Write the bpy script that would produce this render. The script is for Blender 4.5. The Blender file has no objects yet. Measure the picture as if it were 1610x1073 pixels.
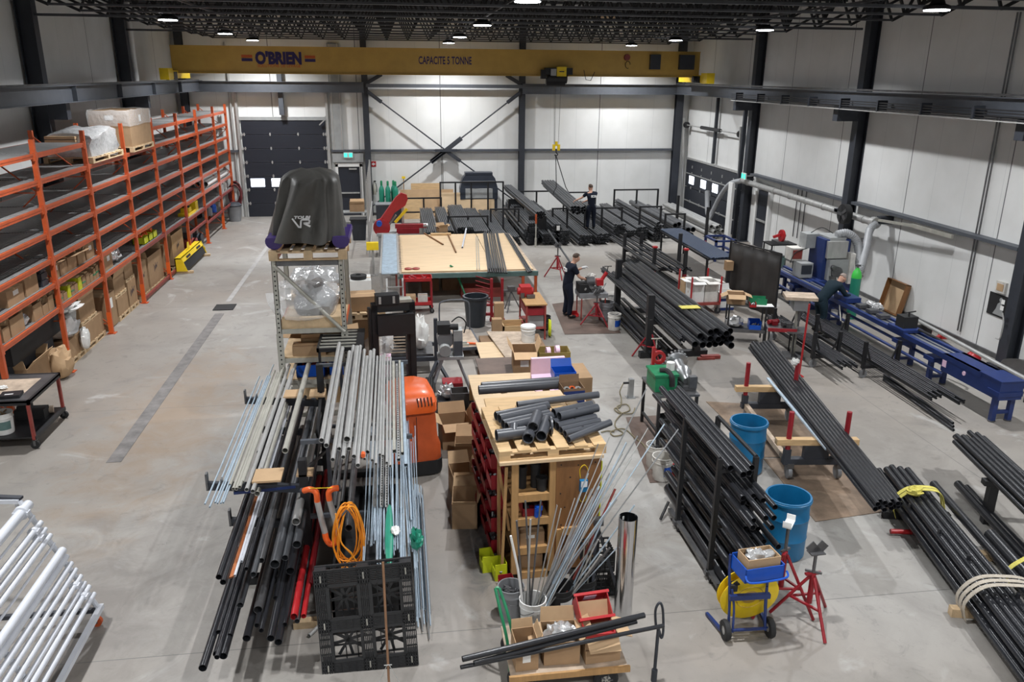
import bpy, math, random
from mathutils import Vector, Matrix, Euler, noise as mnoise
PI = math.pi
C = bpy.context.scene.collection
SC = bpy.context.scene
rnd = random.Random(7)
def V(*a):
	return Vector(a)
# ---------------------------------------------------------------- materials
def mat(name, col, rough=0.5, metal=0.0, var=0.10, scale=5.0, bump=0.0, bscale=40.0, spec=0.5,
		stretch=None, col2=None, alpha=None, coat=0.0):
	m = bpy.data.materials.new(name)
	m.use_nodes = True
	nt = m.node_tree
	N = nt.nodes
	L = nt.links
	b = N['Principled BSDF']
	b.inputs['Roughness'].default_value = rough
	b.inputs['Metallic'].default_value = metal
	b.inputs['Specular IOR Level'].default_value = spec
	if coat:
		b.inputs['Coat Weight'].default_value = coat
	tc = N.new('ShaderNodeTexCoord')
	mp = N.new('ShaderNodeMapping')
	if stretch:
		mp.inputs['Scale'].default_value = stretch
	nz = N.new('ShaderNodeTexNoise')
	nz.inputs['Scale'].default_value = scale
	nz.inputs['Detail'].default_value = 5
	nz.inputs['Roughness'].default_value = 0.6
	L.new(tc.outputs['Object'], mp.inputs['Vector'])
	L.new(mp.outputs['Vector'], nz.inputs['Vector'])
	rp = N.new('ShaderNodeValToRGB')
	c1 = [max(0, c * (1 - var)) for c in col]
	c2 = [min(1, c * (1 + var)) for c in (col2 or col)]
	rp.color_ramp.elements[0].position = 0.3
	rp.color_ramp.elements[1].position = 0.7
	rp.color_ramp.elements[0].color = (*c1, 1)
	rp.color_ramp.elements[1].color = (*c2, 1)
	L.new(nz.outputs['Fac'], rp.inputs['Fac'])
	L.new(rp.outputs['Color'], b.inputs['Base Color'])
	if bump:
		n2 = N.new('ShaderNodeTexNoise')
		n2.inputs['Scale'].default_value = bscale
		bp = N.new('ShaderNodeBump')
		bp.inputs['Strength'].default_value = bump
		bp.inputs['Distance'].default_value = 0.02
		L.new(mp.outputs['Vector'], n2.inputs['Vector'])
		L.new(n2.outputs['Fac'], bp.inputs['Height'])
		L.new(bp.outputs['Normal'], b.inputs['Normal'])
	if alpha is not None:
		b.inputs['Alpha'].default_value = alpha
	return m
def emat(name, col, strength):
	m = bpy.data.materials.new(name)
	m.use_nodes = True
	b = m.node_tree.nodes['Principled BSDF']
	b.inputs['Base Color'].default_value = (*col, 1)
	b.inputs['Emission Color'].default_value = (*col, 1)
	b.inputs['Emission Strength'].default_value = strength
	return m
def clear_film(name, tint=(0.9, 0.92, 0.93), alpha=0.35, rough=0.12):
	m = mat(name, tint, rough, 0, 0.05, 9, bump=0.9, bscale=14, alpha=alpha, spec=0.8)
	return m
M = {}
M['charcoal'] = mat('charcoal_painted_steel', (0.030, 0.034, 0.044), 0.55, 0, 0.12)
M['beam_grey'] = mat('slate_painted_steel', (0.075, 0.083, 0.098), 0.5, 0, 0.10)
M['black'] = mat('black_steel', (0.013, 0.013, 0.015), 0.5, 0, 0.2)
M['truss'] = mat('black_truss_paint', (0.050, 0.052, 0.058), 0.45, 0, 0.2, spec=0.5)
M['black_pipe'] = mat('black_lacquered_pipe', (0.022, 0.023, 0.027), 0.30, 0.15, 0.3, 3, stretch=(1, 1, 0.3))
M['grey_pipe'] = mat('grey_steel_pipe', (0.075, 0.08, 0.088), 0.36, 0.35, 0.25, 3, stretch=(1, 1, 0.3))
M['bundle_pipe'] = mat('dull_black_pipe', (0.085, 0.088, 0.095), 0.36, 0.35, 0.25, 3)
M['galv'] = mat('galvanised_steel', (0.46, 0.46, 0.45), 0.42, 0.45, 0.15, 9, stretch=(1, 1, 0.25))
M['galv_dull'] = mat('weathered_galvanised_steel', (0.44, 0.43, 0.38), 0.5, 0.3, 0.18, 6, stretch=(1, 1, 0.25))
M['zinc'] = mat('bright_zinc', (0.47, 0.57, 0.66), 0.36, 0.4, 0.15, 8)
M['steel'] = mat('bare_steel', (0.40, 0.41, 0.42), 0.32, 0.75, 0.15)
M['steel_dark'] = mat('raw_dark_steel', (0.14, 0.14, 0.145), 0.38, 0.6, 0.25)
M['chrome'] = mat('polished_sheet_metal', (0.62, 0.63, 0.65), 0.16, 1.0, 0.06)
M['copper'] = mat('copper_tube', (0.70, 0.26, 0.11), 0.32, 0.7, 0.12)
M['orange'] = mat('orange_rack_paint', (0.50, 0.088, 0.024), 0.42, 0, 0.12)
M['orange_bright'] = mat('orange_truck_cowl', (0.80, 0.125, 0.02), 0.36, 0, 0.05, coat=0.2)
M['maroon'] = mat('faded_red_beam', (0.27, 0.045, 0.035), 0.5, 0, 0.2)
M['red'] = mat('red_paint', (0.27, 0.012, 0.020), 0.4, 0, 0.15)
M['red_bright'] = mat('bright_red_paint', (0.42, 0.018, 0.022), 0.35, 0, 0.1)
M['yellow'] = mat('yellow_paint', (0.85, 0.60, 0.015), 0.42, 0, 0.08)
M['crane'] = mat('crane_ochre_paint', (0.54, 0.34, 0.07), 0.5, 0, 0.08, 2)
M['lime'] = mat('lime_plastic', (0.55, 0.60, 0.015), 0.5, 0, 0.08)
M['blue'] = mat('machine_blue_paint', (0.014, 0.032, 0.135), 0.4, 0, 0.15)
M['blue_bright'] = mat('royal_blue_paint', (0.006, 0.080, 0.46), 0.35, 0, 0.08)
M['drum_blue'] = mat('blue_drum_plastic', (0.006, 0.135, 0.30), 0.38, 0, 0.12, 2)
M['green'] = mat('green_paint', (0.012, 0.20, 0.085), 0.4, 0, 0.2)
M['teal'] = mat('dull_teal_paint', (0.11, 0.19, 0.18), 0.5, 0, 0.15)
M['cyl_green'] = mat('gas_cylinder_green', (0.02, 0.23, 0.15), 0.38, 0, 0.08)
M['cyl_lime'] = mat('gas_cylinder_bright_green', (0.06, 0.60, 0.08), 0.35, 0, 0.05)
M['card'] = mat('brown_cardboard', (0.36, 0.235, 0.135), 0.8, 0, 0.10, 4, spec=0.2)
M['card_light'] = mat('light_cardboard', (0.50, 0.34, 0.20), 0.8, 0, 0.08, 4, spec=0.2)
M['card_dark'] = mat('dark_cardboard_inside', (0.22, 0.14, 0.085), 0.85, 0, 0.10, 4, spec=0.2)
M['pine'] = mat('pine_board', (0.55, 0.37, 0.19), 0.65, 0, 0.18, 6, stretch=(0.6, 6, 6))
M['plywood'] = mat('plywood_sheet', (0.60, 0.44, 0.27), 0.6, 0, 0.12, 3, stretch=(0.5, 5, 1))
M['ply_brown'] = mat('oiled_plywood', (0.21, 0.095, 0.033), 0.5, 0, 0.25, 3, stretch=(4, 4, 0.7))
M['ply_grey'] = mat('worn_plywood', (0.42, 0.33, 0.25), 0.7, 0, 0.3, 5)
M['lumber'] = mat('lumber_stud', (0.42, 0.24, 0.095), 0.65, 0, 0.15, 5, stretch=(5, 5, 0.7))
M['pallet_wood'] = mat('pallet_wood', (0.55, 0.40, 0.24), 0.75, 0, 0.2, 6)
M['dirt_ply'] = mat('oil_stained_floor_sheet', (0.21, 0.150, 0.105), 0.7, 0, 0.6, 1.4, bump=0.1)
M['brown_sheet'] = mat('brown_hardboard', (0.115, 0.078, 0.062), 0.6, 0, 0.3, 2)
M['white'] = mat('white_plastic', (0.74, 0.74, 0.72), 0.45, 0, 0.05)
M['white_metal'] = mat('white_coated_tube', (0.60, 0.62, 0.67), 0.35, 0, 0.06)
M['dirty_white'] = mat('dusty_white_pail', (0.62, 0.60, 0.56), 0.55, 0, 0.2, 5)
M['paper'] = mat('white_paper', (0.80, 0.80, 0.78), 0.8, 0, 0.03)
M['grey'] = mat('grey_plastic', (0.22, 0.225, 0.235), 0.5, 0, 0.1)
M['grey_mid'] = mat('grey_cabinet_paint', (0.33, 0.34, 0.34), 0.5, 0, 0.12)
M['bin_dark'] = mat('dark_slate_bin', (0.02, 0.026, 0.034), 0.42, 0, 0.1)
M['rubber'] = mat('black_rubber', (0.014, 0.014, 0.015), 0.75, 0, 0.2)
M['plastic_black'] = mat('black_pallet_plastic', (0.022, 0.023, 0.025), 0.45, 0, 0.15)
M['pvc'] = mat('dark_grey_pvc', (0.060, 0.064, 0.075), 0.36, 0, 0.15, 3)
M['foam_pink'] = mat('pink_foam_board', (0.80, 0.55, 0.70), 0.7, 0, 0.05)
M['tarp'] = mat('charcoal_tarpaulin', (0.088, 0.085, 0.078), 0.5, 0, 0.10, 3, bump=0.15, bscale=20)
M['purple'] = mat('purple_cradle_paint', (0.045, 0.022, 0.15), 0.4, 0, 0.1)
M['curtain'] = mat('welding_curtain', (0.040, 0.036, 0.034), 0.5, 0, 0.3, 1.5, bump=0.2, bscale=6)
M['film'] = clear_film('clear_plastic_film')
M['film_thin'] = clear_film('thin_plastic_bag', alpha=0.5)
M['film_silver'] = mat('crumpled_silver_wrap', (0.60, 0.60, 0.60), 0.22, 0.5, 0.15, 7, bump=0.9, bscale=12)
M['navy'] = mat('navy_work_cloth', (0.010, 0.013, 0.024), 0.85, 0, 0.15, 20, spec=0.2)
M['navy2'] = mat('dark_teal_overall_cloth', (0.010, 0.022, 0.032), 0.85, 0, 0.15, 20, spec=0.2)
M['skin'] = mat('skin', (0.55, 0.31, 0.22), 0.55, 0, 0.06, 12)
M['hair'] = mat('brown_hair', (0.060, 0.036, 0.022), 0.7, 0, 0.3, 60)
M['hair_grey'] = mat('short_grey_hair', (0.30, 0.24, 0.21), 0.7, 0, 0.2, 60)
M['glove'] = mat('pale_work_glove', (0.55, 0.55, 0.55), 0.8, 0, 0.2, 20)
M['ink_dark'] = mat('dark_ink', (0.02, 0.02, 0.05), 0.6, 0, 0.02)
M['ink_navy'] = mat('navy_ink', (0.025, 0.014, 0.10), 0.6, 0, 0.02)
M['ink_red'] = mat('red_orange_ink', (0.55, 0.10, 0.015), 0.6, 0, 0.02)
M['ink_white'] = mat('white_ink', (0.75, 0.75, 0.75), 0.6, 0, 0.02)
M['sign_green'] = mat('sign_green', (0.0, 0.32, 0.22), 0.4, 0, 0.02)
M['rope'] = mat('pale_webbing', (0.45, 0.40, 0.33), 0.85, 0, 0.2, 15)
M['strap_yellow'] = mat('yellow_webbing', (0.62, 0.55, 0.12), 0.8, 0, 0.15, 15)
M['cord_orange'] = mat('orange_cord', (0.90, 0.32, 0.02), 0.5, 0, 0.05)
M['hose_red'] = mat('dark_red_hose', (0.13, 0.022, 0.025), 0.6, 0, 0.2)
M['duct'] = mat('grey_flexible_duct', (0.36, 0.37, 0.385), 0.5, 0.1, 0.1)
M['olive_cord'] = mat('tan_power_cord', (0.20, 0.17, 0.10), 0.7, 0, 0.2)
# ---------------------------------------------------------------- mesh builder
def ortho(d):
	d = d.normalized()
	u = Vector((0, 0, 1)) if abs(d.z) < 0.95 else Vector((1, 0, 0))
	x = u.cross(d).normalized()
	y = d.cross(x).normalized()
	return x, y, d
class MB:
	def __init__(self):
		self.v = []
		self.f = []
		self.mi = []
		self.cur = 0
	def add(self, vs, fs):
		b = len(self.v)
		self.v.extend([Vector(p) for p in vs])
		for f in fs:
			self.f.append([b + i for i in f])
			self.mi.append(self.cur)
		return self
	def box(self, c, s, rz=0.0, R=None):
		hx, hy, hz = s[0] / 2, s[1] / 2, s[2] / 2
		R = R or Matrix.Rotation(rz, 3, 'Z')
		c = Vector(c)
		vs = [c + R @ Vector((x, y, z)) for z in (-hz, hz) for x, y in ((-hx, -hy), (hx, -hy), (hx, hy), (-hx, hy))]
		return self.add(vs, [(3, 2, 1, 0), (4, 5, 6, 7), (0, 1, 5, 4), (1, 2, 6, 5), (2, 3, 7, 6), (3, 0, 4, 7)])
	def bx(self, x0, x1, y0, y1, z0, z1):
		return self.box(((x0 + x1) / 2, (y0 + y1) / 2, (z0 + z1) / 2), (x1 - x0, y1 - y0, z1 - z0))
	def bar(self, p, q, w, h=None):
		p, q = Vector(p), Vector(q)
		h = h or w
		x, y, d = ortho(q - p)
		R = Matrix((x, y, d)).transposed()
		return self.box((p + q) / 2, (w, h, (q - p).length), R=R)
	def cyl(self, p, q, r, r2=None, n=12, caps=True):
		p, q = Vector(p), Vector(q)
		r2 = r if r2 is None else r2
		x, y, d = ortho(q - p)
		vs = []
		for c, rr in ((p, r), (q, r2)):
			for i in range(n):
				a = 2 * PI * i / n
				vs.append(c + x * (rr * math.cos(a)) + y * (rr * math.sin(a)))
		fs = [(i, (i + 1) % n, n + (i + 1) % n, n + i) for i in range(n)]
		if caps:
			fs += [tuple(reversed(range(n))), tuple(range(n, 2 * n))]
		return self.add(vs, fs)
	def pipe(self, p, q, r, t=None, n=14):
		p, q = Vector(p), Vector(q)
		t = t or max(0.003, r * 0.12)
		x, y, d = ortho(q - p)
		vs = []
		for c, rr in ((p, r), (q, r), (q, r - t), (p, r - t)):
			for i in range(n):
				a = 2 * PI * i / n
				vs.append(c + x * (rr * math.cos(a)) + y * (rr * math.sin(a)))
		fs = []
		for k in range(4):
			a, b = k * n, ((k + 1) % 4) * n
			fs += [(a + i, a + (i + 1) % n, b + (i + 1) % n, b + i) for i in range(n)]
		return self.add(vs, fs)
	def path(self, pts, r, n=8, closed=False, rs=None):
		pts = [Vector(p) for p in pts]
		m = len(pts)
		vs = []
		px = None
		for i, p in enumerate(pts):
			a = pts[(i - 1) % m] if (closed or i > 0) else p
			b = pts[(i + 1) % m] if (closed or i < m - 1) else p
			d = (b - a)
			if d.length < 1e-9:
				d = Vector((0, 0, 1))
			d.normalize()
			if px is None:
				x, y, _ = ortho(d)
			else:
				x = px - d * px.dot(d)
				if x.length < 1e-6:
					x, y, _ = ortho(d)
				x.normalize()
				y = d.cross(x)
			px = x
			rr = rs[i] if rs else r
			for k in range(n):
				t = 2 * PI * k / n
				vs.append(p + x * (rr * math.cos(t)) + y * (rr * math.sin(t)))
		fs = []
		for i in range(m if closed else m - 1):
			a, b = i * n, ((i + 1) % m) * n
			fs += [(a + k, a + (k + 1) % n, b + (k + 1) % n, b + k) for k in range(n)]
		if not closed:
			fs += [tuple(reversed(range(n))), tuple(range((m - 1) * n, m * n))]
		return self.add(vs, fs)
	def lathe(self, prof, n=20, X=None, cap0=False, cap1=False):
		X = X or Matrix.Identity(4)
		vs = []
		for r, z in prof:
			for i in range(n):
				a = 2 * PI * i / n
				vs.append(X @ Vector((r * math.cos(a), r * math.sin(a), z)))
		fs = []
		for j in range(len(prof) - 1):
			a, b = j * n, (j + 1) * n
			fs += [(a + i, a + (i + 1) % n, b + (i + 1) % n, b + i) for i in range(n)]
		if cap0:
			fs.append(tuple(reversed(range(n))))
		if cap1:
			fs.append(tuple(range((len(prof) - 1) * n, len(prof) * n)))
		return self.add(vs, fs)
	def prism(self, poly, d, X=None):
		"""polygon in the local XY plane, extruded to z = d"""
		X = X or Matrix.Identity(4)
		n = len(poly)
		vs = [X @ Vector((x, y, 0)) for x, y in poly] + [X @ Vector((x, y, d)) for x, y in poly]
		fs = [tuple(reversed(range(n))), tuple(range(n, 2 * n))]
		fs += [(i, (i + 1) % n, n + (i + 1) % n, n + i) for i in range(n)]
		return self.add(vs, fs)
	def strip(self, pts, w, t, side):
		"""flat webbing along pts; side = direction of its width"""
		s = Vector(side).normalized()
		m = len(pts)
		vs = []
		for i, p in enumerate(pts):
			p = Vector(p)
			a = Vector(pts[max(0, i - 1)])
			b = Vector(pts[min(m - 1, i + 1)])
			d = (b - a).normalized()
			nn = d.cross(s).normalized()
			for u, k in ((-1, -1), (1, -1), (1, 1), (-1, 1)):
				vs.append(p + s * (u * w / 2) + nn * (k * t / 2))
		fs = []
		for i in range(m - 1):
			a, b = i * 4, (i + 1) * 4
			fs += [(a + k, a + (k + 1) % 4, b + (k + 1) % 4, b + k) for k in range(4)]
		fs += [(3, 2, 1, 0), tuple((m - 1) * 4 + k for k in range(4))]
		return self.add(vs, fs)
	def mesh(self, name, mats, smooth=True):
		me = bpy.data.meshes.new(name)
		me.from_pydata([tuple(p) for p in self.v], [], self.f)
		for m in (mats if isinstance(mats, (list, tuple)) else [mats]):
			me.materials.append(m)
		if isinstance(mats, (list, tuple)):
			me.polygons.foreach_set('material_index', self.mi)
		if smooth:
			me.polygons.foreach_set('use_smooth', [True] * len(me.polygons))
			me.set_sharp_from_angle(angle=math.radians(38))
		me.validate()
		me.update()
		return me
	def build(self, name, mats, parent=None, loc=None, rz=0.0, smooth=True):
		o = bpy.data.objects.new(name, self.mesh(name, mats, smooth))
		C.objects.link(o)
		if loc is not None:
			o.location = loc
		o.rotation_euler = (0, 0, rz)
		if parent is not None:
			o.parent = parent
		return o
def tag(o, label, cat, group=None):
	o['label'] = label
	o['category'] = cat
	if group:
		o['group'] = group
	return o
def thing(name, label, cat, loc=(0, 0, 0), rz=0.0, group=None):
	o = bpy.data.objects.new(name, None)
	C.objects.link(o)
	o.empty_display_size = 0.1
	o.location = loc
	o.rotation_euler = (0, 0, rz)
	return tag(o, label, cat, group)
def struct(name, mb, m, loc=None, rz=0.0, parent=None, smooth=True):
	o = mb.build(name, m, parent, loc, rz, smooth)
	if parent is None:
		o['kind'] = 'structure'
	return o
def dup(root, loc, rz=0.0, label=None, group=None, scale=None):
	r = root.copy()
	C.objects.link(r)
	r.location = loc
	r.rotation_euler = (0, 0, rz)
	if scale:
		r.scale = scale
	if label:
		r['label'] = label
	if group:
		r['group'] = group
	for ch in list(root.children):
		c = ch.copy()
		C.objects.link(c)
		c.parent = r
		for g in list(ch.children):
			d = g.copy()
			C.objects.link(d)
			d.parent = c
	return r
_pm = {}
def pipe(p, q, r, m, label, group=None, name='steel_pipe', cat='pipe', t=None, n=14, solid=False):
	p, q = Vector(p), Vector(q)
	Ln = round((q - p).length, 1)
	key = (round(r, 3), Ln, m.name, n, solid, t)
	if key not in _pm:
		b = MB()
		if solid:
			b.cyl((0, 0, 0), (0, 0, Ln), r, n=n)
		else:
			b.pipe((0, 0, 0), (0, 0, Ln), r, t, n)
		_pm[key] = b.mesh(name, m)
	o = bpy.data.objects.new(name, _pm[key])
	C.objects.link(o)
	o.location = p
	o.rotation_euler = (q - p).to_track_quat('Z', 'Y').to_euler()
	return tag(o, label, cat, group)
_font_cache = {}
def text(body, size, m, name, parent=None, X=None, ext=0.003, sx=1.0, bold=0.0, shear=0.0):
	cu = bpy.data.curves.new(name, 'FONT')
	cu.body = body
	cu.size = size
	cu.extrude = ext
	cu.offset = bold
	cu.shear = shear
	cu.align_x = 'CENTER'
	cu.align_y = 'CENTER'
	cu.resolution_u = 3
	t = bpy.data.objects.new(name, cu)
	C.objects.link(t)
	me = bpy.data.meshes.new_from_object(t.evaluated_get(bpy.context.evaluated_depsgraph_get()))
	bpy.data.objects.remove(t)
	bpy.data.curves.remove(cu)
	me.materials.clear()
	me.materials.append(m)
	me.transform(Matrix.Diagonal((sx, 1, 1, 1)))
	if X is not None:
		me.transform(X)
	o = bpy.data.objects.new(name, me)
	C.objects.link(o)
	if parent is not None:
		o.parent = parent
	return o
def scrawl(o, pts, w, m, name, X):
	"""hand-drawn or printed mark: a flat stroke through pts on the local XY plane of X"""
	z = (X.to_3x3() @ V(0, 0, 1)).normalized()
	P = [X @ V(x, y, .002) for x, y in pts]
	b = MB()
	for p, q in zip(P, P[1:]):
		d = (q - p).normalized()
		s = d.cross(z) * (w / 2)
		p2, q2 = p - d * w * .3, q + d * w * .3
		b.add([p2 - s, p2 + s, q2 + s, q2 - s, p2 - s + z * .002, p2 + s + z * .002, q2 + s + z * .002, q2 - s + z * .002], [(3, 2, 1, 0), (4, 5, 6, 7), (0, 1, 5, 4), (1, 2, 6, 5), (2, 3, 7, 6), (3, 0, 4, 7)])
	return b.build(name, m, o, smooth=False)
def XF(o, x, y):
	"""4x4 frame: origin o, local x and y directions"""
	x = Vector(x).normalized()
	y = Vector(y)
	y = (y - x * y.dot(x)).normalized()
	z = x.cross(y)
	R = Matrix((x, y, z)).transposed().to_4x4()
	R.translation = Vector(o)
	return R
def lerp(a, b, t):
	return Vector(a) * (1 - t) + Vector(b) * t
def bez(p0, p1, p2, p3, n=12):
	out = []
	for i in range(n + 1):
		t = i / n
		u = 1 - t
		out.append(Vector(p0) * u ** 3 + Vector(p1) * 3 * u * u * t + Vector(p2) * 3 * u * t * t + Vector(p3) * t ** 3)
	return out
def smoothpts(pts, k=6, closed=False):
	"""Catmull-Rom through pts"""
	P = [Vector(p) for p in pts]
	n = len(P)
	out = []
	for i in range(n if closed else n - 1):
		a = P[(i - 1) % n] if (closed or i > 0) else P[i]
		b = P[i]
		c = P[(i + 1) % n]
		d = P[(i + 2) % n] if (closed or i < n - 2) else c
		for j in range(k):
			t = j / k
			out.append(0.5 * ((2 * b) + (c - a) * t + (2 * a - 5 * b + 4 * c - d) * t * t + (3 * b - a - 3 * c + d) * t ** 3))
	if not closed:
		out.append(P[-1])
	return out
# ================================================================ the building
XL, XR, YB, YF, ZC = -9.1, 13.75, 37.85, -9.0, 8.6
def wall_mat(name, axis):
	m = bpy.data.materials.new(name)
	m.use_nodes = True
	nt = m.node_tree
	N, L = nt.nodes, nt.links
	b = N['Principled BSDF']
	b.inputs['Roughness'].default_value = 0.5
	b.inputs['Specular IOR Level'].default_value = 0.3
	tc = N.new('ShaderNodeTexCoord')
	sp = N.new('ShaderNodeSeparateXYZ')
	L.new(tc.outputs['Object'], sp.inputs[0])
	def seam(period, width, off):
		a = N.new('ShaderNodeMath')
		a.operation = 'ADD'
		a.inputs[1].default_value = 100 + off
		L.new(sp.outputs[axis], a.inputs[0])
		q = N.new('ShaderNodeMath')
		q.operation = 'MODULO'
		q.inputs[1].default_value = period
		L.new(a.outputs[0], q.inputs[0])
		c = N.new('ShaderNodeMath')
		c.operation = 'LESS_THAN'
		c.inputs[1].default_value = width
		L.new(q.outputs[0], c.inputs[0])
		return c.outputs[0]
	nz = N.new('ShaderNodeTexNoise')
	nz.inputs['Scale'].default_value = 1.2
	nz.inputs['Detail'].default_value = 6
	L.new(tc.outputs['Object'], nz.inputs['Vector'])
	rp = N.new('ShaderNodeValToRGB')
	rp.color_ramp.elements[0].position = 0.3
	rp.color_ramp.elements[1].position = 0.7
	rp.color_ramp.elements[0].color = (0.71, 0.715, 0.70, 1)
	rp.color_ramp.elements[1].color = (0.78, 0.785, 0.775, 1)
	L.new(nz.outputs['Fac'], rp.inputs['Fac'])
	col = rp.outputs['Color']
	for period, width, off, c in ((1.22, 0.012, 0.2, (0.60, 0.61, 0.61, 1)), (3.66, 0.03, 0.35, (0.13, 0.135, 0.14, 1))):
		mx = N.new('ShaderNodeMix')
		mx.data_type = 'RGBA'
		L.new(seam(period, width, off), mx.inputs['Factor'])
		L.new(col, mx.inputs['A'])
		mx.inputs['B'].default_value = c
		col = mx.outputs['Result']
	L.new(col, b.inputs['Base Color'])
	return m
def floor_mat():
	m = bpy.data.materials.new('power_trowelled_concrete')
	m.use_nodes = True
	nt = m.node_tree
	N, L = nt.nodes, nt.links
	b = N['Principled BSDF']
	b.inputs['Specular IOR Level'].default_value = 0.45
	tc = N.new('ShaderNodeTexCoord')
	def noise(scale, detail, rough, lo, hi, dist=0.0):
		n = N.new('ShaderNodeTexNoise')
		n.inputs['Scale'].default_value = scale
		n.inputs['Detail'].default_value = detail
		n.inputs['Roughness'].default_value = rough
		n.inputs['Distortion'].default_value = dist
		L.new(tc.outputs['Object'], n.inputs['Vector'])
		mr = N.new('ShaderNodeMapRange')
		mr.inputs['From Min'].default_value = lo
		mr.inputs['From Max'].default_value = hi
		L.new(n.outputs['Fac'], mr.inputs['Value'])
		return mr.outputs['Result']
	def mix(f, a, bcol, k=1.0):
		mx = N.new('ShaderNodeMix')
		mx.data_type = 'RGBA'
		if k != 1.0:
			mu = N.new('ShaderNodeMath')
			mu.operation = 'MULTIPLY'
			mu.inputs[1].default_value = k
			L.new(f, mu.inputs[0])
			f = mu.outputs[0]
		L.new(f, mx.inputs['Factor'])
		if isinstance(a, tuple):
			mx.inputs['A'].default_value = a
		else:
			L.new(a, mx.inputs['A'])
		mx.inputs['B'].default_value = bcol
		return mx.outputs['Result']
	c = mix(noise(0.16, 3, 0.5, 0.35, 0.65), (0.335, 0.322, 0.30, 1), (0.25, 0.218, 0.188, 1))
	c = mix(noise(0.9, 7, 0.65, 0.45, 0.72, 0.6), c, (0.22, 0.205, 0.19, 1), 0.75)
	c = mix(noise(2.6, 8, 0.7, 0.56, 0.72, 1.2), c, (0.13, 0.125, 0.118, 1), 0.6)
	c = mix(noise(14, 6, 0.7, 0.60, 0.75), c, (0.20, 0.19, 0.18, 1), 0.35)
	c = mix(noise(0.55, 5, 0.6, 0.60, 0.70, 2.0), c, (0.47, 0.465, 0.45, 1), 0.55)
	sp = N.new('ShaderNodeSeparateXYZ')
	L.new(tc.outputs['Object'], sp.inputs[0])
	# worn, dirty patches with their own outlines: aisle scuffs, oil by the machines, brown dust at the channel
	for cx, cy, rx, ry, dcol, k, sc in ((.95, 9.9, .28, 1.5, (.10, .10, .10, 1), 1.0, 3.0), (-4.3, 14.5, 1.6, 5.5, (.27, .20, .14, 1), .8, 1.3), (-3.8, 9.0, 1.8, 3.0, (.17, .15, .135, 1), .75, 1.6),
										(-1.0, 6.5, 4.0, 1.4, (.17, .155, .14, 1), .6, 1.5), (8.3, 12.2, 1.6, 2.6, (.20, .18, .16, 1), .6, 1.6), (5.0, 5.6, 2.0, 1.5, (.20, .185, .165, 1), .6, 1.8), (3.6, 12.5, .7, 5.0, (.46, .455, .44, 1), .7, 1.2)):
		ds = N.new('ShaderNodeVectorMath')
		ds.operation = 'SUBTRACT'
		ds.inputs[1].default_value = (cx, cy, 0)
		L.new(tc.outputs['Object'], ds.inputs[0])
		dm = N.new('ShaderNodeVectorMath')
		dm.operation = 'MULTIPLY'
		dm.inputs[1].default_value = (1 / rx, 1 / ry, 0)
		L.new(ds.outputs[0], dm.inputs[0])
		dl = N.new('ShaderNodeVectorMath')
		dl.operation = 'LENGTH'
		L.new(dm.outputs[0], dl.inputs[0])
		nn = N.new('ShaderNodeTexNoise')
		nn.inputs['Scale'].default_value = sc
		nn.inputs['Detail'].default_value = 7
		nn.inputs['Roughness'].default_value = .7
		nn.inputs['Distortion'].default_value = 1.0
		L.new(tc.outputs['Object'], nn.inputs['Vector'])
		ad = N.new('ShaderNodeMath')
		ad.operation = 'MULTIPLY_ADD'
		ad.inputs[1].default_value = 2.2
		ad.inputs[2].default_value = -.55
		L.new(nn.outputs['Fac'], ad.inputs[0])
		sb = N.new('ShaderNodeMath')
		sb.operation = 'SUBTRACT'
		L.new(ad.outputs[0], sb.inputs[0])
		L.new(dl.outputs['Value'], sb.inputs[1])
		mr = N.new('ShaderNodeMapRange')
		mr.inputs['From Min'].default_value = -.35
		mr.inputs['From Max'].default_value = .45
		L.new(sb.outputs[0], mr.inputs['Value'])
		c = mix(mr.outputs['Result'], c, dcol, k)
	c = mix(noise(3.5, 9, 0.8, 0.60, 0.66, 3.5), c, (0.12, 0.11, 0.10, 1), 0.45)
	for ax, period, off in ((0, 9.55, 5.31), (1, 7.35, 9.65)):
		a = N.new('ShaderNodeMath')
		a.operation = 'ADD'
		a.inputs[1].default_value = 100 + off
		L.new(sp.outputs[ax], a.inputs[0])
		q = N.new('ShaderNodeMath')
		q.operation = 'MODULO'
		q.inputs[1].default_value = period
		L.new(a.outputs[0], q.inputs[0])
		t = N.new('ShaderNodeMath')
		t.operation = 'LESS_THAN'
		t.inputs[1].default_value = 0.014
		L.new(q.outputs[0], t.inputs[0])
		c = mix(t.outputs[0], c, (0.13, 0.125, 0.12, 1), 0.8)
	L.new(c, b.inputs['Base Color'])
	rr = N.new('ShaderNodeMapRange')
	rr.inputs['To Min'].default_value = 0.36
	rr.inputs['To Max'].default_value = 0.62
	n = N.new('ShaderNodeTexNoise')
	n.inputs['Scale'].default_value = 1.1
	n.inputs['Detail'].default_value = 5
	L.new(tc.outputs['Object'], n.inputs['Vector'])
	L.new(n.outputs['Fac'], rr.inputs['Value'])
	L.new(rr.outputs['Result'], b.inputs['Roughness'])
	return m
M['floor'] = floor_mat()
M['wall_x'] = wall_mat('insulated_panel_side', 1)
M['wall_y'] = wall_mat('insulated_panel_back', 0)
M['deck'] = mat('dark_roof_deck', (0.012, 0.012, 0.013), 0.7, 0, 0.1)
M['door_navy'] = mat('navy_overhead_door', (0.017, 0.020, 0.030), 0.5, 0, 0.06)
M['daylight'] = emat('daylit_glazing', (0.80, 0.86, 1.0), 3.0)
struct('floor', MB().bx(XL - .3, XR + .3, YF - .3, YB + .3, -0.3, 0), M['floor'])
struct('ceiling', MB().bx(XL - .3, XR + .3, YF - .3, YB + .3, ZC, ZC + .2), M['deck'])
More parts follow.
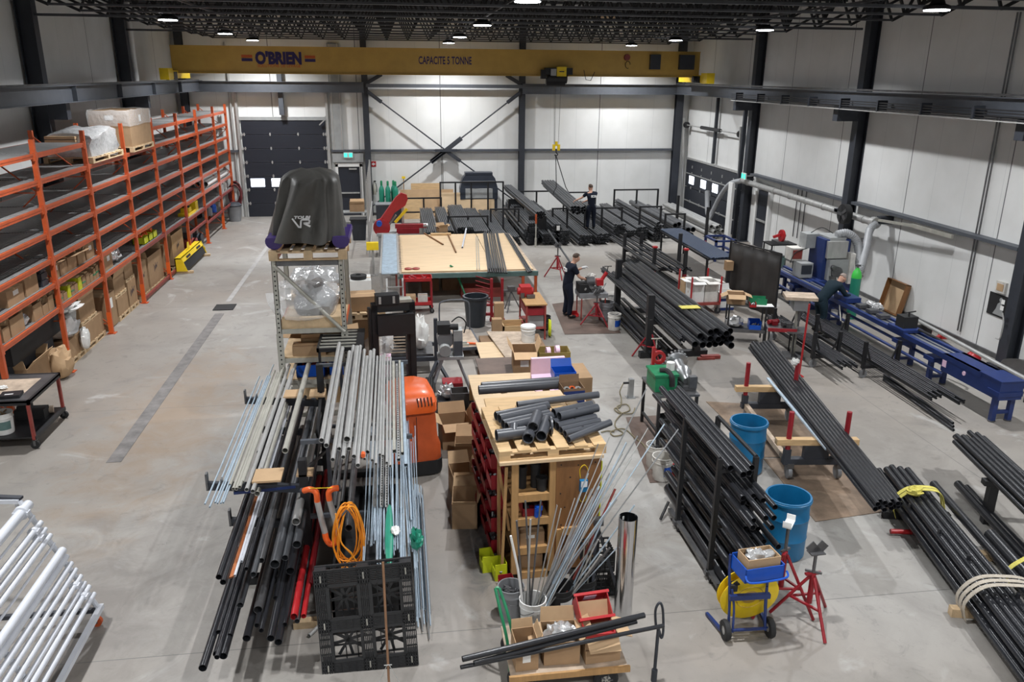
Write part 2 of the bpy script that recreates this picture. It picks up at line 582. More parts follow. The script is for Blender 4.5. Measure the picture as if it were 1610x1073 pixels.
struct('wall_left', MB().bx(XL - .2, XL, YF, YB, 0, ZC), M['wall_x'])
struct('wall_right', MB().bx(XR, XR + .2, YF, YB, 0, ZC), M['wall_x'])
struct('wall_back', MB().bx(XL - .2, XR + .2, YB, YB + .2, 0, ZC), M['wall_y'])
struct('wall_front', MB().bx(XL - .2, XR + .2, YF - .2, YF, 0, ZC), M['wall_y'])
struct('baseboard_right', MB().bx(XR - .05, XR, YF, 28.0, 0, .11), M['steel_dark'])
struct('baseboard_back', MB().bx(-1.2, 12.9, YB - .04, YB, 0, .10), M['steel_dark'])
def ibeam(mb, p, q, w, h, tf=0.02, tw=0.015, up=(0, 0, 1)):
	"""I section from p to q; flanges at +-h/2 along up"""
	p, q, up = Vector(p), Vector(q), Vector(up)
	d = (q - p).normalized()
	s = d.cross(up).normalized()
	R = Matrix((s, up, d)).transposed()
	Ln = (q - p).length
	c = (p + q) / 2
	for k in (-1, 1):
		mb.box(c + up * (k * (h - tf) / 2), (w, tf, Ln), R=R)
	mb.box(c, (tw, h - 2 * tf, Ln), R=R)
	return mb
COLY = [0.85, 8.2, 15.55, 22.9, 30.25]
for y in COLY:
	b = ibeam(MB(), (-8.83, y, 0), (-8.83, y, ZC - .1), .30, .40, up=(1, 0, 0))
	b.box((-8.42, y, 5.22), (.46, .26, .42))
	b.box((-8.83, y, .012), (.5, .5, .024))
	struct('steel_column', b, M['charcoal'])
	b = ibeam(MB(), (13.58, y, 0), (13.58, y, ZC - .1), .30, .32, up=(1, 0, 0))
	b.box((13.10, y, 5.20), (.66, .26, .42))
	b.box((13.55, y, .012), (.5, .5, .024))
	struct('steel_column', b, M['charcoal'])
for x, w in ((-8.75, .3), (-1.15, .26), (5.82, .26), (13.2, .34)):
	struct('steel_column', ibeam(MB(), (x, YB - .16, 0), (x, YB - .16, ZC - .1), w, .28, up=(0, 1, 0)), M['charcoal'])
# crane runways and the beams across the back wall
b = ibeam(MB(), (-8.05, YF, 5.65), (-8.05, YB - .3, 5.65), .26, .42)
for y in (8.2, 15.55, 22.9, 26.6, 30.25, 33.9):
	b.box((-8.05, y, 5.65), (.25, .02, .38))
struct('runway_beam', b, M['beam_grey'])
b = ibeam(MB(), (12.95, YF, 5.62), (12.95, YB - .3, 5.62), .26, .42)
struct('runway_beam', b, M['beam_grey'])
for x in (-8.05, 12.95):
	struct('crane_rail', MB().bx(x - .03, x + .03, YF, YB - .4, 5.85, 5.90), M['steel_dark'])
b = ibeam(MB(), (-8.6, YB - .45, 5.62), (-1.2, YB - .45, 5.62), .24, .44)
struct('crossbeam', b, M['beam_grey'])
b = ibeam(MB(), (5.8, YB - .45, 5.60), (13.1, YB - .45, 5.60), .24, .44)
struct('crossbeam', b, M['beam_grey'])
struct('crossbeam', MB().bx(-1.1, 5.8, YB - .42, YB - .28, 5.62, 5.77), M['beam_grey'])
for x0, x1 in ((-8.6, -6.75), (-2.75, -1.2), (-1.1, 5.75), (5.9, 13.0)):
	struct('wall_girt', MB().bx(x0, x1, YB - .20, YB - .003, 2.86, 2.95), M['beam_grey'])
# X bracing
for p, q in (((-1.05, 5.45), (2.30, 2.95)), ((5.72, 5.45), (2.36, 2.95)), ((2.28, 2.88), (-1.05, .45)), ((2.38, 2.88), (5.72, .45)),
			((-1.05, 5.8), (.9, 6.9)), ((5.72, 5.8), (3.8, 6.9))):
	b = MB()
	P, Q = Vector((p[0], YB - .34, p[1])), Vector((q[0], YB - .34, q[1]))
	b.cyl(P, Q, .032, n=8)
	d = (Q - P).normalized()
	b.bar(P, P + d * .75, .05, .16)
	struct('cross_brace', b, M['charcoal'])
b = MB().bx(1.85, 2.85, YB - .40, YB - .30, 2.86, 2.98)
b.bar((1.65, YB - .34, 2.40), (3.05, YB - .34, 3.46), .05, .20)
struct('brace_gusset', b, M['charcoal'])
# right wall girt
for y0, y1 in ((YF, .6), (1.1, 7.95), (8.45, 15.3), (15.8, 22.65), (23.15, 29.9)):
	struct('wall_girt', MB().bx(XR - .26, XR - .003, y0, y1, 2.60, 2.68), M['beam_grey'])
for y0, y1 in ((YF, .6), (1.1, 7.95), (8.45, 15.3), (15.8, 22.65), (23.15, 30.0)):
	struct('wall_girt', MB().bx(XL + .003, XL + .22, y0, y1, 2.60, 2.68), M['beam_grey'])
# roof trusses
TR = None
def truss_mesh(ext):
	b = MB()
	x0, x1 = -6.95, 11.85
	zb, zt = 7.50, 8.42
	if ext:
		b.bx(-8.65, 13.25, -.045, .045, zb - .02, zb + .04)
	b.bx(x0, x1, -.05, .05, zb - .015, zb + .03)
	b.bx(XL + .05, XR - .05, -.065, .065, zt - .05, zt + .06)
	b.cur = 1
	n = 22
	dx = (x1 - x0) / n
	for i in range(n):
		xa = x0 + i * dx
		b.bar((xa, 0, zb), (xa + dx / 2, 0, zt), .05)
		b.bar((xa + dx / 2, 0, zt), (xa + dx, 0, zb), .05)
	for k in (0, 1):
		b.bar((x0, 0, zb), (XL + .1, 0, zt), .06) if k == 0 else b.bar((x1, 0, zb), (XR - .1, 0, zt), .06)
	return b.mesh('roof_truss', [M['truss'], M['deck']], smooth=False)
T0, T1 = truss_mesh(False), truss_mesh(True)
y = 22.9 - 1.8375 * 14
while y < YB - .6:
	k = round((y - 22.9) / 1.8375)
	o = bpy.data.objects.new('roof_truss', T1 if k % 4 == 0 else T0)
	C.objects.link(o)
	o.location = (0, y, 0)
	o['kind'] = 'structure'
	y += 1.8375
for x in (-4.2, 2.4, 9.0):
	struct('truss_bridging', MB().bx(x - .02, x + .02, YF + .5, YB - .4, 7.56, 7.60), M['truss'])
struct('ceiling_panel', MB().bx(4.6, 6.4, 27.0, 28.0, 8.30, 8.33), M['grey_mid'])  # plain sheets above the trusses, one grey and one tan
struct('ceiling_panel', MB().bx(7.4, 8.3, 30.8, 31.6, 8.22, 8.25), M['card_light'])
# ---------------------------------------------------------------- lamps
M['lens'] = emat('lit_lamp_lens', (0.93, 0.95, 1.0), 28)
SPY = [-7.0, 0.35, 7.7, 15.05, 22.45, 29.8, 35.5]
SPX = [-5.4, 2.4, 10.15]
nm = {22.45: 'nearest', 29.8: 'middle', 35.5: 'farthest'}
first = None
LAMPW = 185
for ix, x in enumerate(SPX):
	for y in SPY:
		row = ('left', 'centre', 'right')[ix]
		lab = 'round high-bay lamp under the dark trusses, %s row, %s lit one' % (row, nm.get(y))
		grp = None
		if y == 15.05 and ix == 2:
			lab = 'round high-bay lamp at the top right corner, nearest lit lamp of the right row'
		elif y not in nm:
			lab, grp = 'round high-bay lamp above or behind the viewer, outside the picture', 'lamps outside the picture'
		if first is None:
			t = thing('high_bay_lamp', lab, 'lamp', (x, y, 7.42), 0, grp)
			MB().lathe([(0.02, .20), (.10, .19), (.14, .10), (.24, .06), (.25, .0), (.23, -.005)], 24, cap0=True).build('housing', M['black'], t)
			MB().lathe([(0.0, -.008), (.225, -.008), (.225, -.02), (.0, -.02)], 24).build('lens', M['lens'], t)
			MB().cyl((0, 0, .2), (0, 0, .75), .012, n=6).build('hanger', M['black'], t)
			first = t
		else:
			r = dup(first, (x, y, 7.42), label=lab)
			if grp:
				r['group'] = grp
			elif 'group' in r:
				del r['group']
		ld = bpy.data.lights.new('lamp_light', 'AREA')
		ld.shape = 'DISK'
		ld.size = 0.30
		ld.spread = math.radians(140)
		ld.energy = LAMPW
		ld.color = (0.97, 0.985, 1.0)
		lo = bpy.data.objects.new('lamp_light', ld)
		C.objects.link(lo)
		lo.location = (x, y, 7.39)
# ---------------------------------------------------------------- door_1: big overhead door in the back wall
d1 = MB().bx(-6.66, -2.86, YB - .10, YB - .001, 4.22, 4.36).build('door_1', M['grey_mid'])
d1['kind'] = 'structure'
for k in range(7):
	z0 = k * 4.22 / 7
	p = MB().bx(-6.55, -2.95, YB - .07, YB - .02, z0 + .006, z0 + 4.22 / 7 - .006)
	for j in range(1, 5):
		p.bx(-6.55, -2.95, YB - .073, YB - .069, z0 + .12 * j, z0 + .12 * j + .006)
	p.build('door_panel', M['door_navy'], d1)
for x in (-6.5, -5.35, -4.15, -3.0):
	for k in range(1, 7):
		z = k * 4.22 / 7
		h = MB()
		for dx in ((-.05, .05) if x in (-6.5, -3.0) else (0,)):
			h.bx(x + dx - .025, x + dx + .025, YB - .088, YB - .07, z - .07, z + .07)
			h.bx(x + dx - .04, x + dx + .04, YB - .09, YB - .07, z - .025, z + .025)
		h.build('hinge', M['galv'], d1)
for x in (-6.05, -5.15, -4.25, -3.35):
	w = MB()
	w.bx(x - .30, x + .30, YB - .082, YB - .071, 1.34, 1.70)
	w.build('window_pane', M['daylight'], d1)
for x in (-6.66, -2.85):
	b = MB().bx(x - .05, x + .05, YB - .16, YB - .001, 0, 5.35)
	b.bx(x - .10, x - .05, YB - .05, YB - .001, 0, 4.4)
	b.build('door_track', M['galv'], d1)
MB().bar((-3.2, YB - .18, 4.02), (-2.95, YB - .18, 4.25), .05).build('latch', M['galv'], d1)
b = MB().bx(-4.85, -4.65, YB - .35, YB - .10, 4.45, 6.4)
struct('door_post', b, M['beam_grey'])
for x in (-6.9, -2.62, -2.25):
	struct('conduit_riser', MB().cyl((x, YB - .1, 2.9 if x > -6 else 0), (x, YB - .1, 7.4), .05, n=10), M['galv'])
struct('hanging_post', MB().bx(-2.70, -2.20, YB - .14, YB - .02, 2.95, 7.4), M['grey_mid'])
# door_2: man door beside it
d2 = MB()
d2.bx(-2.62, -2.50, YB - .12, YB - .001, 0, 2.32).bx(-1.55, -1.43, YB - .12, YB - .001, 0, 2.32).bx(-2.62, -1.43, YB - .12, YB - .001, 2.20, 2.36)
o2 = struct('door_2', d2, M['wall_y'])
MB().bx(-2.50, -1.55, YB - .08, YB - .03, 0.01, 2.20).build('door_leaf', M['door_navy'], o2)
MB().bx(-2.46, -1.60, YB - .15, YB - .08, 1.00, 1.06).build('push_bar', M['galv'], o2)
MB().bx(-2.02, -1.68, YB - .14, YB - .08, 2.07, 2.13).build('door_closer', M['galv'], o2)
struct('trim_1', MB().bx(-2.72, -1.36, YB - .16, YB - .002, 2.40, 2.80), M['grey_mid'])
# door_3: overhead door in the right wall, with its tracks and torsion shaft
d3 = MB().bx(XR - .09, XR - .001, 31.0, 37.45, 2.50, 2.58).build('door_3', M['galv'])
d3['kind'] = 'structure'
for k in range(4):
	z0 = k * .625
	MB().bx(XR - .07, XR - .02, 31.1, 37.4, z0 + .006, z0 + .60).build('door_panel', M['door_navy'], d3)
	if k in (2,):
		MB().bx(XR - .10, XR - .07, 31.1, 37.4, z0 + .60, z0 + .64).build('door_rail', M['galv'], d3)
	if k in (1,):
		MB().bx(XR - .10, XR - .07, 31.1, 37.4, z0 - .04, z0 + .01).build('door_rail', M['galv'], d3)
for y in (36.6, 35.1, 33.7):
	MB().bx(XR - .085, XR - .071, y - .30, y + .30, 1.42, 1.78).build('window_pane', M['daylight'], d3)
for y in (36.6, 35.4, 34.2, 33.0, 31.8):
	for z in (.62, 1.25, 1.9, 2.2):
		MB().bx(XR - .10, XR - .07, y - .03, y + .03, z - .06, z + .06).build('hinge', M['galv'], d3)
for y in (30.95, 37.5):
	s = 1 if y > 34 else -1
	MB().bar((XR - .12, y, 0), (XR - .35, y, 4.35), .08).build('door_track', M['galv'], d3)
MB().cyl((XR - .25, 31.0, 4.05), (XR - .25, 37.4, 4.05), .025, n=8).build('torsion_shaft', M['galv'], d3)
MB().cyl((XR - .25, 33.2, 4.05), (XR - .25, 35.4, 4.05), .075, n=12).build('torsion_spring', M['black'], d3)
for y in (31.15, 37.3):
	MB().cyl((XR - .25, y - .07, 4.05), (XR - .25, y + .07, 4.05), .14, n=16).build('cable_drum', M['black'], d3)
struct('door_strut', MB().bx(XR - .20, XR - .08, 33.95, 34.07, 2.62, 5.35), M['charcoal'])
struct('door_strut', MB().bx(XR - .34, XR - .20, 30.75, 30.87, 0, 5.2), M['charcoal'])
# door_4: man door in the right wall
b = MB()
b.bx(XR - .14, XR - .001, 28.28, 28.42, 0, 2.34).bx(XR - .14, XR - .001, 29.36, 29.50, 0, 2.34).bx(XR - .14, XR - .001, 28.28, 29.50, 2.2, 2.36)
d4 = struct('door_4', b, M['wall_x'])
MB().bx(XR - .08, XR - .03, 28.42, 29.36, .01, 2.2).build('door_leaf', M['door_navy'], d4)
MB().bx(XR - .15, XR - .08, 28.48, 29.30, 1.0, 1.06).build('push_bar', M['galv'], d4)
# bollard-like white jamb panel by the right column
struct('trim_2', MB().bx(13.05, 13.16, 30.42, 30.8, 0, 2.25), M['wall_x'])
struct('downpipe', MB().cyl((-8.62, 30.62, 0), (-8.62, 30.62, 8.4), .09, n=14), M['white'])
# floor channel and mat
struct('floor_drain', MB().bx(-4.93, -4.69, 13.0, 21.9, 0.001, 0.006), mat('drain_pavers', (.17, .16, .155), .6, 0, .35, 4))
struct('floor_drain', MB().bx(-4.88, -4.74, 23.1, 34.8, 0.001, 0.005), mat('drain_grating', (.36, .35, .34), .6, 0, .15, 4))
tag(MB().bx(-5.06, -4.52, 22.22, 22.80, .001, .02).build('drain_cover', M['rubber']),
	'black square cover plate lying on the floor channel in the aisle', 'floor cover')
# conduits hanging off the right wall
for y, z0, z1 in ((17.35, 0.25, 7.6), (17.45, 0.25, 7.6), (26.1, .9, 2.6), (26.4, .9, 2.6), (25.8, .2, 2.6)):
	struct('wall_conduit', MB().cyl((XR - .04, y, z0), (XR - .04, y, z1), .018, n=6), M['steel_dark'])
struct('wall_conduit', MB().cyl((XR - .02, 16.05, 1.62), (XR - .02, 16.05, 2.6), .012, n=6), M['steel_dark'])
struct('wall_conduit', MB().cyl((2.2, YB - .04, .95), (2.2, YB - .04, 2.85), .016, n=6), M['steel_dark'])
struct('wall_socket', MB().bx(2.10, 2.30, YB - .09, YB - .002, .62, .95), M['charcoal'])
# world, camera, view
w = bpy.data.worlds.new('world')
SC.world = w
w.use_nodes = True
w.node_tree.nodes['Background'].inputs[0].default_value = (0.5, 0.55, 0.6, 1)
w.node_tree.nodes['Background'].inputs[1].default_value = 0.05
cd = bpy.data.cameras.new('camera')
cd.sensor_width = 36
cd.lens = 28.48
cd.clip_end = 200
cam = bpy.data.objects.new('camera', cd)
C.objects.link(cam)
cam.matrix_world = Matrix(((0.990033, 0.036091, -0.136135, 0), (-0.14059, 0.310565, -0.940098, 0), (0.00835, 0.949867, 0.312544, 6.2), (0, 0, 0, 1)))
SC.camera = cam
SC.view_settings.view_transform = 'Standard'
SC.view_settings.look = 'None'
SC.view_settings.gamma = 1
SC.view_settings.exposure = 0.52
SC.cycles.use_denoising = True
SC.cycles.max_bounces = 6
SC.cycles.diffuse_bounces = 4
SC.cycles.glossy_bounces = 2
SC.cycles.transparent_max_bounces = 8
# ================================================================ overhead crane
cr = thing('bridge_crane', 'long ochre yellow overhead crane girder spanning the hall below the trusses', 'crane', (2.2, 33.9, 5.90))
b = MB().bx(-10.35, 10.35, -.22, .22, .27, 1.23)
b.bx(-10.4, 10.4, -.30, .30, .25, .28).bx(-10.35, 10.35, -.26, .26, 1.22, 1.25)
b.build('girder', M['crane'], cr)
for s, w in ((-1, 'left'), (1, 'right')):
	x = s * 10.28
	e = MB().bx(x - .14, x + .14, -1.6, 1.6, .06, .34)
	e.bx(x - .16, x + .16, -1.75, -1.1, .02, .42)
	e.build('end_truck', M['yellow'], cr)
	MB().bx(x - .2, x + .15, -.95, -.45, .04, .30).cyl((x - .35, -.7, .18), (x + .1, -.7, .18), .13, n=14).build('drive_motor', M['black'], cr)
	for y in (-1.3, 1.3):
		MB().cyl((x - .05, y, .10), (x + .05, y, .10), .10, n=16).build('wheel', M['steel_dark'], cr)
F = XF((-6.42, -.226, .80), (1, 0, 0), (0, 0, 1))
text("O'BRIEN", .58, M['ink_navy'], 'brand_lettering', cr, F, bold=.034, sx=.80)
for s in (-1, 1):
	MB().bx(-6.42 + s * 1.17 - .20, -6.42 + s * 1.17 + .20, -.231, -.225, .83, .93).build('logo_bar', M['ink_red'], cr)
	MB().bx(-6.42 + s * 1.17 - .20, -6.42 + s * 1.17 + .20, -.231, -.225, .70, .81).build('logo_bar', M['ink_navy'], cr)
text('SOLUTIONS DE LEVAGE', .15, M['ink_red'], 'slogan_lettering', cr, XF((-6.42, -.226, .54), (1, 0, 0), (0, 0, 1)), bold=.002)
text('CAPACITE 5 TONNE', .40, M['ink_navy'], 'capacity_lettering', cr, XF((-.07, -.226, .79), (1, 0, 0), (0, 0, 1)), bold=.008, sx=.57)
for x, wd in ((8.42, .42), (9.75, .62)):
	MB().bx(x - wd / 2, x + wd / 2, -.42, -.22, .55, 1.12).build('control_cabinet', M['charcoal'], cr)
MB().cyl((7.25, -.36, 1.0), (7.25, -.22, 1.0), .12, n=14).build('cable_reel', M['maroon'], cr)
MB().path([V(7.3 + .1 * math.cos(a), -.28, .72 + .14 * math.sin(a)) for a in [i * PI / 8 for i in range(14)]], .012, 6).build('festoon_cable', M['black'], cr)
ho = thing('wire_rope_hoist', 'small hoist trolley with yellow label hanging from the crane girder', 'hoist', (6.62, 33.52, 6.05))
b = MB().bx(-.55, .55, -.22, .14, .16, .42).bx(-.7, -.5, -.15, .1, .0, .35).cyl((-.45, 0, .02), (.35, 0, .02), .20, n=16)
b.build('trolley_frame', M['black'], ho)
MB().bx(-.10, .28, -.30, -.20, .10, .46).build('gear_cover', M['yellow'], ho)
MB().bx(-.01, .19, -.303, -.30, .26, .30).build('cover_mark', M['ink_dark'], ho)
MB().bx(-.34, -.12, -.27, -.2, .12, .38).build('control_box', M['grey_mid'], ho)
b = MB().cyl((-.48, 0, -.12), (.28, 0, -.12), .15, n=16)
b.build('rope_drum', M['rubber'], ho)
for x in (-.16, -.10, .14):
	MB().cyl((x * .9, 0, -.15), (x * .6, 0, -2.62), .008, n=6).build('wire_rope', M['steel_dark'], ho)
b = MB()
for x in (-.1, .1):
	b.bx(x - .05, x + .05, -.06, .06, -2.80, -2.56)
b.bx(-.05, .05, -.04, .04, -2.44, -2.62)
b.build('hook_block', M['yellow'], ho)
MB().path(smoothpts([(0, 0, -2.75), (.0, 0, -2.88), (.07, 0, -2.96), (0, 0, -3.02), (-.06, 0, -2.97)], 5), .022, 8).build('hook', M['rubber'], ho)
b = MB().path([(8.3 - 6.62 - .68, -.2, .35), (1.1, -.2, -.02), (1.3, -.2, -.05), (1.45, -.2, .28)], .014, 6)
b.build('power_cable', M['black'], ho)
# conductor bars and festoon under the right runway
t = thing('conductor_rail', 'black conductor bar with cable loops hung along the right crane runway', 'power rail', (12.62, 0, 5.38))
b = MB()
for z in (0, .06, .12, .18):
	b.bx(-.03, .03, -8, 30.2, z, z + .03)
b.build('bar', M['black'], t)
MB().bx(-.05, .05, -8, 30.2, -.04, -.015).build('bottom_flange', M['galv'], t)
for i in range(16):
	y = 2 + i * 1.85
	MB().bx(-.06, .22, y - .03, y + .03, -.02, .26).build('hanger_bracket', M['charcoal'], t)
# ================================================================ cartons and pallets
def carton(label, loc, size, rz=0.0, opened=False, flaps=(70, 70, 70, 70), m='card', cat='box', group=None, fill=None, name='cardboard_box', print_m=None, fh=None):
	"""flaps: opening angle of the -y, +x, +y, -x flap measured from upright (None = torn off)"""
	sx, sy, sz = size
	t = 0.008 if max(size) < .8 else .012
	if not opened:
		o = thing(name, label, cat, loc, rz, group)
		MB().bx(-sx / 2, sx / 2, -sy / 2, sy / 2, 0, sz).build('body', M[m], o)
		MB().bx(-sx / 2 - .001, sx / 2 + .001, -.025, .025, sz - .06, sz + .002).build('tape', M['card_light'], o)
		if print_m:
			MB().bx(sx / 2, sx / 2 + .002, -.12 * sy, .2 * sy, sz * .55, sz * .85).build('paper_sticker', M[print_m], o)
			MB().bx(-.25 * sx, .1 * sx, -sy / 2 - .002, -sy / 2, sz * .55, sz * .8).build('paper_sticker', M[print_m], o)
		return o
	o = thing(name, label, cat, loc, rz, group)
	b = MB()
	b.bx(-sx / 2, sx / 2, -sy / 2, sy / 2, 0, t)
	b.bx(-sx / 2, sx / 2, -sy / 2, -sy / 2 + t, t, sz).bx(-sx / 2, sx / 2, sy / 2 - t, sy / 2, t, sz)
	b.bx(-sx / 2, -sx / 2 + t, -sy / 2 + t, sy / 2 - t, t, sz).bx(sx / 2 - t, sx / 2, -sy / 2 + t, sy / 2 - t, t, sz)
	b.build('body', M[m], o)
	fl = fh or min(sx, sy) * .5
	dirs = ((0, -1), (1, 0), (0, 1), (-1, 0))
	for (dx, dy), a in zip(dirs, flaps):
		if a is None:
			continue
		a = math.radians(a)
		L = sx if dx == 0 else sy
		base = Vector((dx * sx / 2, dy * sy / 2, sz))
		out = Vector((dx * math.sin(a), dy * math.sin(a), math.cos(a)))
		side = Vector((-dy, dx, 0))
		ins = min(fl * .08, .02)
		pts = [base - side * (L / 2 - .004), base + side * (L / 2 - .004), base + side * (L / 2 - ins) + out * fl, base - side * (L / 2 - ins) + out * fl]
		nn = side.cross(out).normalized() * t * .7
		MB().add(pts + [p + nn for p in pts], [(3, 2, 1, 0), (4, 5, 6, 7), (0, 1, 5, 4), (1, 2, 6, 5), (2, 3, 7, 6), (3, 0, 4, 7)]).build('flap', M['card_light' if m == 'card' else m], o)
	if print_m:
		MB().bx(-.2 * sx, .15 * sx, -sy / 2 - .002, -sy / 2, sz * .3, sz * .6).build('paper_sticker', M[print_m], o)
		MB().bx(sx / 2, sx / 2 + .002, -.1 * sy, .2 * sy, sz * .5, sz * .8).build('paper_sticker', M[print_m], o)
	if fill:
		fm, top = fill
		nx, ny = 7, 7
		vs = []
		for j in range(ny):
			for i in range(nx):
				x = -sx / 2 + t + (sx - 2 * t) * i / (nx - 1)
				y = -sy / 2 + t + (sy - 2 * t) * j / (ny - 1)
				vs.append((x, y, sz * top * (0.85 + .3 * rnd.random())))
		fs = [(j * nx + i, j * nx + i + 1, (j + 1) * nx + i + 1, (j + 1) * nx + i) for j in range(ny - 1) for i in range(nx - 1)]
		MB().add(vs, fs).build('contents', M[fm], o, smooth=False)
	return o
def pallet(label, loc, rz=0.0, size=(1.2, 1.0, .13), n=7, group=None, m='pallet_wood'):
	sx, sy, sz = size
	o = thing('wooden_pallet', label, 'pallet', loc, rz, group)
	bw = sx / n * .72
	for i in range(n):
		x = -sx / 2 + bw / 2 + (sx - bw) * i / (n - 1)
		MB().bx(x - bw / 2, x + bw / 2, -sy / 2, sy / 2, sz - .02, sz).build('deck_board', M[m], o)
	for y in (-sy / 2 + .05, 0, sy / 2 - .05):
		b = MB()
		for x in (-sx / 2 + .07, 0, sx / 2 - .07):
			b.bx(x - .07, x + .07, y - .05, y + .05, .02, sz - .04)
		b.bx(-sx / 2, sx / 2, y - .05, y + .05, sz - .04, sz - .02)
		b.build('stringer', M[m], o)
		MB().bx(-sx / 2, sx / 2, y - .05, y + .05, 0, .02).build('bottom_board', M[m], o)
	return o
# ================================================================ orange pallet rack along the left wall
RX0, RX1 = -8.20, -7.10
UY = [14.85, 17.65, 20.42, 23.25, 26.05, 28.95, 31.80, 34.85, 37.45]
LV = [4.63, 4.11, 3.57, 3.04, 2.51, 2.00, 1.47]
rk = thing('pallet_rack', 'long orange pallet rack with grey wire shelves along the left wall', 'shelving', (RX1, UY[0], 0))
def upright_frame():
	b = MB()
	for x in (RX1 - RX1, RX0 - RX1):
		b.bx(x - .045, x + .045, -.04, -.033, 0, 4.90).bx(x - .045, x - .038, -.033, .04, 0, 4.90).bx(x + .038, x + .045, -.033, .04, 0, 4.90)
		b.bx(x - .10, x + .10, -.09, .09, 0, .012)
	z = .25
	k = 0
	while z < 4.7:
		b.bx(RX0 - RX1 + .04, -.04, -.012, .012, z - .012, z + .012)
		if z + .9 < 4.8:
			a, c = (RX0 - RX1 + .04, -.04) if k % 2 else (-.04, RX0 - RX1 + .04)
			b.bar((a, 0, z), (c, 0, z + .9), .025)
		z += .9
		k += 1
	return b.mesh('upright_frame', M['orange'])
fm = upright_frame()
for y in UY:
	o = bpy.data.objects.new('upright_frame', fm)
	C.objects.link(o)
	o.parent = rk
	o.location = (0, y - UY[0], 0)
	MB().bx(-.055, .055, -.05, -.042, .02, .55).build('post_guard', M['orange_bright'], rk, (0, y - UY[0], 0))
def rackbeam(L, x, nm, m):
	b = MB()
	b.bx(x - .022, x + .022, .04, L - .04, -.10, -.01)
	b.bx(x - .022 if x < -.5 else x - .01, x + .03, .04, L - .04, -.045, 0)
	for y in (.04, L - .1):
		b.bx(x - .03, x + .035, y, y + .06, -.14, .03)
	return b
def deck(L):
	b = MB()
	n = 20
	for i in range(n):
		x = RX0 - RX1 + .05 + (1.0) * i / (n - 1)
		b.bx(x - .021, x + .021, .06, L - .06, -.012, .002)
	for k in range(8):
		y = .1 + (L - .2) * k / 7
		b.bx(RX0 - RX1 + .02, -.02, y - .012, y + .012, -.022, -.010)
	return b
M['wire_deck'] = mat('grey_wire_deck', (0.30, 0.30, 0.30), 0.42, 0.3, 0.15)
for i in range(8):
	y0, y1 = UY[i], UY[i + 1]
	lv = list(LV)
	if i in (2, 3):
		lv = LV[1:]
	if i >= 5:
		lv = LV[:5] + [1.93, 1.38]
	if i >= 6:
		lv = lv[:] + [.80]
	if i == 5:
		lv = lv + [.92]
	if i in (3, 4):
		lv = lv + [.16]
	for z in lv:
		m = M['orange'] if z > 1.9 or i < 3 else M['maroon']
		rackbeam(y1 - y0, 0, 'beam', m).build('beam', m, rk, (0, y0 - UY[0], z))
		rackbeam(y1 - y0, RX0 - RX1, 'rear_beam', m).build('rear_beam', m, rk, (0, y0 - UY[0], z))
		if z > 1:
			deck(y1 - y0).build('wire_shelf', M['wire_deck'], rk, (0, y0 - UY[0], z))
# loads on top of the rack
pallet('pallet under the film-wrapped boards on the orange rack', (-7.58, 21.85, 4.115), PI / 2, (2.3, 1.1, .14), 8)
t = thing('wrapped_boards', 'stack of boards wrapped in shiny film on top of the orange rack', 'pallet load', (-7.58, 21.85, 4.257))
MB().bx(-.45, .42, -.85, .75, 0, .22).build('carton_layer', M['card'], t)
b = MB()
nu, nv = 22, 7
vs = []
for j in range(nv):
	h = [0, .12, .26, .40, .50, .56, .60][j]
	for i in range(nu):
		a = 2 * PI * i / nu
		k = 1.0 if j < 5 else (0.88 if j == 5 else .6)
		x = max(-.52, min(.50, .75 * math.cos(a))) * k + rnd.uniform(-.04, .04)
		y = max(-1.0, min(1.0, 1.5 * math.sin(a))) * k + rnd.uniform(-.05, .05)
		vs.append((x, y, h + .05 * math.sin(3 * a) * (j > 3)))
vs.append((0, 0, .62))
fs = [(j * nu + i, j * nu + (i + 1) % nu, (j + 1) * nu + (i + 1) % nu, (j + 1) * nu + i) for j in range(nv - 1) for i in range(nu)]
fs += [((nv - 1) * nu + i, (nv - 1) * nu + (i + 1) % nu, nv * nu) for i in range(nu)]
b.add(vs, fs).build('film_wrap', M['film_silver'], t)
for z in (.26, .34, .42):
	MB().bx(-.47, .2, -1.12, .3, z, z + .06).build('board', M['card_light'], t)
pallet('pallet under the big film-wrapped carton on the orange rack', (-7.50, 24.6, 4.115), PI / 2, (2.0, 1.1, .14), 7)
t = carton('huge closed carton under clear film on top of the orange rack', (-7.50, 24.65, 4.257), (1.02, 1.95, .93), m='card')
MB().bx(.515, .52, -.1, .08, .62, .80).build('paper_sticker', M['paper'], t)
MB().bx(-.1, .12, -.985, -.98, .70, .82).build('paper_sticker', M['paper'], t)
b = MB()
n = 26
vs = []
for i in range(n):
	a = 2 * PI * i / n
	for z, k in ((.55, 1.0), (.86, 1.02), (.955, .98)):
		vs.append((max(-.53, min(.53, .8 * math.cos(a))) * k, max(-1.0, min(1.0, 1.5 * math.sin(a))) * k, z + rnd.uniform(-.02, .02)))
fs = []
for i in range(n):
	for k in (0, 1):
		fs.append((i * 3 + k, ((i + 1) % n) * 3 + k, ((i + 1) % n) * 3 + k + 1, i * 3 + k + 1))
b.add(vs, fs).build('film_wrap', M['film'], t)
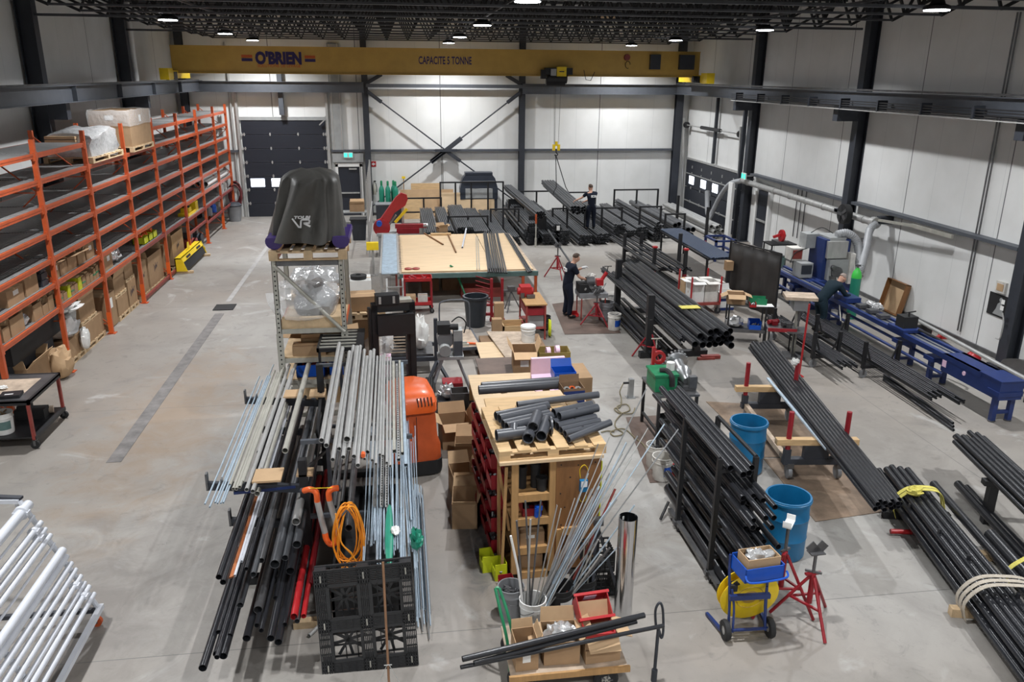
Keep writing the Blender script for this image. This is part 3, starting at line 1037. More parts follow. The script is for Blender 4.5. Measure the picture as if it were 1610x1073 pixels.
# large cartons on the floor under the rack, near to far
T = [  # y0, y1, z base, height, depth, state, label
	(15.95, 17.0, .0, .66, .95, 'open', 'wide open carton half hidden behind the black work cart'),
	(18.0, 18.95, .13, .42, .95, 'closed', 'low carton beside a plastic bag at the orange rack foot'),
	(18.98, 20.30, .13, .48, .95, 'closed', 'lower carton of the pair right of the shiny wrapped bundle'),
	(20.55, 21.35, .02, .86, 1.0, 'label', 'tall carton with white papers taped on it under the rack'),
	(21.42, 22.30, .13, .46, 1.0, 'closed', 'lower carton behind the papered one'),
	(22.38, 23.12, .13, .66, 1.0, 'closed', 'lower carton in the tallest stack under the rack'),
	(23.40, 24.25, .13, .92, 1.0, 'closed', 'tall single carton right after the two-high stack'),
	(24.40, 25.90, .13, .90, 1.0, 'open', 'bulging open carton left of the yellow lifting beam'),
	(26.12, 26.62, .13, .92, 1.0, 'closed', 'narrow carton beside the rack post near the yellow beam'),
	(27.15, 28.65, .18, .98, 1.0, 'open', 'farthest big open carton above the yellow lifting beam'),
]
for i, (y0, y1, z, h, dp, st, lab) in enumerate(T):
	xc = -7.22 - dp / 2
	if z > .1:
		pallet('pallet under the ' + lab, (xc + .02, (y0 + y1) / 2, .0), PI / 2, (y1 - y0, dp, .13), 5)
	elif st == 'open':
		z = .002
	o = carton(lab, (xc, (y0 + y1) / 2, z + .002), (dp, y1 - y0 - .03, h), opened=st == 'open', flaps=(20, None, 15, None) if i else (15, 40, 30, None),
			print_m='paper' if st == 'label' else None, fh=.2, fill=('card_dark', .7) if st == 'open' else None)
	if st != 'label':
		if i > 4:
			scrawl(o, ((-.2, .1), (-.16, -.12), (-.1, .05), (-.05, -.08), (0, .12), (.0, -.05), (.06, .04), (.1, -.04), (.14, .06), (.2, .08)), .018, M['ink_dark'], 'scrawled_mark', XF((dp / 2, 0, h * .55), (0, 1, 0), (0, 0, 1)))
for (y0, y1, z, h, lab, tilt) in ((18.95, 20.0, .61, .50, 'upper carton with torn flap on the stack by the shiny bundle', 0), (21.40, 22.3, .60, .44, 'upper open carton with white label behind the papers carton', 0),
							(22.35, 23.10, .80, .44, 'upper carton tilting on its pallet atop the tallest stack', .0)):
	pallet('thin pallet under the ' + lab, (-7.70, (y0 + y1) / 2, z), PI / 2, (y1 - y0, .95, .09), 5)
	carton(lab, (-7.72, (y0 + y1) / 2, z + .092), (.95, y1 - y0 - .05, h), opened=lab.startswith('upper open') or 'torn' in lab, flaps=(30, 15, 50, None), fill=('card_dark', .8), fh=.22)
# shiny wrapped bundles, bags
def blob(label, cat, loc, r, m, seed, name, squash=0.8, nu=18, nv=10, amp=.16, part='bag'):
	rr = random.Random(seed)
	b = MB()
	vs = [(0, 0, 0)]
	for j in range(1, nv):
		th = PI * j / nv
		for i in range(nu):
			a = 2 * PI * i / nu
			k = 1 + rr.uniform(-amp, amp)
			vs.append((r[0] * math.cos(a) * math.sin(th) ** .7 * k, r[1] * math.sin(a) * math.sin(th) ** .7 * k, r[2] * (1 - math.cos(th)) * k * .96))
	vs.append((0, 0, r[2] * 2))
	fs = []
	for i in range(nu):
		fs.append((0, 1 + (i + 1) % nu, 1 + i))
		for j in range(nv - 2):
			p, q = 1 + j * nu, 1 + (j + 1) * nu
			fs.append((p + i, p + (i + 1) % nu, q + (i + 1) % nu, q + i))
		fs.append((1 + (nv - 2) * nu + i, 1 + (nv - 2) * nu + (i + 1) % nu, len(vs) - 1))
	b.add(vs, fs)
	o = b.build(name, M[m], None, loc)
	return tag(o, label, cat)
blob('shiny clear wrapped bundle hanging out beside the second orange rack post', 'plastic wrap', (-7.45, 18.35, .565), (.38, .42, .30), 'film_silver', 3, 'wrapped_bundle')
blob('white plastic sheet crumpled on top of the wrapped bundle by the rack', 'plastic sheet', (-7.40, 18.45, 1.13), (.36, .5, .10), 'white', 5, 'plastic_sheet', amp=.3)
blob('brown film-wrapped sack slumped at the foot of the orange rack', 'sack', (-7.16, 17.28, 0), (.26, .28, .34), 'card_light', 9, 'sack')
blob('white plastic bag hanging on the carton by the rack post', 'bag', (-7.12, 18.75, .16), (.10, .16, .24), 'white', 12, 'plastic_bag')
blob('silver foil bag on the third bay shelf of the orange rack', 'bag', (-7.45, 22.0, 1.475), (.30, .38, .19), 'film_silver', 15, 'foil_bag')
b = MB().bx(-.5, .45, -1.3, 1.25, 0, .55)
tag(b.build('dark_crate', M['rubber'], None, (-7.72, 16.9, .86)), 'dark tarp-covered crate at the back of the first rack bay', 'crate')
C.objects[-1].name = 'covered_crate'
tag(MB().bx(-.45, .4, -1.0, 1.0, 0, .858).build('crate_stand', M['charcoal'], None, (-7.85, 16.9, 0)), 'dark stand under the tarp-covered crate in the first rack bay', 'stand')
# cartons on the two lowest shelves
S2 = [(15.62, 16.32, .30, .7, 'closed', 'low carton with white label on the left end shelf'), (16.42, 17.0, .36, .35, 'closed', 'flat carton with hand hole standing on edge on the rack shelf'),
	(17.86, 18.10, .34, .5, 'open', 'carton with raised flap right beside the second orange post'), (18.16, 18.56, .25, .5, 'closed', 'small square carton next to the raised-flap carton'),
	(18.62, 19.12, .30, .6, 'open', 'open carton in the middle of the second bay shelf'), (19.20, 19.66, .28, .6, 'open', 'open carton third from the right of the second bay shelf'),
	(19.74, 20.28, .34, .6, 'closed', 'carton with white tag at the right end of the second bay shelf')]
for i, (y0, y1, h, dp, st, lab) in enumerate(S2):
	carton(lab, (-7.14 - dp / 2 - .03, (y0 + y1) / 2, 2.004), (dp, y1 - y0, h), opened=st == 'open', flaps=(60, 75, 40, 10), print_m='paper' if i in (0, 2, 6) else None, fh=.18, fill=('card_dark', .6))
carton('carton with white tags on the third bay shelf of the orange rack', (-7.5, 21.15, 1.474), (.62, .62, .40), opened=True, flaps=(50, None, 60, 80), print_m='paper', fh=.2, fill=('card_dark', .6))
for i in range(3):
	tag(MB().bx(-.16, .16, -.14, .14, 0, .12).bx(-.13, .13, -.11, .11, .12, .15).build('tool_case', M['charcoal'], None, (-7.32, 17.32, 2.004 + .152 * i)),
		'dark stacked case by the second rack post, %s of three' % ('bottom', 'middle', 'top')[i], 'case')
S1 = [(15.15, 15.42, .26, 0), (15.48, 16.05, .34, 0), (16.1, 16.42, .24, 3), (16.5, 16.9, .32, 1), (16.95, 17.2, .20, 0), (17.24, 17.5, .30, 0),
	(17.85, 18.02, .20, 1), (18.08, 18.26, .16, 0), (18.34, 18.48, .26, 2), (18.52, 18.68, .20, 1), (18.72, 18.9, .2, 0), (18.98, 19.16, .28, 2), (19.22, 19.40, .24, 1), (19.46, 19.66, .26, 0), (19.72, 19.9, .17, 0), (19.95, 20.1, .26, 1), (20.14, 20.3, .30, 1)]
BAG = ('paper bag with torn top at the far left of the lowest shelf', 'wide torn carton on the lowest shelf at left', 'clear bag of fittings on the lowest shelf at left', 'torn carton with green stripe on the lowest shelf', 'little low carton right of the green-striped torn carton', 'open carton at the right end of the first bay lowest shelf')
for i, (y0, y1, h, st) in enumerate(S1):
	y = (y0 + y1) / 2
	if st == 3:
		blob(BAG[2], 'bag', (-7.30, y, 1.475), (.14, .16, .11), 'film_silver', 33, 'parts_bag')
		continue
	if i < 6:
		o = carton(BAG[i], (-7.32, y, 1.474), (.36, y1 - y0, h), opened=True, flaps=(20, None, 10, 30), fh=.1, fill=('card_dark', .7))
	else:
		k = i - 6
		lab = {2: 'yellow', 1: 'green-banded', 0: 'plain brown'}[st]
		o = thing('parts_box', 'small upright %s parts box, %s on the second bay lowest shelf' % (lab, ('first', 'second', 'third', 'fourth', 'fifth', 'sixth', 'seventh', 'eighth', 'ninth', 'tenth', 'last')[k]), 'box', (-7.30, y, 1.474))
		MB().bx(-.15, .15, -(y1 - y0) / 2, (y1 - y0) / 2, 0, h).build('body', M['lime' if st == 2 else 'card'], o)
		if st == 1:
			MB().bx(-.152, .152, -(y1 - y0) / 2 - .002, (y1 - y0) / 2 + .002, h * .4, h * .55).build('band', M['green'], o)
		MB().bx(-.12, .12, -(y1 - y0) / 2 + .01, (y1 - y0) / 2 - .01, h, h + .03).build('contents', M['card_light'], o)
for i, y in enumerate((24.35, 24.85, 25.3)):
	o = thing('parts_bin', 'lime yellow bin of orange straps on the rack shelf, %s of three' % ('left', 'middle', 'right')[i], 'bin', (-7.32, y, 1.474))
	b = MB().bx(-.16, .16, -.2, .2, 0, .02).bx(-.16, -.145, -.2, .2, 0, .2).bx(.145, .16, -.2, .2, 0, .2).bx(-.16, .16, -.2, -.185, 0, .2).bx(-.16, .16, .185, .2, 0, .2)
	b.build('tub', M['lime'], o)
	b = MB()
	for k in range(5):
		b.path(smoothpts([(rnd.uniform(-.1, .1), rnd.uniform(-.15, .15), .08), (rnd.uniform(-.1, .1), rnd.uniform(-.15, .15), .26), (rnd.uniform(-.1, .1), rnd.uniform(-.15, .15), .1)], 4), .022, 6)
	b.build('contents', M['orange_bright'], o)
blob('tan canvas sack standing behind the lime bins on the shelf', 'sack', (-7.6, 25.75, 1.474), (.2, .2, .2), 'card_light', 21, 'sack')
o = thing('chain_fall', 'bright yellow lifting tackle on the rack shelf right of the lime bins', 'lifting gear', (-7.35, 30.3, 1.384))
MB().bx(-.18, .18, -.75, .35, 0, .10).bx(-.14, .14, -.5, -.1, .10, .26).bx(-.15, .15, .5, .9, 0, .34).build('body', M['yellow'], o)
MB().cyl((-.1, -.3, .26), (.12, -.3, .26), .07, n=12).build('winch', M['rubber'], o)
# white rolls at the far end
for i, (dx, dz) in enumerate(((0, 0), (-.30, 0), (-.62, 0), (-.15, .24), (-.46, .24))):
	p = (-7.28 + dx, 33.1, 2.005 + .12 + dz - (.072 if True else 0))
	q = (-7.28 + dx, 37.0, p[2])
	pipe(p, q, .118, M['white'], 'fat white sleeve roll poking through the far end of the rack', 'white rolls on the rack', 'white_roll', 'roll', t=.02)
for i, (y, z, m, nmx, lab, cat) in enumerate(((33.3, .81, 'grey', 'jug', 'grey plastic jug on the low far shelf of the rack', 'jug'), (34.1, .81, 'blue_bright', 'jug', 'blue plastic jug on the low far shelf of the rack', 'jug'), (35.6, .81, 'white', 'jug', 'white jug at the far end of the low rack shelf', 'jug'),
										(35.9, 1.39, 'white', 'jug', 'white jug on the shelf under the white rolls', 'jug'), (36.6, 1.39, 'dirty_white', 'jug', 'dusty jug on the shelf under the white rolls', 'jug'))):
	tag(MB().lathe([(.0, 0), (.14, 0), (.15, .05), (.15, .28), (.05, .36), (.05, .40), (0, .40)], 14).build('jug', M[m], None, (-7.32, y, z + .002)), lab, cat)
for y, lab in ((30.2, 'maroon air compressor tank on the floor under the far rack bays'), (31.1, 'dark compressor tank beside the maroon one under the rack')):
	o = thing('air_compressor', lab, 'compressor', (-7.45, y, 0))
	MB().cyl((-.3, 0, .32), (.3, 0, .32), .2, n=16).bx(-.22, -.16, -.15, .15, 0, .2).bx(.16, .22, -.15, .15, 0, .2).build('tank', M['maroon' if 'maroon' in lab[:8] else 'charcoal'], o)
	MB().bx(-.15, .15, -.12, .12, .5, .72).cyl((0, -.2, .6), (0, .2, .6), .08, n=12).build('pump', M['steel_dark'], o)
# hose coil and bin at the end of the rack
hc = thing('hose_coil', 'dark red hose coiled in a tall loop at the end of the rack', 'hose', (-7.0, 37.55, .9))
b = MB()
for k in range(7):
	rr = .28 + .03 * (k % 4)
	b.path([V(.3 * rnd.uniform(-.1, .1) + (rr * .75) * math.cos(a), -.03 * k, .25 + rr * 1.55 * math.sin(a) - .03 * k) for a in [2 * PI * i / 22 for i in range(22)]], .026, 7, closed=True)
b.build('hose', M['hose_red'], hc)
MB().bx(-.05, .05, -.02, .28, .62, .72).build('hook', M['charcoal'], hc)
o = thing('lidded_bin', 'grey round bin with domed lid at the end of the rack', 'bin', (-6.98, 36.75, 0))
MB().lathe([(0, 0), (.24, 0), (.30, .66), (.32, .68)], 22, cap0=True).build('tub', M['grey'], o)
MB().lathe([(.33, .66), (.33, .70), (.22, .80), (0, .83)], 22).build('lid', M['charcoal'], o)
# yellow lifting beam
o = thing('spreader_beam', 'bright yellow lifting beam lying along the foot of the orange rack', 'lifting beam', (-6.92, 26.75, .075))
X = XF((0, 0, 0), (1, 0, 0), (0, 0, 1))
b = MB()
b.bx(-.17, -.14, 0, 2.9, 0, .42).bx(-.17, .03, 0, 2.9, .40, .43).bx(-.14, .16, 2.86, 2.9, 0, .22).bar((.02, 0.0, .42), (.02, 2.9, .42), .02)
b.prism([(-.17, 0), (.20, 0), (.05, .43), (-.17, .43)], .03, XF((0, .03, 0), (1, 0, 0), (0, 0, 1)))
b.prism([(-.17, 0), (.20, 0), (.05, .43), (-.17, .43)], .03, XF((0, 2.9, 0), (1, 0, 0), (0, 0, 1)))
b.build('beam_body', M['yellow'], o)
MB().add([(.17, .04, .02), (.17, 2.86, .02), (.06, 2.86, .30), (.06, .04, .30), (.15, .04, .01), (.15, 2.86, .01), (.04, 2.86, .29), (.04, .04, .29)],
		[(0, 1, 2, 3), (7, 6, 5, 4), (0, 4, 5, 1), (2, 6, 7, 3)]).build('dark_slot', M['rubber'], o)
MB().add([(.10, .04, .29), (.10, 2.86, .29), (.04, 2.86, .42), (.04, .04, .42)], [(0, 1, 2, 3)]).build('upper_face', M['yellow'], o)
for y in (.55, 2.0):
	for k in range(6):
		MB().box((.086, y + k * .09, .355), (.006, .05 + .02 * (k % 2), .07), R=Matrix.Rotation(-.42, 3, 'Y')).build('worn_lettering', M['ink_dark'], o)
MB().prism([(-.16, 0), (.16, 0), (.05, .26), (-.05, .26)], .03, XF((-.07, 1.45, .42), (0, 1, 0), (0, 0, 1))).build('lifting_lug', M['yellow'], o)
for y in (26.85, 29.45):
	tag(MB().bx(-.30, .38, -.06, .06, 0, .073).build('timber_block', M['pallet_wood'], None, (-6.95, y, .001)), 'timber block under the %s end of the yellow lifting beam' % ('near' if y < 28 else 'far'), 'timber')
# ================================================================ generic helpers for small things
def caster(parent, x, y, r=.07, m='rubber', z=0.0, top=None, name='caster'):
	t = top if top else z + 2 * r + .02
	o = MB().bx(x - .02, x + .02, y - .035, y - .027, z + r * .8, t).bx(x - .02, x + .02, y + .027, y + .035, z + r * .8, t).bx(x - .035, x + .035, y - .035, y + .035, t - .012, t).build(name, M['steel_dark'], parent)
	MB().cyl((x, y - .022, z + r), (x, y + .022, z + r), r, n=16).build('wheel', M[m], o)
	return o
def bucket(label, loc, m='white', r=.15, h=.37, fill=None, cat='bucket', lid=False, band=None, group=None, name='bucket'):
	o = thing(name, label, cat, loc, rnd.uniform(0, 6), group)
	t = .006
	b = MB().lathe([(0, .004), (r * .86, .0), (r * .90, h * .1), (r * .97, h * .74), (r * 1.04, h * .76), (r * 1.04, h * .80), (r, h * .82), (r * 1.0, h * .97), (r * 1.05, h * .97), (r * 1.05, h), (r - t, h), (r * .86, .01), (0, .01)], 24)
	b.build('pail', M[m], o)
	MB().path([V(r * 1.05 * math.cos(a), r * 1.05 * math.sin(a), h * .8 - .10 * math.sin(a) if math.sin(a) > 0 else h * .8) for a in [PI * i / 14 for i in range(15)]], .004, 5).build('bail', M['steel_dark'], o)
	if lid:
		MB().lathe([(0, h + .02), (r * 1.0, h + .02), (r * 1.07, h), (r * 1.07, h - .02)], 24).build('lid', M[m], o)
	if band:
		b = MB()
		n = 8
		for i in range(n):
			a0, a1 = -2.0 + i * .16, -2.0 + (i + 1) * .16
			rr = r * .95
			b.add([(rr * math.cos(a0) * .99, rr * math.sin(a0) * .99, h * .25), (rr * math.cos(a1) * .99, rr * math.sin(a1) * .99, h * .25), (rr * 1.04 * math.cos(a1), rr * 1.04 * math.sin(a1), h * .65), (rr * 1.04 * math.cos(a0), rr * 1.04 * math.sin(a0), h * .65)], [(0, 1, 2, 3)])
		lb = b.build('paper_label', M[band], o)
		o.rotation_euler.z = .3
	if fill:
		b = MB()
		for i in range(22):
			a, rr = rnd.uniform(0, 6.3), r * .75 * math.sqrt(rnd.random())
			p = V(rr * math.cos(a), rr * math.sin(a), h * .78 + rnd.uniform(-.02, .04))
			b.cyl(p, p + V(rnd.uniform(-1, 1), rnd.uniform(-1, 1), rnd.uniform(-.3, .5)).normalized() * .07, .012, n=6)
		b.build('scrap_pieces', M[fill], o)
	return o
def tripod(label, loc, rz=0.0, h=.9, m='red', head='v', group=None, spread=.34, stem='steel_dark'):
	"""pipe jack stand: three legs, braces, sleeve, stem, head"""
	o = thing('pipe_stand', label, 'pipe stand', loc, rz, group)
	hs = h * .62
	MB().cyl((0, 0, hs * .42), (0, 0, hs + .04), .034, n=10).bx(-.10, .10, -.02, .02, hs + .03, hs + .055).build('sleeve', M[m], o)
	for k in range(3):
		a = 2 * PI * k / 3 + .5
		MB().cyl((.03 * math.cos(a), .03 * math.sin(a), hs), (spread * math.cos(a), spread * math.sin(a), .01), .020, n=8).build('leg', M[m], o)
	b = MB()
	for k in range(3):
		a, c = 2 * PI * k / 3 + .5, 2 * PI * (k + 1) / 3 + .5
		f = .52
		b.bar((spread * f * math.cos(a), spread * f * math.sin(a), hs * (1 - f)), (spread * f * math.cos(c), spread * f * math.sin(c), hs * (1 - f)), .025)
	b.build('brace', M[m], o)
	MB().cyl((0, 0, hs), (0, 0, h - .05), .020, n=10).bar((-.09, .03, hs + .08), (.09, -.03, hs + .05), .025).build('stem', M[stem], o)
	b = MB()
	if head == 'v':
		b.bar((-.10, 0, h + .06), (0, 0, h - .05), .012, .12)
		b.bar((.10, 0, h + .06), (0, 0, h - .05), .012, .12)
		b.bx(-.09, .09, -.06, .06, h - .06, h - .045)
	else:
		b.bx(-.11, .11, -.05, .05, h - .06, h - .045).bx(-.11, -.10, -.05, .05, h - .06, h + .02).bx(.10, .11, -.05, .05, h - .06, h + .02)
	b.build('head', M[stem if head == 'v' else 'paper'], o)
	return o
# ================================================================ bottom left: work cart and white tube cart
o = thing('work_cart', 'black steel work cart with stained top and maroon legs before the rack', 'cart', (-6.85, 14.37, 0))
MB().bx(-.62, .60, -.69, .69, .865, .90).build('tabletop', M['steel_dark'], o)
MB().bx(-.62, .60, -.69, -.64, .82, .905).bx(.56, .60, -.69, .69, .82, .905).bx(-.62, .60, .64, .69, .82, .905).build('rim', M['black'], o)
MB().bx(-.40, .38, -.35, .42, .9005, .902).build('cardboard_sheet', M['ply_grey'], o)
for x in (-.58, .56):
	for y in (-.65, .65):
		MB().bx(x - .025, x + .025, y - .025, y + .025, .16, .86).build('leg', M['maroon'], o)
		caster(o, x, y, .075)
MB().bx(-.60, .58, -.67, .67, .20, .225).bx(.54, .60, -.67, .67, .17, .23).build('lower_shelf', M['black'], o)
t = thing('tool_box', 'flat black case with white lettering on the work cart top', 'case', (-6.62, 13.93, .906), .12)
MB().bx(-.16, .16, -.12, .12, 0, .05).build('case_body', M['black'], t)
MB().box((-.02, -.04, .051), (.13, .035, .002)).build('white_mark', M['ink_white'], t)
bucket('white pail with green label on the lower shelf of the work cart', (-6.850, 13.957, 0.230), 'white', .17, .38, 'card_light', band='teal')
blob('grey work gloves lying on the stained top of the work cart', 'gloves', (-6.898, 14.282, 0.910), (.08, .06, .03), 'white', 4, 'work_gloves')
t = thing('plastic_tub', 'blue plastic tub with black rim beside the rack post', 'tub', (-8.192, 17.570, 0.000))
MB().lathe([(0, .0), (.26, 0), (.29, .5), (.31, .5), (.31, .53), (.27, .53), (.24, .03), (0, .03)], 22).build('tub', M['drum_blue'], t)
MB().bx(-.2, .2, -.18, .2, .4, .60).build('scrap_pieces', M['rubber'], t)
tag(MB().bx(-.25, .25, -.12, .12, 0, .18).bx(-.2, .0, -.1, .1, .18, .25).build('air_tool', M['rubber'], None, (-6.65, 14.6, .228)), 'black tool bag on the lower shelf of the work cart', 'bag')
tag(MB().cyl((-.28, 0, .07), (.1, .12, .07), .07, n=10).build('paper_roll', M['ply_grey'], None, (-6.45, 14.65, .228)), 'brown paper roll on the lower shelf of the work cart', 'roll')
o = thing('tube_cart', 'white tube rack cart on orange casters in the bottom left corner', 'cart', (-4.05, 7.2, 0))
P0, P1 = V(.42, 0, .24), V(-.27, 0, 1.56)
for y in (1.45, -.1, -1.5):
	b = MB()
	yy = y
	b.path([P0 + V(0, yy, -.03), lerp(P0, P1, .5) + V(0, yy + .08, 0), P1 + V(0, yy + .16, .02), P1 + V(-.06, yy + .22, -.06)], .03, 8)
	b.bar(P1 + V(0, yy + .16, .02), (-1.05, yy + .3, 1.56), .05)
	b.build('end_frame', M['white_metal'], o)
	MB().bar(P1 + V(.02, yy + .18, .05), (-.62, yy + .24, 1.62), .06, .03).build('dark_top_bar', M['charcoal'], o)
for x in (.44, -1.05):
	MB().bar((x, -1.6, .20), (x, 1.5, .20), .06).build('base_rail', M['white_metal'], o)
	for y in (-1.45, 1.4):
		caster(o, x - .04, y, .065, 'orange', top=.17)
for y in (1.42, -1.5):
	MB().bar((-1.05, y, .20), (.44, y, .20), .05).build('base_crossbar', M['charcoal'], o)
TB = [(.955, .055, 1), (.86, .014, 0), (.79, .034, 1), (.73, .030, 1), (.67, .032, 0), (.60, .014, 0), (.52, .048, 0), (.465, .036, 0), (.40, .032, 0), (.34, .030, 0), (.275, .030, 1), (.215, .024, 0), (.17, .032, 1), (.10, .030, 0)]
for i, (t, r, fl) in enumerate(TB):
	c = lerp(P0, P1, t) + V(.04 + r * .6, 0, .03 + r * .4)
	y1 = 1.42 + .16 * t
	q = V(-4.05, 7.2, 0) + c
	lab = 'white painted tube resting across the white tube cart'
	if i == 0:
		lab = 'thick flanged white tube, topmost on the white tube cart'
	if i == 6:
		lab = 'thick plain white tube halfway up the white tube cart'
	if r < .02:
		lab = 'thin white rod between the tubes on the white tube cart'
	tb = pipe(q + V(0, y1, 0), q + V(0, -1.9, 0), r, M['white_metal'], lab, None if i in (0, 6) else 'white tubes on the tube cart' if r > .02 else 'thin white rods on the tube cart', 'white_tube', 'tube', n=16)
	if fl:
		c2 = MB()
		c2.lathe([(r, .16), (r * 1.45, .165), (r * 1.45, .21), (r, .215)], 14)
		for s in (-1, 1):
			c2.bx(s * r * 1.3 - .012, s * r * 1.3 + .012, -.02, .02, .15, .225)
		c2.build('coupling_collar', M['white_metal'], tb)
# ================================================================ tall grey shelving with the shrouded machine
SX0, SX1, SY0, SY1 = -2.00, -.93, 13.35, 14.75
o = thing('storage_rack', 'tall galvanised punched-steel rack frame carrying the shrouded machine', 'shelving', (SX0, SY0, 0))
for x in (0, SX1 - SX0):
	for y in (0, SY1 - SY0):
		b = MB().bx(x - .04, x + .04, y - .035, y - .027, 0, 3.32).bx(x - .04, x - .032, y - .035, y + .035, 0, 3.32).bx(x + .032, x + .04, y - .035, y + .035, 0, 3.32)
		b.bx(x - .055, x + .055, y - .045, y - .037, 0, 2.05).bx(x - .09, x + .09, y - .08, y + .08, 0, .01)
		b.build('upright', M['galv_dull'], o)
		if y == 0:
			h = MB()
			for k in range(40):
				yy = -.046 if k * .08 + .06 < 2.04 else -.036
				h.bx(x - .012, x + .012, yy - .002, yy, .06 + k * .08, .085 + k * .08)
			h.build('punched_slots', M['rubber'], o)
W = SX1 - SX0
MB().cyl((0, -.05, 3.22), (W, -.05, 2.05), .03, n=10).build('diagonal_brace', M['galv_dull'], o)
for z in (.62, 1.22, 1.62, 2.14, 3.30):
	for y in (0, SY1 - SY0):
		MB().bx(0, W, y - .03, y + .03, z - .10, z - .02).build('beam', M['steel_dark' if z > 3 else 'galv_dull'], o)
for z in (1.22, 1.62, 2.14):
	MB().bx(0, W, 0, SY1 - SY0, z - .02, z).build('shelf_board', M['pallet_wood'], o)
for x in (0, W):
	MB().bx(x - .02, x + .02, 0, SY1 - SY0, 3.22, 3.30).bx(x - .02, x + .02, 0, SY1 - SY0, 2.06, 2.14).build('side_rail', M['orange'], o)
tag(MB().cyl((0, 0, 0), (0, 0, 1.9), .022, n=8).bx(-.03, .03, -.03, .03, 1.35, 1.5).build('post', M['maroon'], None, (-.52, 14.4, 0)), 'thin rusty post with orange band standing right of the punched-steel rack', 'post')
C.objects[-1].name = 'steel_post'
pallet('pallet under the shrouded machine on top of the punched-steel rack', (-1.44, 13.98, 3.302), 0, (1.24, 1.45, .16), 7)
o = thing('shrouded_machine', 'machine under a charcoal fabric cover with white logo on top of the rack', 'machine', (-1.44, 13.95, 3.464))
for s in (-1, 1):
	b = MB()
	b.prism([(.14 * math.cos(a), .09 + .13 * math.sin(a)) for a in [PI * .85 + i * PI * 1.3 / 12 for i in range(13)]], 1.2, XF((s * .53, .6, .045), (1, 0, 0), (0, 0, 1)))
	b.build('cradle', M['purple'], o)
nu, nv = 96, 22
vs = []
rr = random.Random(5)
ph = [rr.uniform(0, 6.28) for _ in range(8)]
for j in range(nv):
	t = j / (nv - 1)
	z = .10 + 1.13 * (t if t < .9 else .9 + (t - .9) * 1.0)
	w = .60 * (1 - t) ** .9 + .41 * (1 - (1 - t) ** .9)
	if t > .86:
		w *= math.sqrt(max(0.02, 1 - ((t - .86) / .15) ** 2))
	dpt = w * 1.05
	for i in range(nu):
		a = 2 * PI * i / nu
		ca, sa = math.cos(a), math.sin(a)
		e = 2 / 3.2
		x = math.copysign(abs(ca) ** e, ca) * w
		y = math.copysign(abs(sa) ** e, sa) * dpt
		fold = .0
		for k, fq in enumerate((5, 9, 14, 7)):
			fold += (.050, .046, .026, .034)[k] * math.sin(fq * a + ph[k] + (1 - t) * (1.5 + k))
		fold *= (.40 + .9 * (1 - t)) * (1 if t < .9 else .4)
		k = 1 + fold / max(w, .2)
		vs.append((x * k - .03 + .10 * t, y * k, z + .02 * math.sin(2 * a + 1) * t + .03 * math.sin(5 * a + ph[5]) * (1 - t) ** 3))
vs.append((0, 0, 1.23))
fs = [(j * nu + i, j * nu + (i + 1) % nu, (j + 1) * nu + (i + 1) % nu, (j + 1) * nu + i) for j in range(nv - 1) for i in range(nu)]
fs += [((nv - 1) * nu + i, (nv - 1) * nu + (i + 1) % nu, nv * nu) for i in range(nu)]
MB().add(vs, fs).build('fabric_cover', M['tarp'], o)
LX = XF((-.075, -.69, .46), (1, 0, 0), (0, .16, 1))
scrawl(o, ((-.125, .055), (-.035, -.075), (-.005, -.08), (.005, .02), (.02, .04), (.125, .04), (.14, .02), (.13, -.015), (.05, -.015)), .026, M['ink_white'], 'logo_mark', LX)
scrawl(o, ((.055, -.02), (.14, -.065)), .030, M['ink_white'], 'logo_mark', LX)
text('TOLBJ', .062, M['ink_white'], 'logo_lettering', o, LX @ Matrix.Translation((.02, .075, .004)), ext=.002, bold=.003, sx=1.5, shear=.2)
# goods on its lower levels
tag(MB().bx(-.5, .5, -.36, .36, 0, 2.18).build('tall_crate', M['pallet_wood'], None, (-1.62, 15.55, 0)), 'tall wooden crate standing directly behind the punched-steel rack', 'crate')
blob('white plastic-wrapped parts on the tall crate behind the punched-steel rack', 'wrapped parts', (-1.60, 15.5, 2.182), (.5, .55, .22), 'film_silver', 41, 'wrapped_parts', amp=.22)
carton('long brown carton behind the punched-steel rack, right of the plastic', (-.80, 15.3, 1.9), (.7, .5, .28), .1)
pallet('stand-alone pallet behind the punched-steel rack', (-.80, 15.3, 1.76), .1, (1.0, .7, .13), 6)
tag(MB().bx(-.38, .38, -.3, .3, 0, 1.75).build('tall_crate', M['card'], None, (-.80, 15.35, 0)), 'tall brown crate standing behind the punched-steel rack', 'crate')
blob('big clear plastic sheet draped over boards on the grey rack shelf', 'plastic sheet', (-1.60, 13.75, 2.142), (.60, .55, .36), 'film', 44, 'plastic_sheet', amp=.12)
blob('grey load inside the clear plastic on the grey rack shelf', 'load', (-1.45, 13.9, 2.142), (.36, .40, .30), 'grey', 47, 'wrapped_load', amp=.08)
tag(MB().bx(-.50, .46, -.06, .06, 0, .16).build('timber_block', M['pallet_wood'], None, (-1.45, 13.40, 2.143)), 'grey timber across the front of the plastic-draped shelf', 'timber')
t = carton('tan carton lying open on the middle shelf of the grey rack', (-1.38, 14.0, 1.622), (.7, .6, .22), .08, True, (60, 80, 20, 85), fill=('card_dark', .6))
carton('flat tan carton in front on the middle shelf of the grey rack', (-1.55, 13.5, 1.622), (.55, .22, .16), .03)
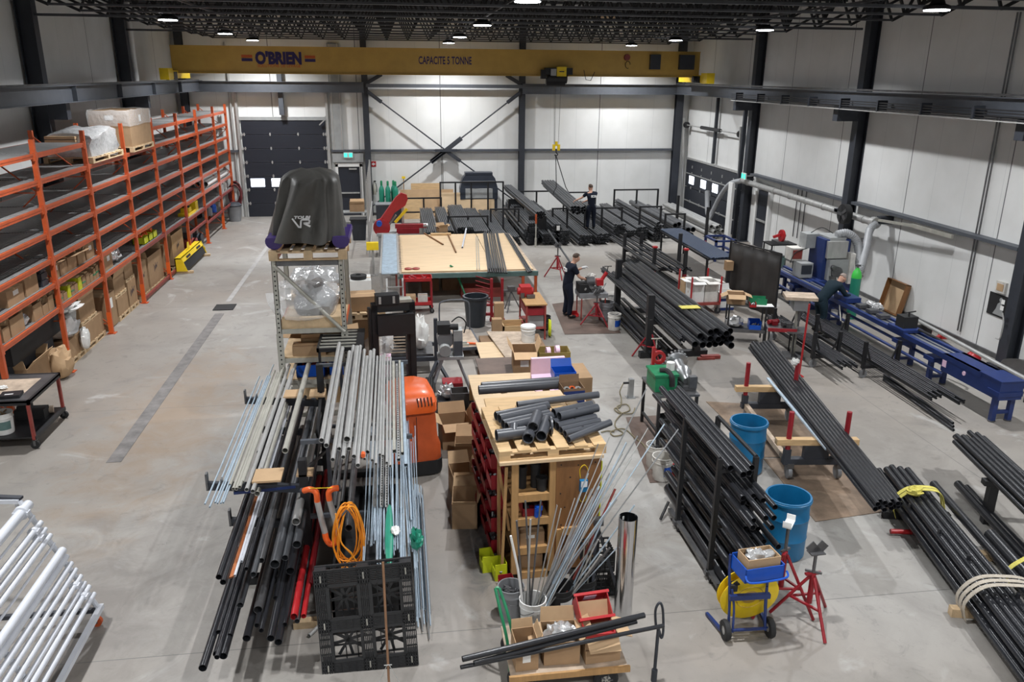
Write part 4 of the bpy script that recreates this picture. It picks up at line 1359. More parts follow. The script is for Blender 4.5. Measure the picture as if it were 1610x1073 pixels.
for i, (x, y, lab) in enumerate(((-1.55, 13.6, 'blue parts bin with red handles under the grey rack'), (-1.0, 13.65, 'blue parts bin at the right under the grey rack'))):
	t = thing('parts_bin', lab, 'bin', (x, y, 1.222))
	MB().bx(-.24, .24, -.2, .2, 0, .01).bx(-.24, -.23, -.2, .2, 0, .22).bx(.23, .24, -.2, .2, 0, .22).bx(-.24, .24, -.2, -.19, 0, .22).bx(-.24, .24, .19, .2, 0, .22).build('tub', M['blue_bright'], t)
	b = MB()
	for k in range(8):
		p = V(rnd.uniform(-.18, .18), rnd.uniform(-.14, .14), .08)
		b.cyl(p, p + V(rnd.uniform(-.1, .1), .05, .12), .02, n=6)
	b.build('parts', M['red'], t)
# wooden crate of white rolls, white boxes to the right of the rack
carton('white carton with a black roll on top, right of the shrouded machine', (-.85, 17.6, 1.32), (.5, .6, .62), .05, m='white')
tag(MB().bx(-.32, .30, -.38, .38, 0, 1.318).build('tall_crate', M['card_light'], None, (-.83, 17.6, 0)), 'pale wrapped crate under the white carton', 'crate')
tag(MB().lathe([(.06, 0), (.17, .0), (.18, .08), (.06, .09), (.06, 0)], 20).build('black_roll', M['rubber'], None, (-.86, 17.5, 1.944)), 'black roll lying on the white carton', 'roll')
blob('clear bag of red and white packages right of the grey rack', 'bag', (-.45, 15.2, .9), (.30, .30, .28), 'film', 52, 'plastic_bag')
carton('pink and white carton under the clear bag right of the grey rack', (-.45, 15.2, .0), (.5, .5, .898), 0, m='foam_pink')
# ================================================================ pallet stacker with the orange cowl
o = thing('pallet_stacker', 'orange pallet stacker with black mast parked behind the pipe rack', 'stacker', (.12, 12.35, 0), math.radians(9))
def rrect(w, d, r, n=5, cx=0, cy=0):
	out = []
	for sx, sy, a0 in ((1, 1, 0), (-1, 1, PI / 2), (-1, -1, PI), (1, -1, 1.5 * PI)):
		for i in range(n + 1):
			a = a0 + PI / 2 * i / n
			out.append((cx + sx * (w / 2 - r) + r * math.cos(a), cy + sy * (d / 2 - r) + r * math.sin(a)))
	return out
def loft(secs):
	b = MB()
	n = len(secs[0][0])
	vs = []
	for poly, z in secs:
		vs += [(x, y, z) for x, y in poly]
	fs = []
	for j in range(len(secs) - 1):
		fs += [(j * n + i, j * n + (i + 1) % n, (j + 1) * n + (i + 1) % n, (j + 1) * n + i) for i in range(n)]
	fs += [tuple(reversed(range(n))), tuple(range((len(secs) - 1) * n, len(secs) * n))]
	return b.add(vs, fs)
loft([(rrect(.84, 1.05, .16), .03), (rrect(.86, 1.07, .16), .10), (rrect(.86, 1.07, .16), .27)]).build('chassis', M['rubber'], o)
loft([(rrect(.83, 1.03, .15), .27), (rrect(.82, 1.02, .15), .50), (rrect(.74, .95, .14), .62), (rrect(.70, .88, .14, cy=.02), 1.05), (rrect(.70, .88, .14, cy=.02), 1.14)]).build('cowl', M['orange'], o)
loft([(rrect(.74, .92, .15, cy=.0), 1.08), (rrect(.74, .92, .15, cy=.0), 1.24), (rrect(.68, .82, .18, cy=.04), 1.36), (rrect(.46, .58, .18, cy=.08), 1.42)]).build('top_cover', M['orange_bright'], o)
for k in range(5):
	MB().bar((.04 + k * .055, -.425, 1.335), (.05 + k * .055, -.466, 1.20), .016, .016).build('vent_slot', M['rubber'], o)
MB().bx(-.002, .004, -.532, -.50, .3, 1.05).build('cowl_seam', M['rubber'], o)
b = MB()
for x in (-.33, .33):
	b.bx(x - .05, x + .05, 1.42, 1.58, .05, 2.38).bx(x - .10, x - .05, 1.46, 1.66, .05, 2.3)
b.bx(-.38, .38, 1.42, 1.58, 2.25, 2.40).bx(-.38, .38, 1.44, 1.54, .9, 1.0).bx(-.38, .38, 1.44, 1.54, .05, .2)
b.build('mast', M['black'], o)
MB().bx(-.30, .10, 1.36, 1.60, 2.40, 2.56).bx(-.3, .34, 1.30, 1.42, 1.85, 2.22).build('mast_head', M['black'], o)
MB().bx(.10, .32, 1.38, 1.60, 2.41, 2.46).build('carriage_plate', M['galv_dull'], o)
MB().bx(-.26, -.22, 1.34, 1.38, 2.42, 2.54).bx(-.02, .02, 1.34, 1.38, 2.42, 2.54).build('chrome_bracket', M['galv'], o)
for x in (-.28, .28):
	MB().bx(x - .08, x + .08, .4, 2.6, .04, .10).build('fork', M['black'], o)
	MB().cyl((x - .03, .5, .06), (x + .03, .5, .06), .06, n=14).build('wheel', M['rubber'], o)
# slatted black frame above the pipes
o = thing('slatted_frame', 'black slatted steel frame on legs between the grey rack and the mast', 'frame', (-.98, 13.2, 1.97))
b = MB().bx(-.37, .37, -.52, -.48, -.06, 0).bx(-.37, .37, .48, .52, -.06, 0).bx(-.37, -.33, -.52, .52, -.06, 0).bx(.25, .37, -.52, .52, -.06, .005)
b.build('frame', M['black'], o)
for k in range(6):
	y = -.42 + k * .17
	MB().bx(-.34, .30, y - .018, y + .018, -.02, .0).build('slat', M['galv_dull'], o)
MB().bx(-.34, .34, -.49, .49, -.055, -.04).build('backing', M['rubber'], o)
for x in (-.33, .33):
	for y in (-.48, .48):
		MB().bx(x - .02, x + .02, y - .02, y + .02, -1.97, -.06).build('leg', M['black'], o)
# ================================================================ cantilever rack of tubes and pipes
o = thing('cantilever_rack', 'cantilever rack of dark posts and arms holding tubes and pipes', 'pipe rack', (-1.25, 9.25, 0))
for y in (0, 2.75):
	b = MB().bx(-.05, .05, y - .05, y + .05, 0, 1.70 if y < 1 else 1.95)
	b.build('post', M['black'], o)
	MB().bx(-.95, 1.15, y - .06, y + .06, 0, .10).build('foot', M['black'], o)
	for z, xa, xb in ((1.44, -1.14, 0), (.93, -.92, 0), (.42, -.85, 0)):
		MB().bar((0, y, z - .14), (xa, y, z - .03), .06, .10).build('arm', M['charcoal'], o)
		MB().bx(xa - .012, xa + .012, y - .04, y + .04, z - .08, z + .14).bx(xa + .16, xa + .175, y - .035, y + .035, z - .06, z + .06).build('arm_tip', M['steel_dark'], o)
	for z, xb in ((1.96, 1.35), (.93, 1.22)):
		MB().bar((0, y, z - .03), (xb, y, z - .03), .05, .05).build('arm', M['beam_grey'], o)
	MB().bx(.30, .34, y - .06, y + .06, 1.0, 1.98).build('arm_support', M['charcoal'], o)
MB().bar((-.84, -.01, 1.30), (-.10, -.01, 1.34), .05, .035).build('blue_bar', M['blue'], o)
for x in (0,):
	MB().bar((0, .05, .5), (0, 2.7, 1.5), .04).bar((0, .05, 1.5), (0, 2.7, .5), .04).build('cross_tie', M['black'], o)
for (x, y, w, d) in ((-.42, .02, .34, .34), (-.40, 2.72, .3, .3), (-.05, 2.7, .24, .3), (.02, .05, .20, .2)):
	MB().bx(x - w / 2, x + w / 2, y - d / 2, y + d / 2, 1.48, 1.505).build('packing_board', M['card_light'], o)
MB().bx(1.02, 1.25, -.06, .06, 1.955, 2.0).build('packing_board', M['card_light'], o)
def lay(ends, z, L, r, m, label, group, name='steel_pipe', dz=0.0, n=14, solid=False, cat='pipe'):
	for e in ends:
		e = Vector(e)
		e.z = z + r + dz
		pipe(e, e + V(rnd.uniform(-.01, .01), L + rnd.uniform(-.12, .12), 0), r, M[m], label, group, name, cat, n=n, solid=solid)
TOPG = 'pale galvanised pipes on the top right arms'
LAB = 'pale galvanised pipe on the top right arms of the cantilever rack'
lay([(-0.978, 9.042, 2.030), (-0.911, 8.893, 2.030)], 2.0, 3.7, .030, 'galv', LAB, TOPG)
lay([(-0.812, 8.513, 2.030), (-0.758, 8.788, 2.030), (-0.698, 8.563, 2.030), (-0.644, 8.774, 2.030), (-0.578, 8.565, 2.030), (-0.525, 8.334, 2.030), (-0.480, 8.586, 2.030), (-0.429, 8.662, 2.030)], 2.0, 3.75, .026, 'galv', LAB, TOPG)
lay([(-0.669, 8.889, 2.100)], 2.058, 3.5, .040, 'galv', 'thickest galvanised pipe lying on top of the others on the top right arms', None)
lay([(-0.457, 8.505, 2.020), (-0.370, 8.462, 2.020), (-0.326, 8.360, 2.020), (-0.286, 8.598, 2.020), (-0.249, 8.561, 2.020), (-0.205, 8.377, 2.020), (-0.166, 8.293, 2.020)], 2.0, 3.6, .017, 'galv', 'slim galvanised pipe at the right of the top right arms', 'slim galvanised pipes at the right end of the top arms')
t = pipe((-0.469, 8.502, 2.070), V(*(-0.469, 8.502, 2.070)) + V(0, 3.4, 0), .024, M['galv'], 'galvanised pipe with an orange end cap lying on the top right arms')
MB().cyl((0, 0, -.02), (0, 0, .05), .026, n=12).build('orange_cap', M['orange_bright'], t)
# strut channels
for i, (p, w, L, mm) in enumerate((((-0.119, 8.652, 2.000), .045, 3.1, 'galv_dull'), ((-0.070, 8.432, 2.000), .04, 3.2, 'galv'), ((-0.025, 8.590, 2.000), .04, 3.2, 'galv_dull'), ((0.010, 8.279, 2.000), .045, 3.4, 'zinc'))):
	t = thing('strut_channel', ('dull flat bar, left of the four channels at the top arm end', 'slotted channel with a row of holes on the top right arms', 'flat channel right of the slotted one on the top arms', 'outermost bluish square tube at the top arm end')[i], 'channel', (p[0], p[1], 2.0))
	b = MB().bx(-w / 2, w / 2, 0, L, 0, .004).bx(-w / 2, -w / 2 + .004, 0, L, 0, w).bx(w / 2 - .004, w / 2, 0, L, 0, w).bx(-w / 2, w / 2, 0, L, w - .004, w)
	b.build('channel', M[mm], t)
	if i == 1:
		b = MB()
		for k in range(44):
			b.bx(-.008, .008, .05 + k * .07, .085 + k * .07, w, w + .001)
		b.build('slots', M['rubber'], t)
# left arms, upper level
G1 = 'thin conduits on the upper left arms'
lay([(-2.308, 8.718, 1.460), (-2.239, 8.636, 1.460), (-2.198, 8.734, 1.460), (-2.170, 8.715, 1.460), (-2.130, 8.710, 1.460), (-2.104, 8.722, 1.460), (-2.175, 9.261, 1.460)], 1.44, 4.2, .011, 'zinc', 'thin shiny conduit at the outer edge of the upper left arms', G1, 'conduit', n=10)
lay([(-2.103, 9.136, 1.470), (-2.047, 9.033, 1.470), (-2.010, 9.028, 1.470), (-1.978, 9.072, 1.470), (-1.965, 9.199, 1.470)], 1.44, 4.1, .019, 'galv_dull', 'yellowish weathered pipe on the upper left arms', 'yellowish weathered pipes on the upper left arms')
lay([(-1.883, 8.978, 1.480), (-1.806, 8.929, 1.480), (-1.791, 9.491, 1.500)], 1.44, 4.3, .026, 'galv', 'grey galvanised pipe next to the yellowish ones on the upper left arms', 'grey pipes on the upper left arms')
lay([(-1.897, 9.996, 1.500)], 1.44, 3.2, .026, 'galv', 'shorter grey pipe ending farther back on the upper left arms', None)
lay([(-1.528, 9.803, 1.580)], 1.52, 3.2, .040, 'galv_dull', 'thick tan-grey tube resting on the cardboard packing of the left arms', None)
lay([(-1.793, 9.111, 1.350)], 1.30, 3.4, .034, 'galv_dull', 'thick dusty pipe tucked just under the upper left arms', None)
# left arms, middle level
b1 = 'black pipes on the middle left arms'
lay([(-2.047, 7.925, 1.000), (-1.984, 7.823, 1.000)], .95, 5.0, .034, 'black_pipe', 'black pipe at the outer edge of the middle left arms', b1)
lay([(-1.938, 7.931, 0.970), (-1.923, 7.941, 0.970), (-1.907, 7.945, 0.970)], .95, 5.0, .011, 'copper', 'thin copper tube on the middle left arms', 'copper tubes on the middle left arms', 'copper_tube', n=10, cat='tube')
lay([(-1.888, 7.955, 0.970), (-1.860, 8.227, 0.970)], .95, 5.0, .016, 'white_metal', 'narrow white pipe beside the copper tubes', 'white pipes beside the copper tubes')
lay([(-1.783, 8.062, 0.990)], .95, 5.0, .024, 'black_pipe', 'black pipe between the white pipes and the grey tubes of the middle arms', None)
lay([(-1.686, 7.926, 1.000)], .95, 5.0, .034, 'grey_pipe', 'grey pipe with rim, leftmost grey one on the middle left arms', None)
lay([(-1.637, 8.190, 1.000)], .95, 5.0, .034, 'steel_dark', 'rusty edged grey pipe on the middle left arms', None)
lay([(-1.473, 8.063, 1.020)], .95, 4.8, .056, 'grey_pipe', 'thickest shiny grey tube in the middle of the middle arms', None)
lay([(-1.380, 8.203, 1.020)], .95, 4.6, .038, 'grey_pipe', 'grey tube right of the thickest one on the middle arms', None)
lay([(-1.277, 8.443, 1.060)], .95, 4.2, .052, 'grey_pipe', 'pale grey tube with thick rim beside the near rack post', None)
lay([(-1.302, 8.706, 1.200)], 1.10, 3.8, .050, 'galv', 'bright thick grey tube lying highest beside the near rack post', None)
# left arms, lowest level
b2 = 'black pipes hanging low on the left of the cantilever rack'
lb = 'black pipe on the lowest left arms of the cantilever rack'
lay([(-2.096, 7.097, 0.350), (-1.996, 7.293, 0.420), (-1.926, 7.255, 0.420), (-1.735, 7.509, 0.460), (-1.481, 7.475, 0.460), (-1.393, 7.402, 0.460)], .44, 5.2, .042, 'black_pipe', lb, b2)
lay([(-2.038, 7.606, 0.500), (-1.905, 7.531, 0.500), (-1.974, 7.199, 0.400), (-1.517, 8.136, 0.600), (-1.352, 7.638, 0.500), (-1.590, 7.574, 0.500), (-1.650, 7.666, 0.500)], .44, 5.2, .027, 'black_pipe', lb, b2, dz=.05)
lay([(-1.662, 7.865, 0.550)], .44, 5.0, .05, 'steel_dark', 'thick dark tube with bare rim low on the left arms', None, dz=.08)
lay([(-1.842, 7.852, 0.700)], .62, 4.9, .036, 'grey_pipe', 'lone grey pipe among the black ones low on the left', None)
lay([(-1.278, 7.815, 0.500)], .44, 3.2, .042, 'red_bright', 'bright red pipe, left of the red ones low by the plastic pallet', None)
lay([(-1.176, 7.824, 0.500)], .44, 3.4, .030, 'red_bright', 'slim red pipe right of the bright red one', None)
lay([(-1.167, 8.561, 0.500), (-1.160, 8.406, 0.500)], .44, 2.6, .030, 'red', 'short red pipe end beside the black plastic pallet', 'short red pipe ends by the plastic pallet')
lay([(-1.246, 7.799, 0.450)], .40, 3.4, .030, 'grey_pipe', 'grey pipe end just below the red pipes', None)
lay([(-1.421, 8.712, 0.800), (-1.373, 8.419, 0.700)], .62, 4, .05, 'black_pipe', 'thick black pipe behind the red pipes low in the rack', 'thick black pipes behind the red pipes')
# right side, middle level: square tube, rust tubes, threaded rods and struts
lay([(-0.957, 9.271, 0.980), (-0.896, 9.311, 0.980), (-0.815, 9.414, 0.980)], .95, 3.6, .024, 'steel_dark', 'rusty square-looking dark tube between the two rack posts', 'rusty dark tubes in the middle of the rack')
lay([(-0.702, 8.748, 1.000)], .95, 3.8, .045, 'steel_dark', 'shiny dark tube behind the orange cord', None)
rg = 'bright zinc rods on the lower right arms'
pts = [(-0.509, 8.302, 0.960), (-0.469, 8.459, 0.960), (-0.435, 8.552, 0.960), (-0.396, 8.491, 0.960), (-0.359, 8.036, 0.960), (-0.325, 8.147, 0.960), (-0.281, 8.077, 0.960), (-0.252, 7.972, 0.960), (-0.217, 7.955, 0.960), (-0.181, 8.260, 0.960), (-0.159, 8.297, 0.960), (-0.130, 8.213, 0.960), (-0.103, 7.990, 0.960), (-0.074, 8.050, 0.960), (-0.045, 8.072, 0.960), (-0.009, 8.093, 0.960), (0.020, 8.115, 0.960), (0.051, 8.164, 0.960), (0.088, 8.185, 0.960), (0.126, 8.260, 0.960)]
for i, e in enumerate(pts):
	for k in range(2):
		q = Vector(e) + V(.014 * k + rnd.uniform(-.004, .004), rnd.uniform(-.35, .25), .02 * k)
		pipe(q, q + V(rnd.uniform(-.06, .06), 3.3, rnd.uniform(-.01, .01)), rnd.choice((.006, .008, .010)), M['zinc'], 'thin bright zinc rod on the lower right arms of the rack', rg, 'threaded_rod', 'rod', n=8, solid=True)
for i, e in enumerate(((-0.401, 9.200, 0.980), (-0.314, 9.189, 0.980), (-0.250, 9.181, 0.980), (0.060, 8.832, 0.980))):
	e = Vector(e)
	w = .04
	t = thing('strut_channel', ('blue-grey strut, leftmost above the zinc rods', 'slotted strut, second from left above the zinc rods', 'slotted strut, third from left above the zinc rods', 'pale strut at the right above the zinc rods')[i], 'channel', (e.x, e.y, 1.0))
	MB().bx(-w / 2, w / 2, 0, 3, 0, .004).bx(-w / 2, -w / 2 + .004, 0, 3, 0, w).bx(w / 2 - .004, w / 2, 0, 3, 0, w).build('channel', M['galv' if i != 3 else 'zinc'], t)
	if i in (1, 2):
		b = MB()
		for k in range(40):
			b.bx(-.008, .008, .05 + k * .07, .085 + k * .07, .004, .005)
		b.build('slots', M['rubber'], t)
blob('green plastic sheet wrapped around the zinc rods', 'plastic wrap', (-0.217, 8.505, 0.980), (.05, .75, .02), 'cyl_green', 61, 'green_wrap', amp=.05)
blob('crumpled green plastic bag at the right end of the zinc rods', 'plastic bag', (0.097, 8.217, 0.990), (.07, .12, .11), 'cyl_green', 62, 'green_bag', amp=.25)
blob('scrap of white wrap tied round the zinc rods', 'wrap', (-0.141, 8.562, 1.000), (.05, .09, .03), 'white', 63, 'white_wrap', amp=.25)
rg = 'bluish rods leaning low at the right end of the rack'
for i in range(16):
	x = .06 + i * .012
	y0 = 8.25 - .02 * i + rnd.uniform(-.2, .4)
	pipe((x, y0, .03), (x, y0 + 2.5, .40), .009, M['zinc'] if i % 3 else M['steel'], 'long bluish rod sloping to the floor at the right end of the rack', rg, 'long_rod', 'rod', n=8, solid=True)
o = thing('dark_filler_box', 'dark open box added to blacken the space behind the black plastic pallet', 'crate', (-.50, 9.2, 0))  # box added to keep the space below the rods black
MB().bx(-.40, .40, -1.0, 1.3, 0, .03).bx(-.40, .40, -1.0, -.97, 0, .62).bx(-.40, .40, 1.27, 1.3, 0, .62).bx(-.40, -.37, -1, 1.3, 0, .62).bx(.37, .40, -1, 1.3, 0, .62).build('crate_body', M['rubber'], o)
MB().bx(-.36, .36, -.95, 1.25, .03, .50).build('contents', M['black'], o)
# orange flexible hose with braided sections, hung on the near post
def gy(pts):
	return [Vector(p) for p in pts]
hA = gy([(-1.188, 8.750, 1.530), (-1.108, 8.700, 1.569), (-1.043, 8.680, 1.533), (-1.036, 8.680, 1.416)])
hB = gy([(-1.036, 8.680, 1.416), (-1.004, 8.660, 1.205), (-0.970, 8.640, 1.017)])
hC = gy([(-0.970, 8.640, 1.017), (-0.959, 8.630, 0.936), (-0.911, 8.620, 0.869), (-0.850, 8.620, 0.890), (-0.816, 8.620, 0.974)])
hD = gy([(-0.816, 8.620, 0.974), (-0.831, 8.640, 1.118), (-0.861, 8.660, 1.254), (-0.896, 8.680, 1.423)])
hE = gy([(-0.896, 8.680, 1.423), (-0.898, 8.680, 1.523), (-0.851, 8.680, 1.570), (-0.787, 8.700, 1.564)])
t = thing('flexible_hose', 'braided metal hose with bright orange ends hung in a loop on the rack', 'hose', hC[2])
for nm_, pts_, m_ in (('orange_sleeve', hA, 'orange_bright'), ('braided_section', hB, 'galv'), ('orange_sleeve', hC, 'orange_bright'), ('braided_section', hD, 'galv'), ('orange_sleeve', hE, 'orange_bright')):
	MB().path([p - hC[2] for p in smoothpts(pts_, 5)], .036, 12).build(nm_, M[m_], t)
for p, q in ((hA[0], hA[0] + (hA[0] - hA[1]) * .3), (hE[-1], hE[-1] + (hE[-1] - hE[-2]) * .3)):
	MB().cyl(p - hC[2], q - hC[2], .04, n=12).build('end_fitting', M['charcoal'], t)
MB().cyl(hA[1] + V(0, -.03, .03) - hC[2], hE[2] + V(0, -.03, .03) - hC[2], .005, n=6).build('tie', M['yellow'], t)
# orange extension cord
cc = Vector((-0.705, 8.450, 1.078))
t = thing('extension_cord', 'orange extension cord coiled in long loops on the rack front', 'cord', cc)
b = MB()
rr = random.Random(11)
for k in range(8):
	w = .13 + .06 * rr.random()
	h = .36 + .08 * rr.random()
	ox, oz = rr.uniform(-.03, .05), rr.uniform(-.02, .02) + .40 - h
	sk = rr.uniform(-.06, .06)
	b.path([V(ox + w * math.cos(a) * (1 - .25 * math.sin(a)) + sk * math.sin(a), -.018 * k + .06 + .02 * math.sin(2 * a), oz + h * math.sin(a)) for a in [2 * PI * i / 28 for i in range(28)]], .0085, 6, closed=True)
for k in range(2):
	b.path(smoothpts([V(-.10 + .1 * k, -.1, .35), V(-.06, -.12, 0), V(.06, -.12, -.2), V(.12 - .2 * k, -.1, -.38), V(.0, -.1, -.45)], 6), .0085, 6)
b.build('cord', M['cord_orange'], t)
MB().cyl((-.02, -.16, .36), (.03, -.16, .42), .012, n=8).build('tie', M['steel_dark'], t)
# ================================================================ leaning black plastic pallet and the broom
o = thing('plastic_pallet', 'black plastic pallet standing on edge against the front of the rack', 'pallet', (-.45, 7.42, 0), .0)
o.rotation_euler = (math.radians(-9), math.radians(-2.0), 0)
W, H, D = 1.03, 1.20, .15
b = MB()
def lattice(b, x0, x1, z0, z1, nx, nz, y0=0.0, y1=.02, w=.008):
	for i in range(nx + 1):
		x = x0 + (x1 - x0) * i / nx
		b.bx(x - w / 2, x + w / 2, y0, y1, z0, z1)
	for j in range(nz + 1):
		z = z0 + (z1 - z0) * j / nz
		b.bx(x0, x1, y0, y1, z - w / 2, z + w / 2)
xs = [-.515, -.385, -.065, .065, .385, .515]
zs = [0, .15, .50, .64, 1.02, 1.20]
for i in range(5):
	for j in range(5):
		if i % 2 == 1 and j % 2 == 1:
			x0, x1, z0, z1 = xs[i], xs[i + 1], zs[j], zs[j + 1]
			for p, q in (((x0, z0), (x1, z0)), ((x1, z0), (x1, z1)), ((x1, z1), (x0, z1)), ((x0, z1), (x0, z0))):
				b.bar((p[0], .008, p[1]), (q[0], .008, q[1]), .018, .030)
		elif i % 2 == 1:
			lattice(b, xs[i], xs[i + 1], zs[j], zs[j + 1], 4, 9, w=.012)
		elif j % 2 == 1:
			lattice(b, xs[i], xs[i + 1], zs[j], zs[j + 1], 7, 4, w=.012)
		else:
			lattice(b, xs[i], xs[i + 1], zs[j], zs[j + 1], 5, 4, w=.014)
b.build('front_deck', M['plastic_black'], o)
for i in (0, 2, 4):
	for j in (0, 2, 4):
		MB().bx(xs[i] + .005, xs[i + 1] - .005, .022, D - .03, zs[j] + .005, zs[j + 1] - .005).build('foot_block', M['plastic_black'], o)
b = MB()
lattice(b, -.515, .515, 0, 1.20, 8, 9, D - .03, D, .010)
for cx in (-.225, .225):
	for cz in (.325, .83):
		for k in range(4):
			a = PI * k / 4 + .2
			b.bar((cx - .2 * math.cos(a), D - .02, cz - .2 * math.sin(a)), (cx + .2 * math.cos(a), D - .02, cz + .2 * math.sin(a)), .014, .03)
b.build('back_deck', M['plastic_black'], o)
b = MB()
for x0, x1 in ((-.515, -.40), (-.07, .05), (.40, .515)):
	b.bx(x0, x1, .02, D, 1.175, 1.20)
b.bx(-.515, .515, .0, .035, 1.18, 1.20).bx(-.515, .515, D - .035, D, 1.18, 1.20)
for k in range(20):
	x = -.5 + k * .052
	b.bx(x - .004, x + .004, D - .05, D, 1.10, 1.19)
b.build('top_edge', M['plastic_black'], o)
for i in (0, 2, 4):
	for j in (0, 2, 4):
		MB().cyl(((xs[i] + xs[i + 1]) / 2, -.004, (zs[j] + zs[j + 1]) / 2 - .035), ((xs[i] + xs[i + 1]) / 2, -.004, (zs[j] + zs[j + 1]) / 2 + .035), .007, n=6).build('clip', M['galv_dull'], o)
tag(MB().bx(-.15, .15, -.05, .05, 0, .09).build('timber_block', M['pallet_wood'], None, (-1.212, 8.274, 0.000)), 'wooden block on the floor left of the black plastic pallet', 'timber')
pipe((-1.168, 8.058, 0.030), (-1.079, 8.206, 0.030), .022, M['galv'], 'short pipe stub poking out beside the plastic pallet on the floor', None, 'pipe_stub')
bt, bb = Vector((-0.266, 7.420, 1.356)), Vector((-0.248, 6.984, 0.100))
o = thing('push_broom', 'wooden push broom leaning on the black plastic pallet', 'broom', (bb.x, bb.y, 0))
MB().cyl(bt - V(bb.x, bb.y, 0), V(0, 0, .09), .013, n=10).build('handle', mat('broom_handle_wood', (.22, .115, .06), .5, 0, .15), o)
MB().box((.02, 0, .075), (.62, .06, .035), rz=.12).build('head', M['pine'], o)
b = MB()
for k in range(26):
	x = -.29 + k * .023
	for s in (-.018, .018):
		b.bar((x, s + x * .12, .06), (x, s * 1.5 + x * .12, .004), .014, .02)
b.build('bristles', M['rubber'], o)
mid = lerp(bt, bb, .80) - V(bb.x, bb.y, 0)
b = MB()
for s in (-1, 1):
	b.cyl(mid + V(s * .01, -.01, 0), (s * .15, -.01, .09), .004, n=6)
b.cyl(mid + V(-.04, -.015, 0), mid + V(.04, -.015, 0), .006, n=6)
b.build('brace_wire', M['galv'], o)
# ================================================================ plywood work table with pipes
o = thing('layout_table', 'big plywood topped table on red legs with a teal front beam', 'table', (0, 22.4, 0))
MB().bx(.02, 3.95, .0, 5.7, .84, .862).build('table_deck', M['ply_grey'], o)
MB().bx(.10, 2.72, .05, 5.6, .8625, .90).build('plywood_top', M['plywood'], o)
MB().bx(2.74, 3.85, .05, 5.6, .8625, .90).build('plywood_top', M['plywood'], o)
MB().bx(0, 3.98, -.05, .0, .72, .85).build('front_beam', M['teal'], o)
MB().bx(0, 3.98, 5.7, 5.75, .72, .85).build('rear_beam', M['teal'], o)
for x in (.04, 3.55, 3.92):
	for y in (.02, 2.8, 5.66):
		if x == 3.55 and y > 1:
			continue
		MB().bx(x - .04, x + .04, y - .035, y + .035, 0, .72 if y < 5 else .84).build('leg', M['orange' if x > 3 else 'maroon'], o)
b = MB()
for k in range(20):
	b.bx(-.02, .16, .5 + k * .24, .53 + k * .24, .9005, .903)
b.build('edge_tabs', M['steel_dark'], o)
for a in ((.02, .1, 5.6), ):
	MB().bx(-.08, -.03, .05, 5.6, .45, .80).build('side_guard', M['maroon'], o)
TG = 'dark tubes lying across the plywood table'
for i in range(9):
	x = 2.46 + i * .062
	pipe((x + .05, 22.05 - .02 * i, .925), (x + .55, 28.2 + rnd.uniform(-.4, .2), .925), .022, M['bundle_pipe'], 'dark tube in the row lying along the plywood table', TG, n=10)
for i in range(7):
	x = 2.5 + i * .066
	pipe((x + .06, 22.3, .963), (x + .55, 28.0, .963), .016, M['bundle_pipe'], 'slim dark tube on top of the row on the plywood table', 'slim tubes on top of the row on the table', n=10)
for i in range(3):
	pipe((3.62 + i * .055, 21.9 + .05 * i, .925), (3.74 + i * .055, 27.8, .925), .022, M['bundle_pipe'], 'dark tube at the right edge of the plywood table', 'three tubes at the right edge of the table', n=10)
for i in range(2):
	pipe((2.30 - i * .07, 22.5, .915), (2.75 - i * .06, 27.4, .915), .014, M['galv_dull'], 'thin pale rod left of the tubes on the table', 'two thin rods on the table', n=8)
for (p, q, r, m, lab) in (((0.951, 28.134, 0.920), (1.489, 26.073, 0.920), .028, 'ply_brown', 'rusty brown bar at the back left of the plywood table'), ((1.747, 28.124, 0.930), (1.807, 24.797, 0.930), .025, 'ply_brown', 'long rusty bar in the middle of the plywood table'),
						((2.475, 28.794, 0.930), (2.068, 25.556, 0.930), .030, 'white_metal', 'short white tube on the plywood table')):
	pipe(p, q, r, M[m], lab, None, n=10)
carton('small open carton at the back of the plywood table', (1.593, 28.533, 0.902), (.32, .3, .18), .3, True, (40, 60, 30, 70), fh=.12)
tag(MB().bx(-.35, .35, -.08, .08, 0, .07).build('timber_block', M['pine'], None, (1.507, 27.821, 0.902)), 'pine board lying at the back of the plywood table', 'timber')
for s in (-1, 1):
	tag(MB().lathe([(0, 0), (.10, 0), (.11, .03), (.05, .05), (0, .05)], 14).build('welding_lens', M['maroon'], None, (.35 + s * .11 + .05, 22.75, .902)), '%s maroon disc of the pair at the front of the plywood table' % ('left' if s < 0 else 'right'), 'disc')
tag(MB().path(smoothpts([(1.497, 22.879, 0.950), (1.628, 22.945, 0.800), (1.838, 22.650, 0.300), (1.913, 22.475, 0.060)], 5), .03, 8).build('green_hose', M['green'], None), 'dark green hose hanging down the front of the plywood table', 'hose')
C.objects[-1].name = 'hose'
# things under and before the table
tag(MB().bx(-.6, .6, -.3, .3, 0, .28).build('sheet_metal_box', M['maroon'], None, (2.4, 23.1, .0)), 'dusty maroon box under the plywood table', 'box')
for i, x in enumerate((.95, 1.55)):
	tag(MB().bx(-.25, .25, -.3, .3, 0, .36).build('wooden_crate', M['card_dark'], None, (x, 24.0, .0)), 'brown crate in the dark under the table, %s one' % ('left' if i == 0 else 'right'), 'crate')
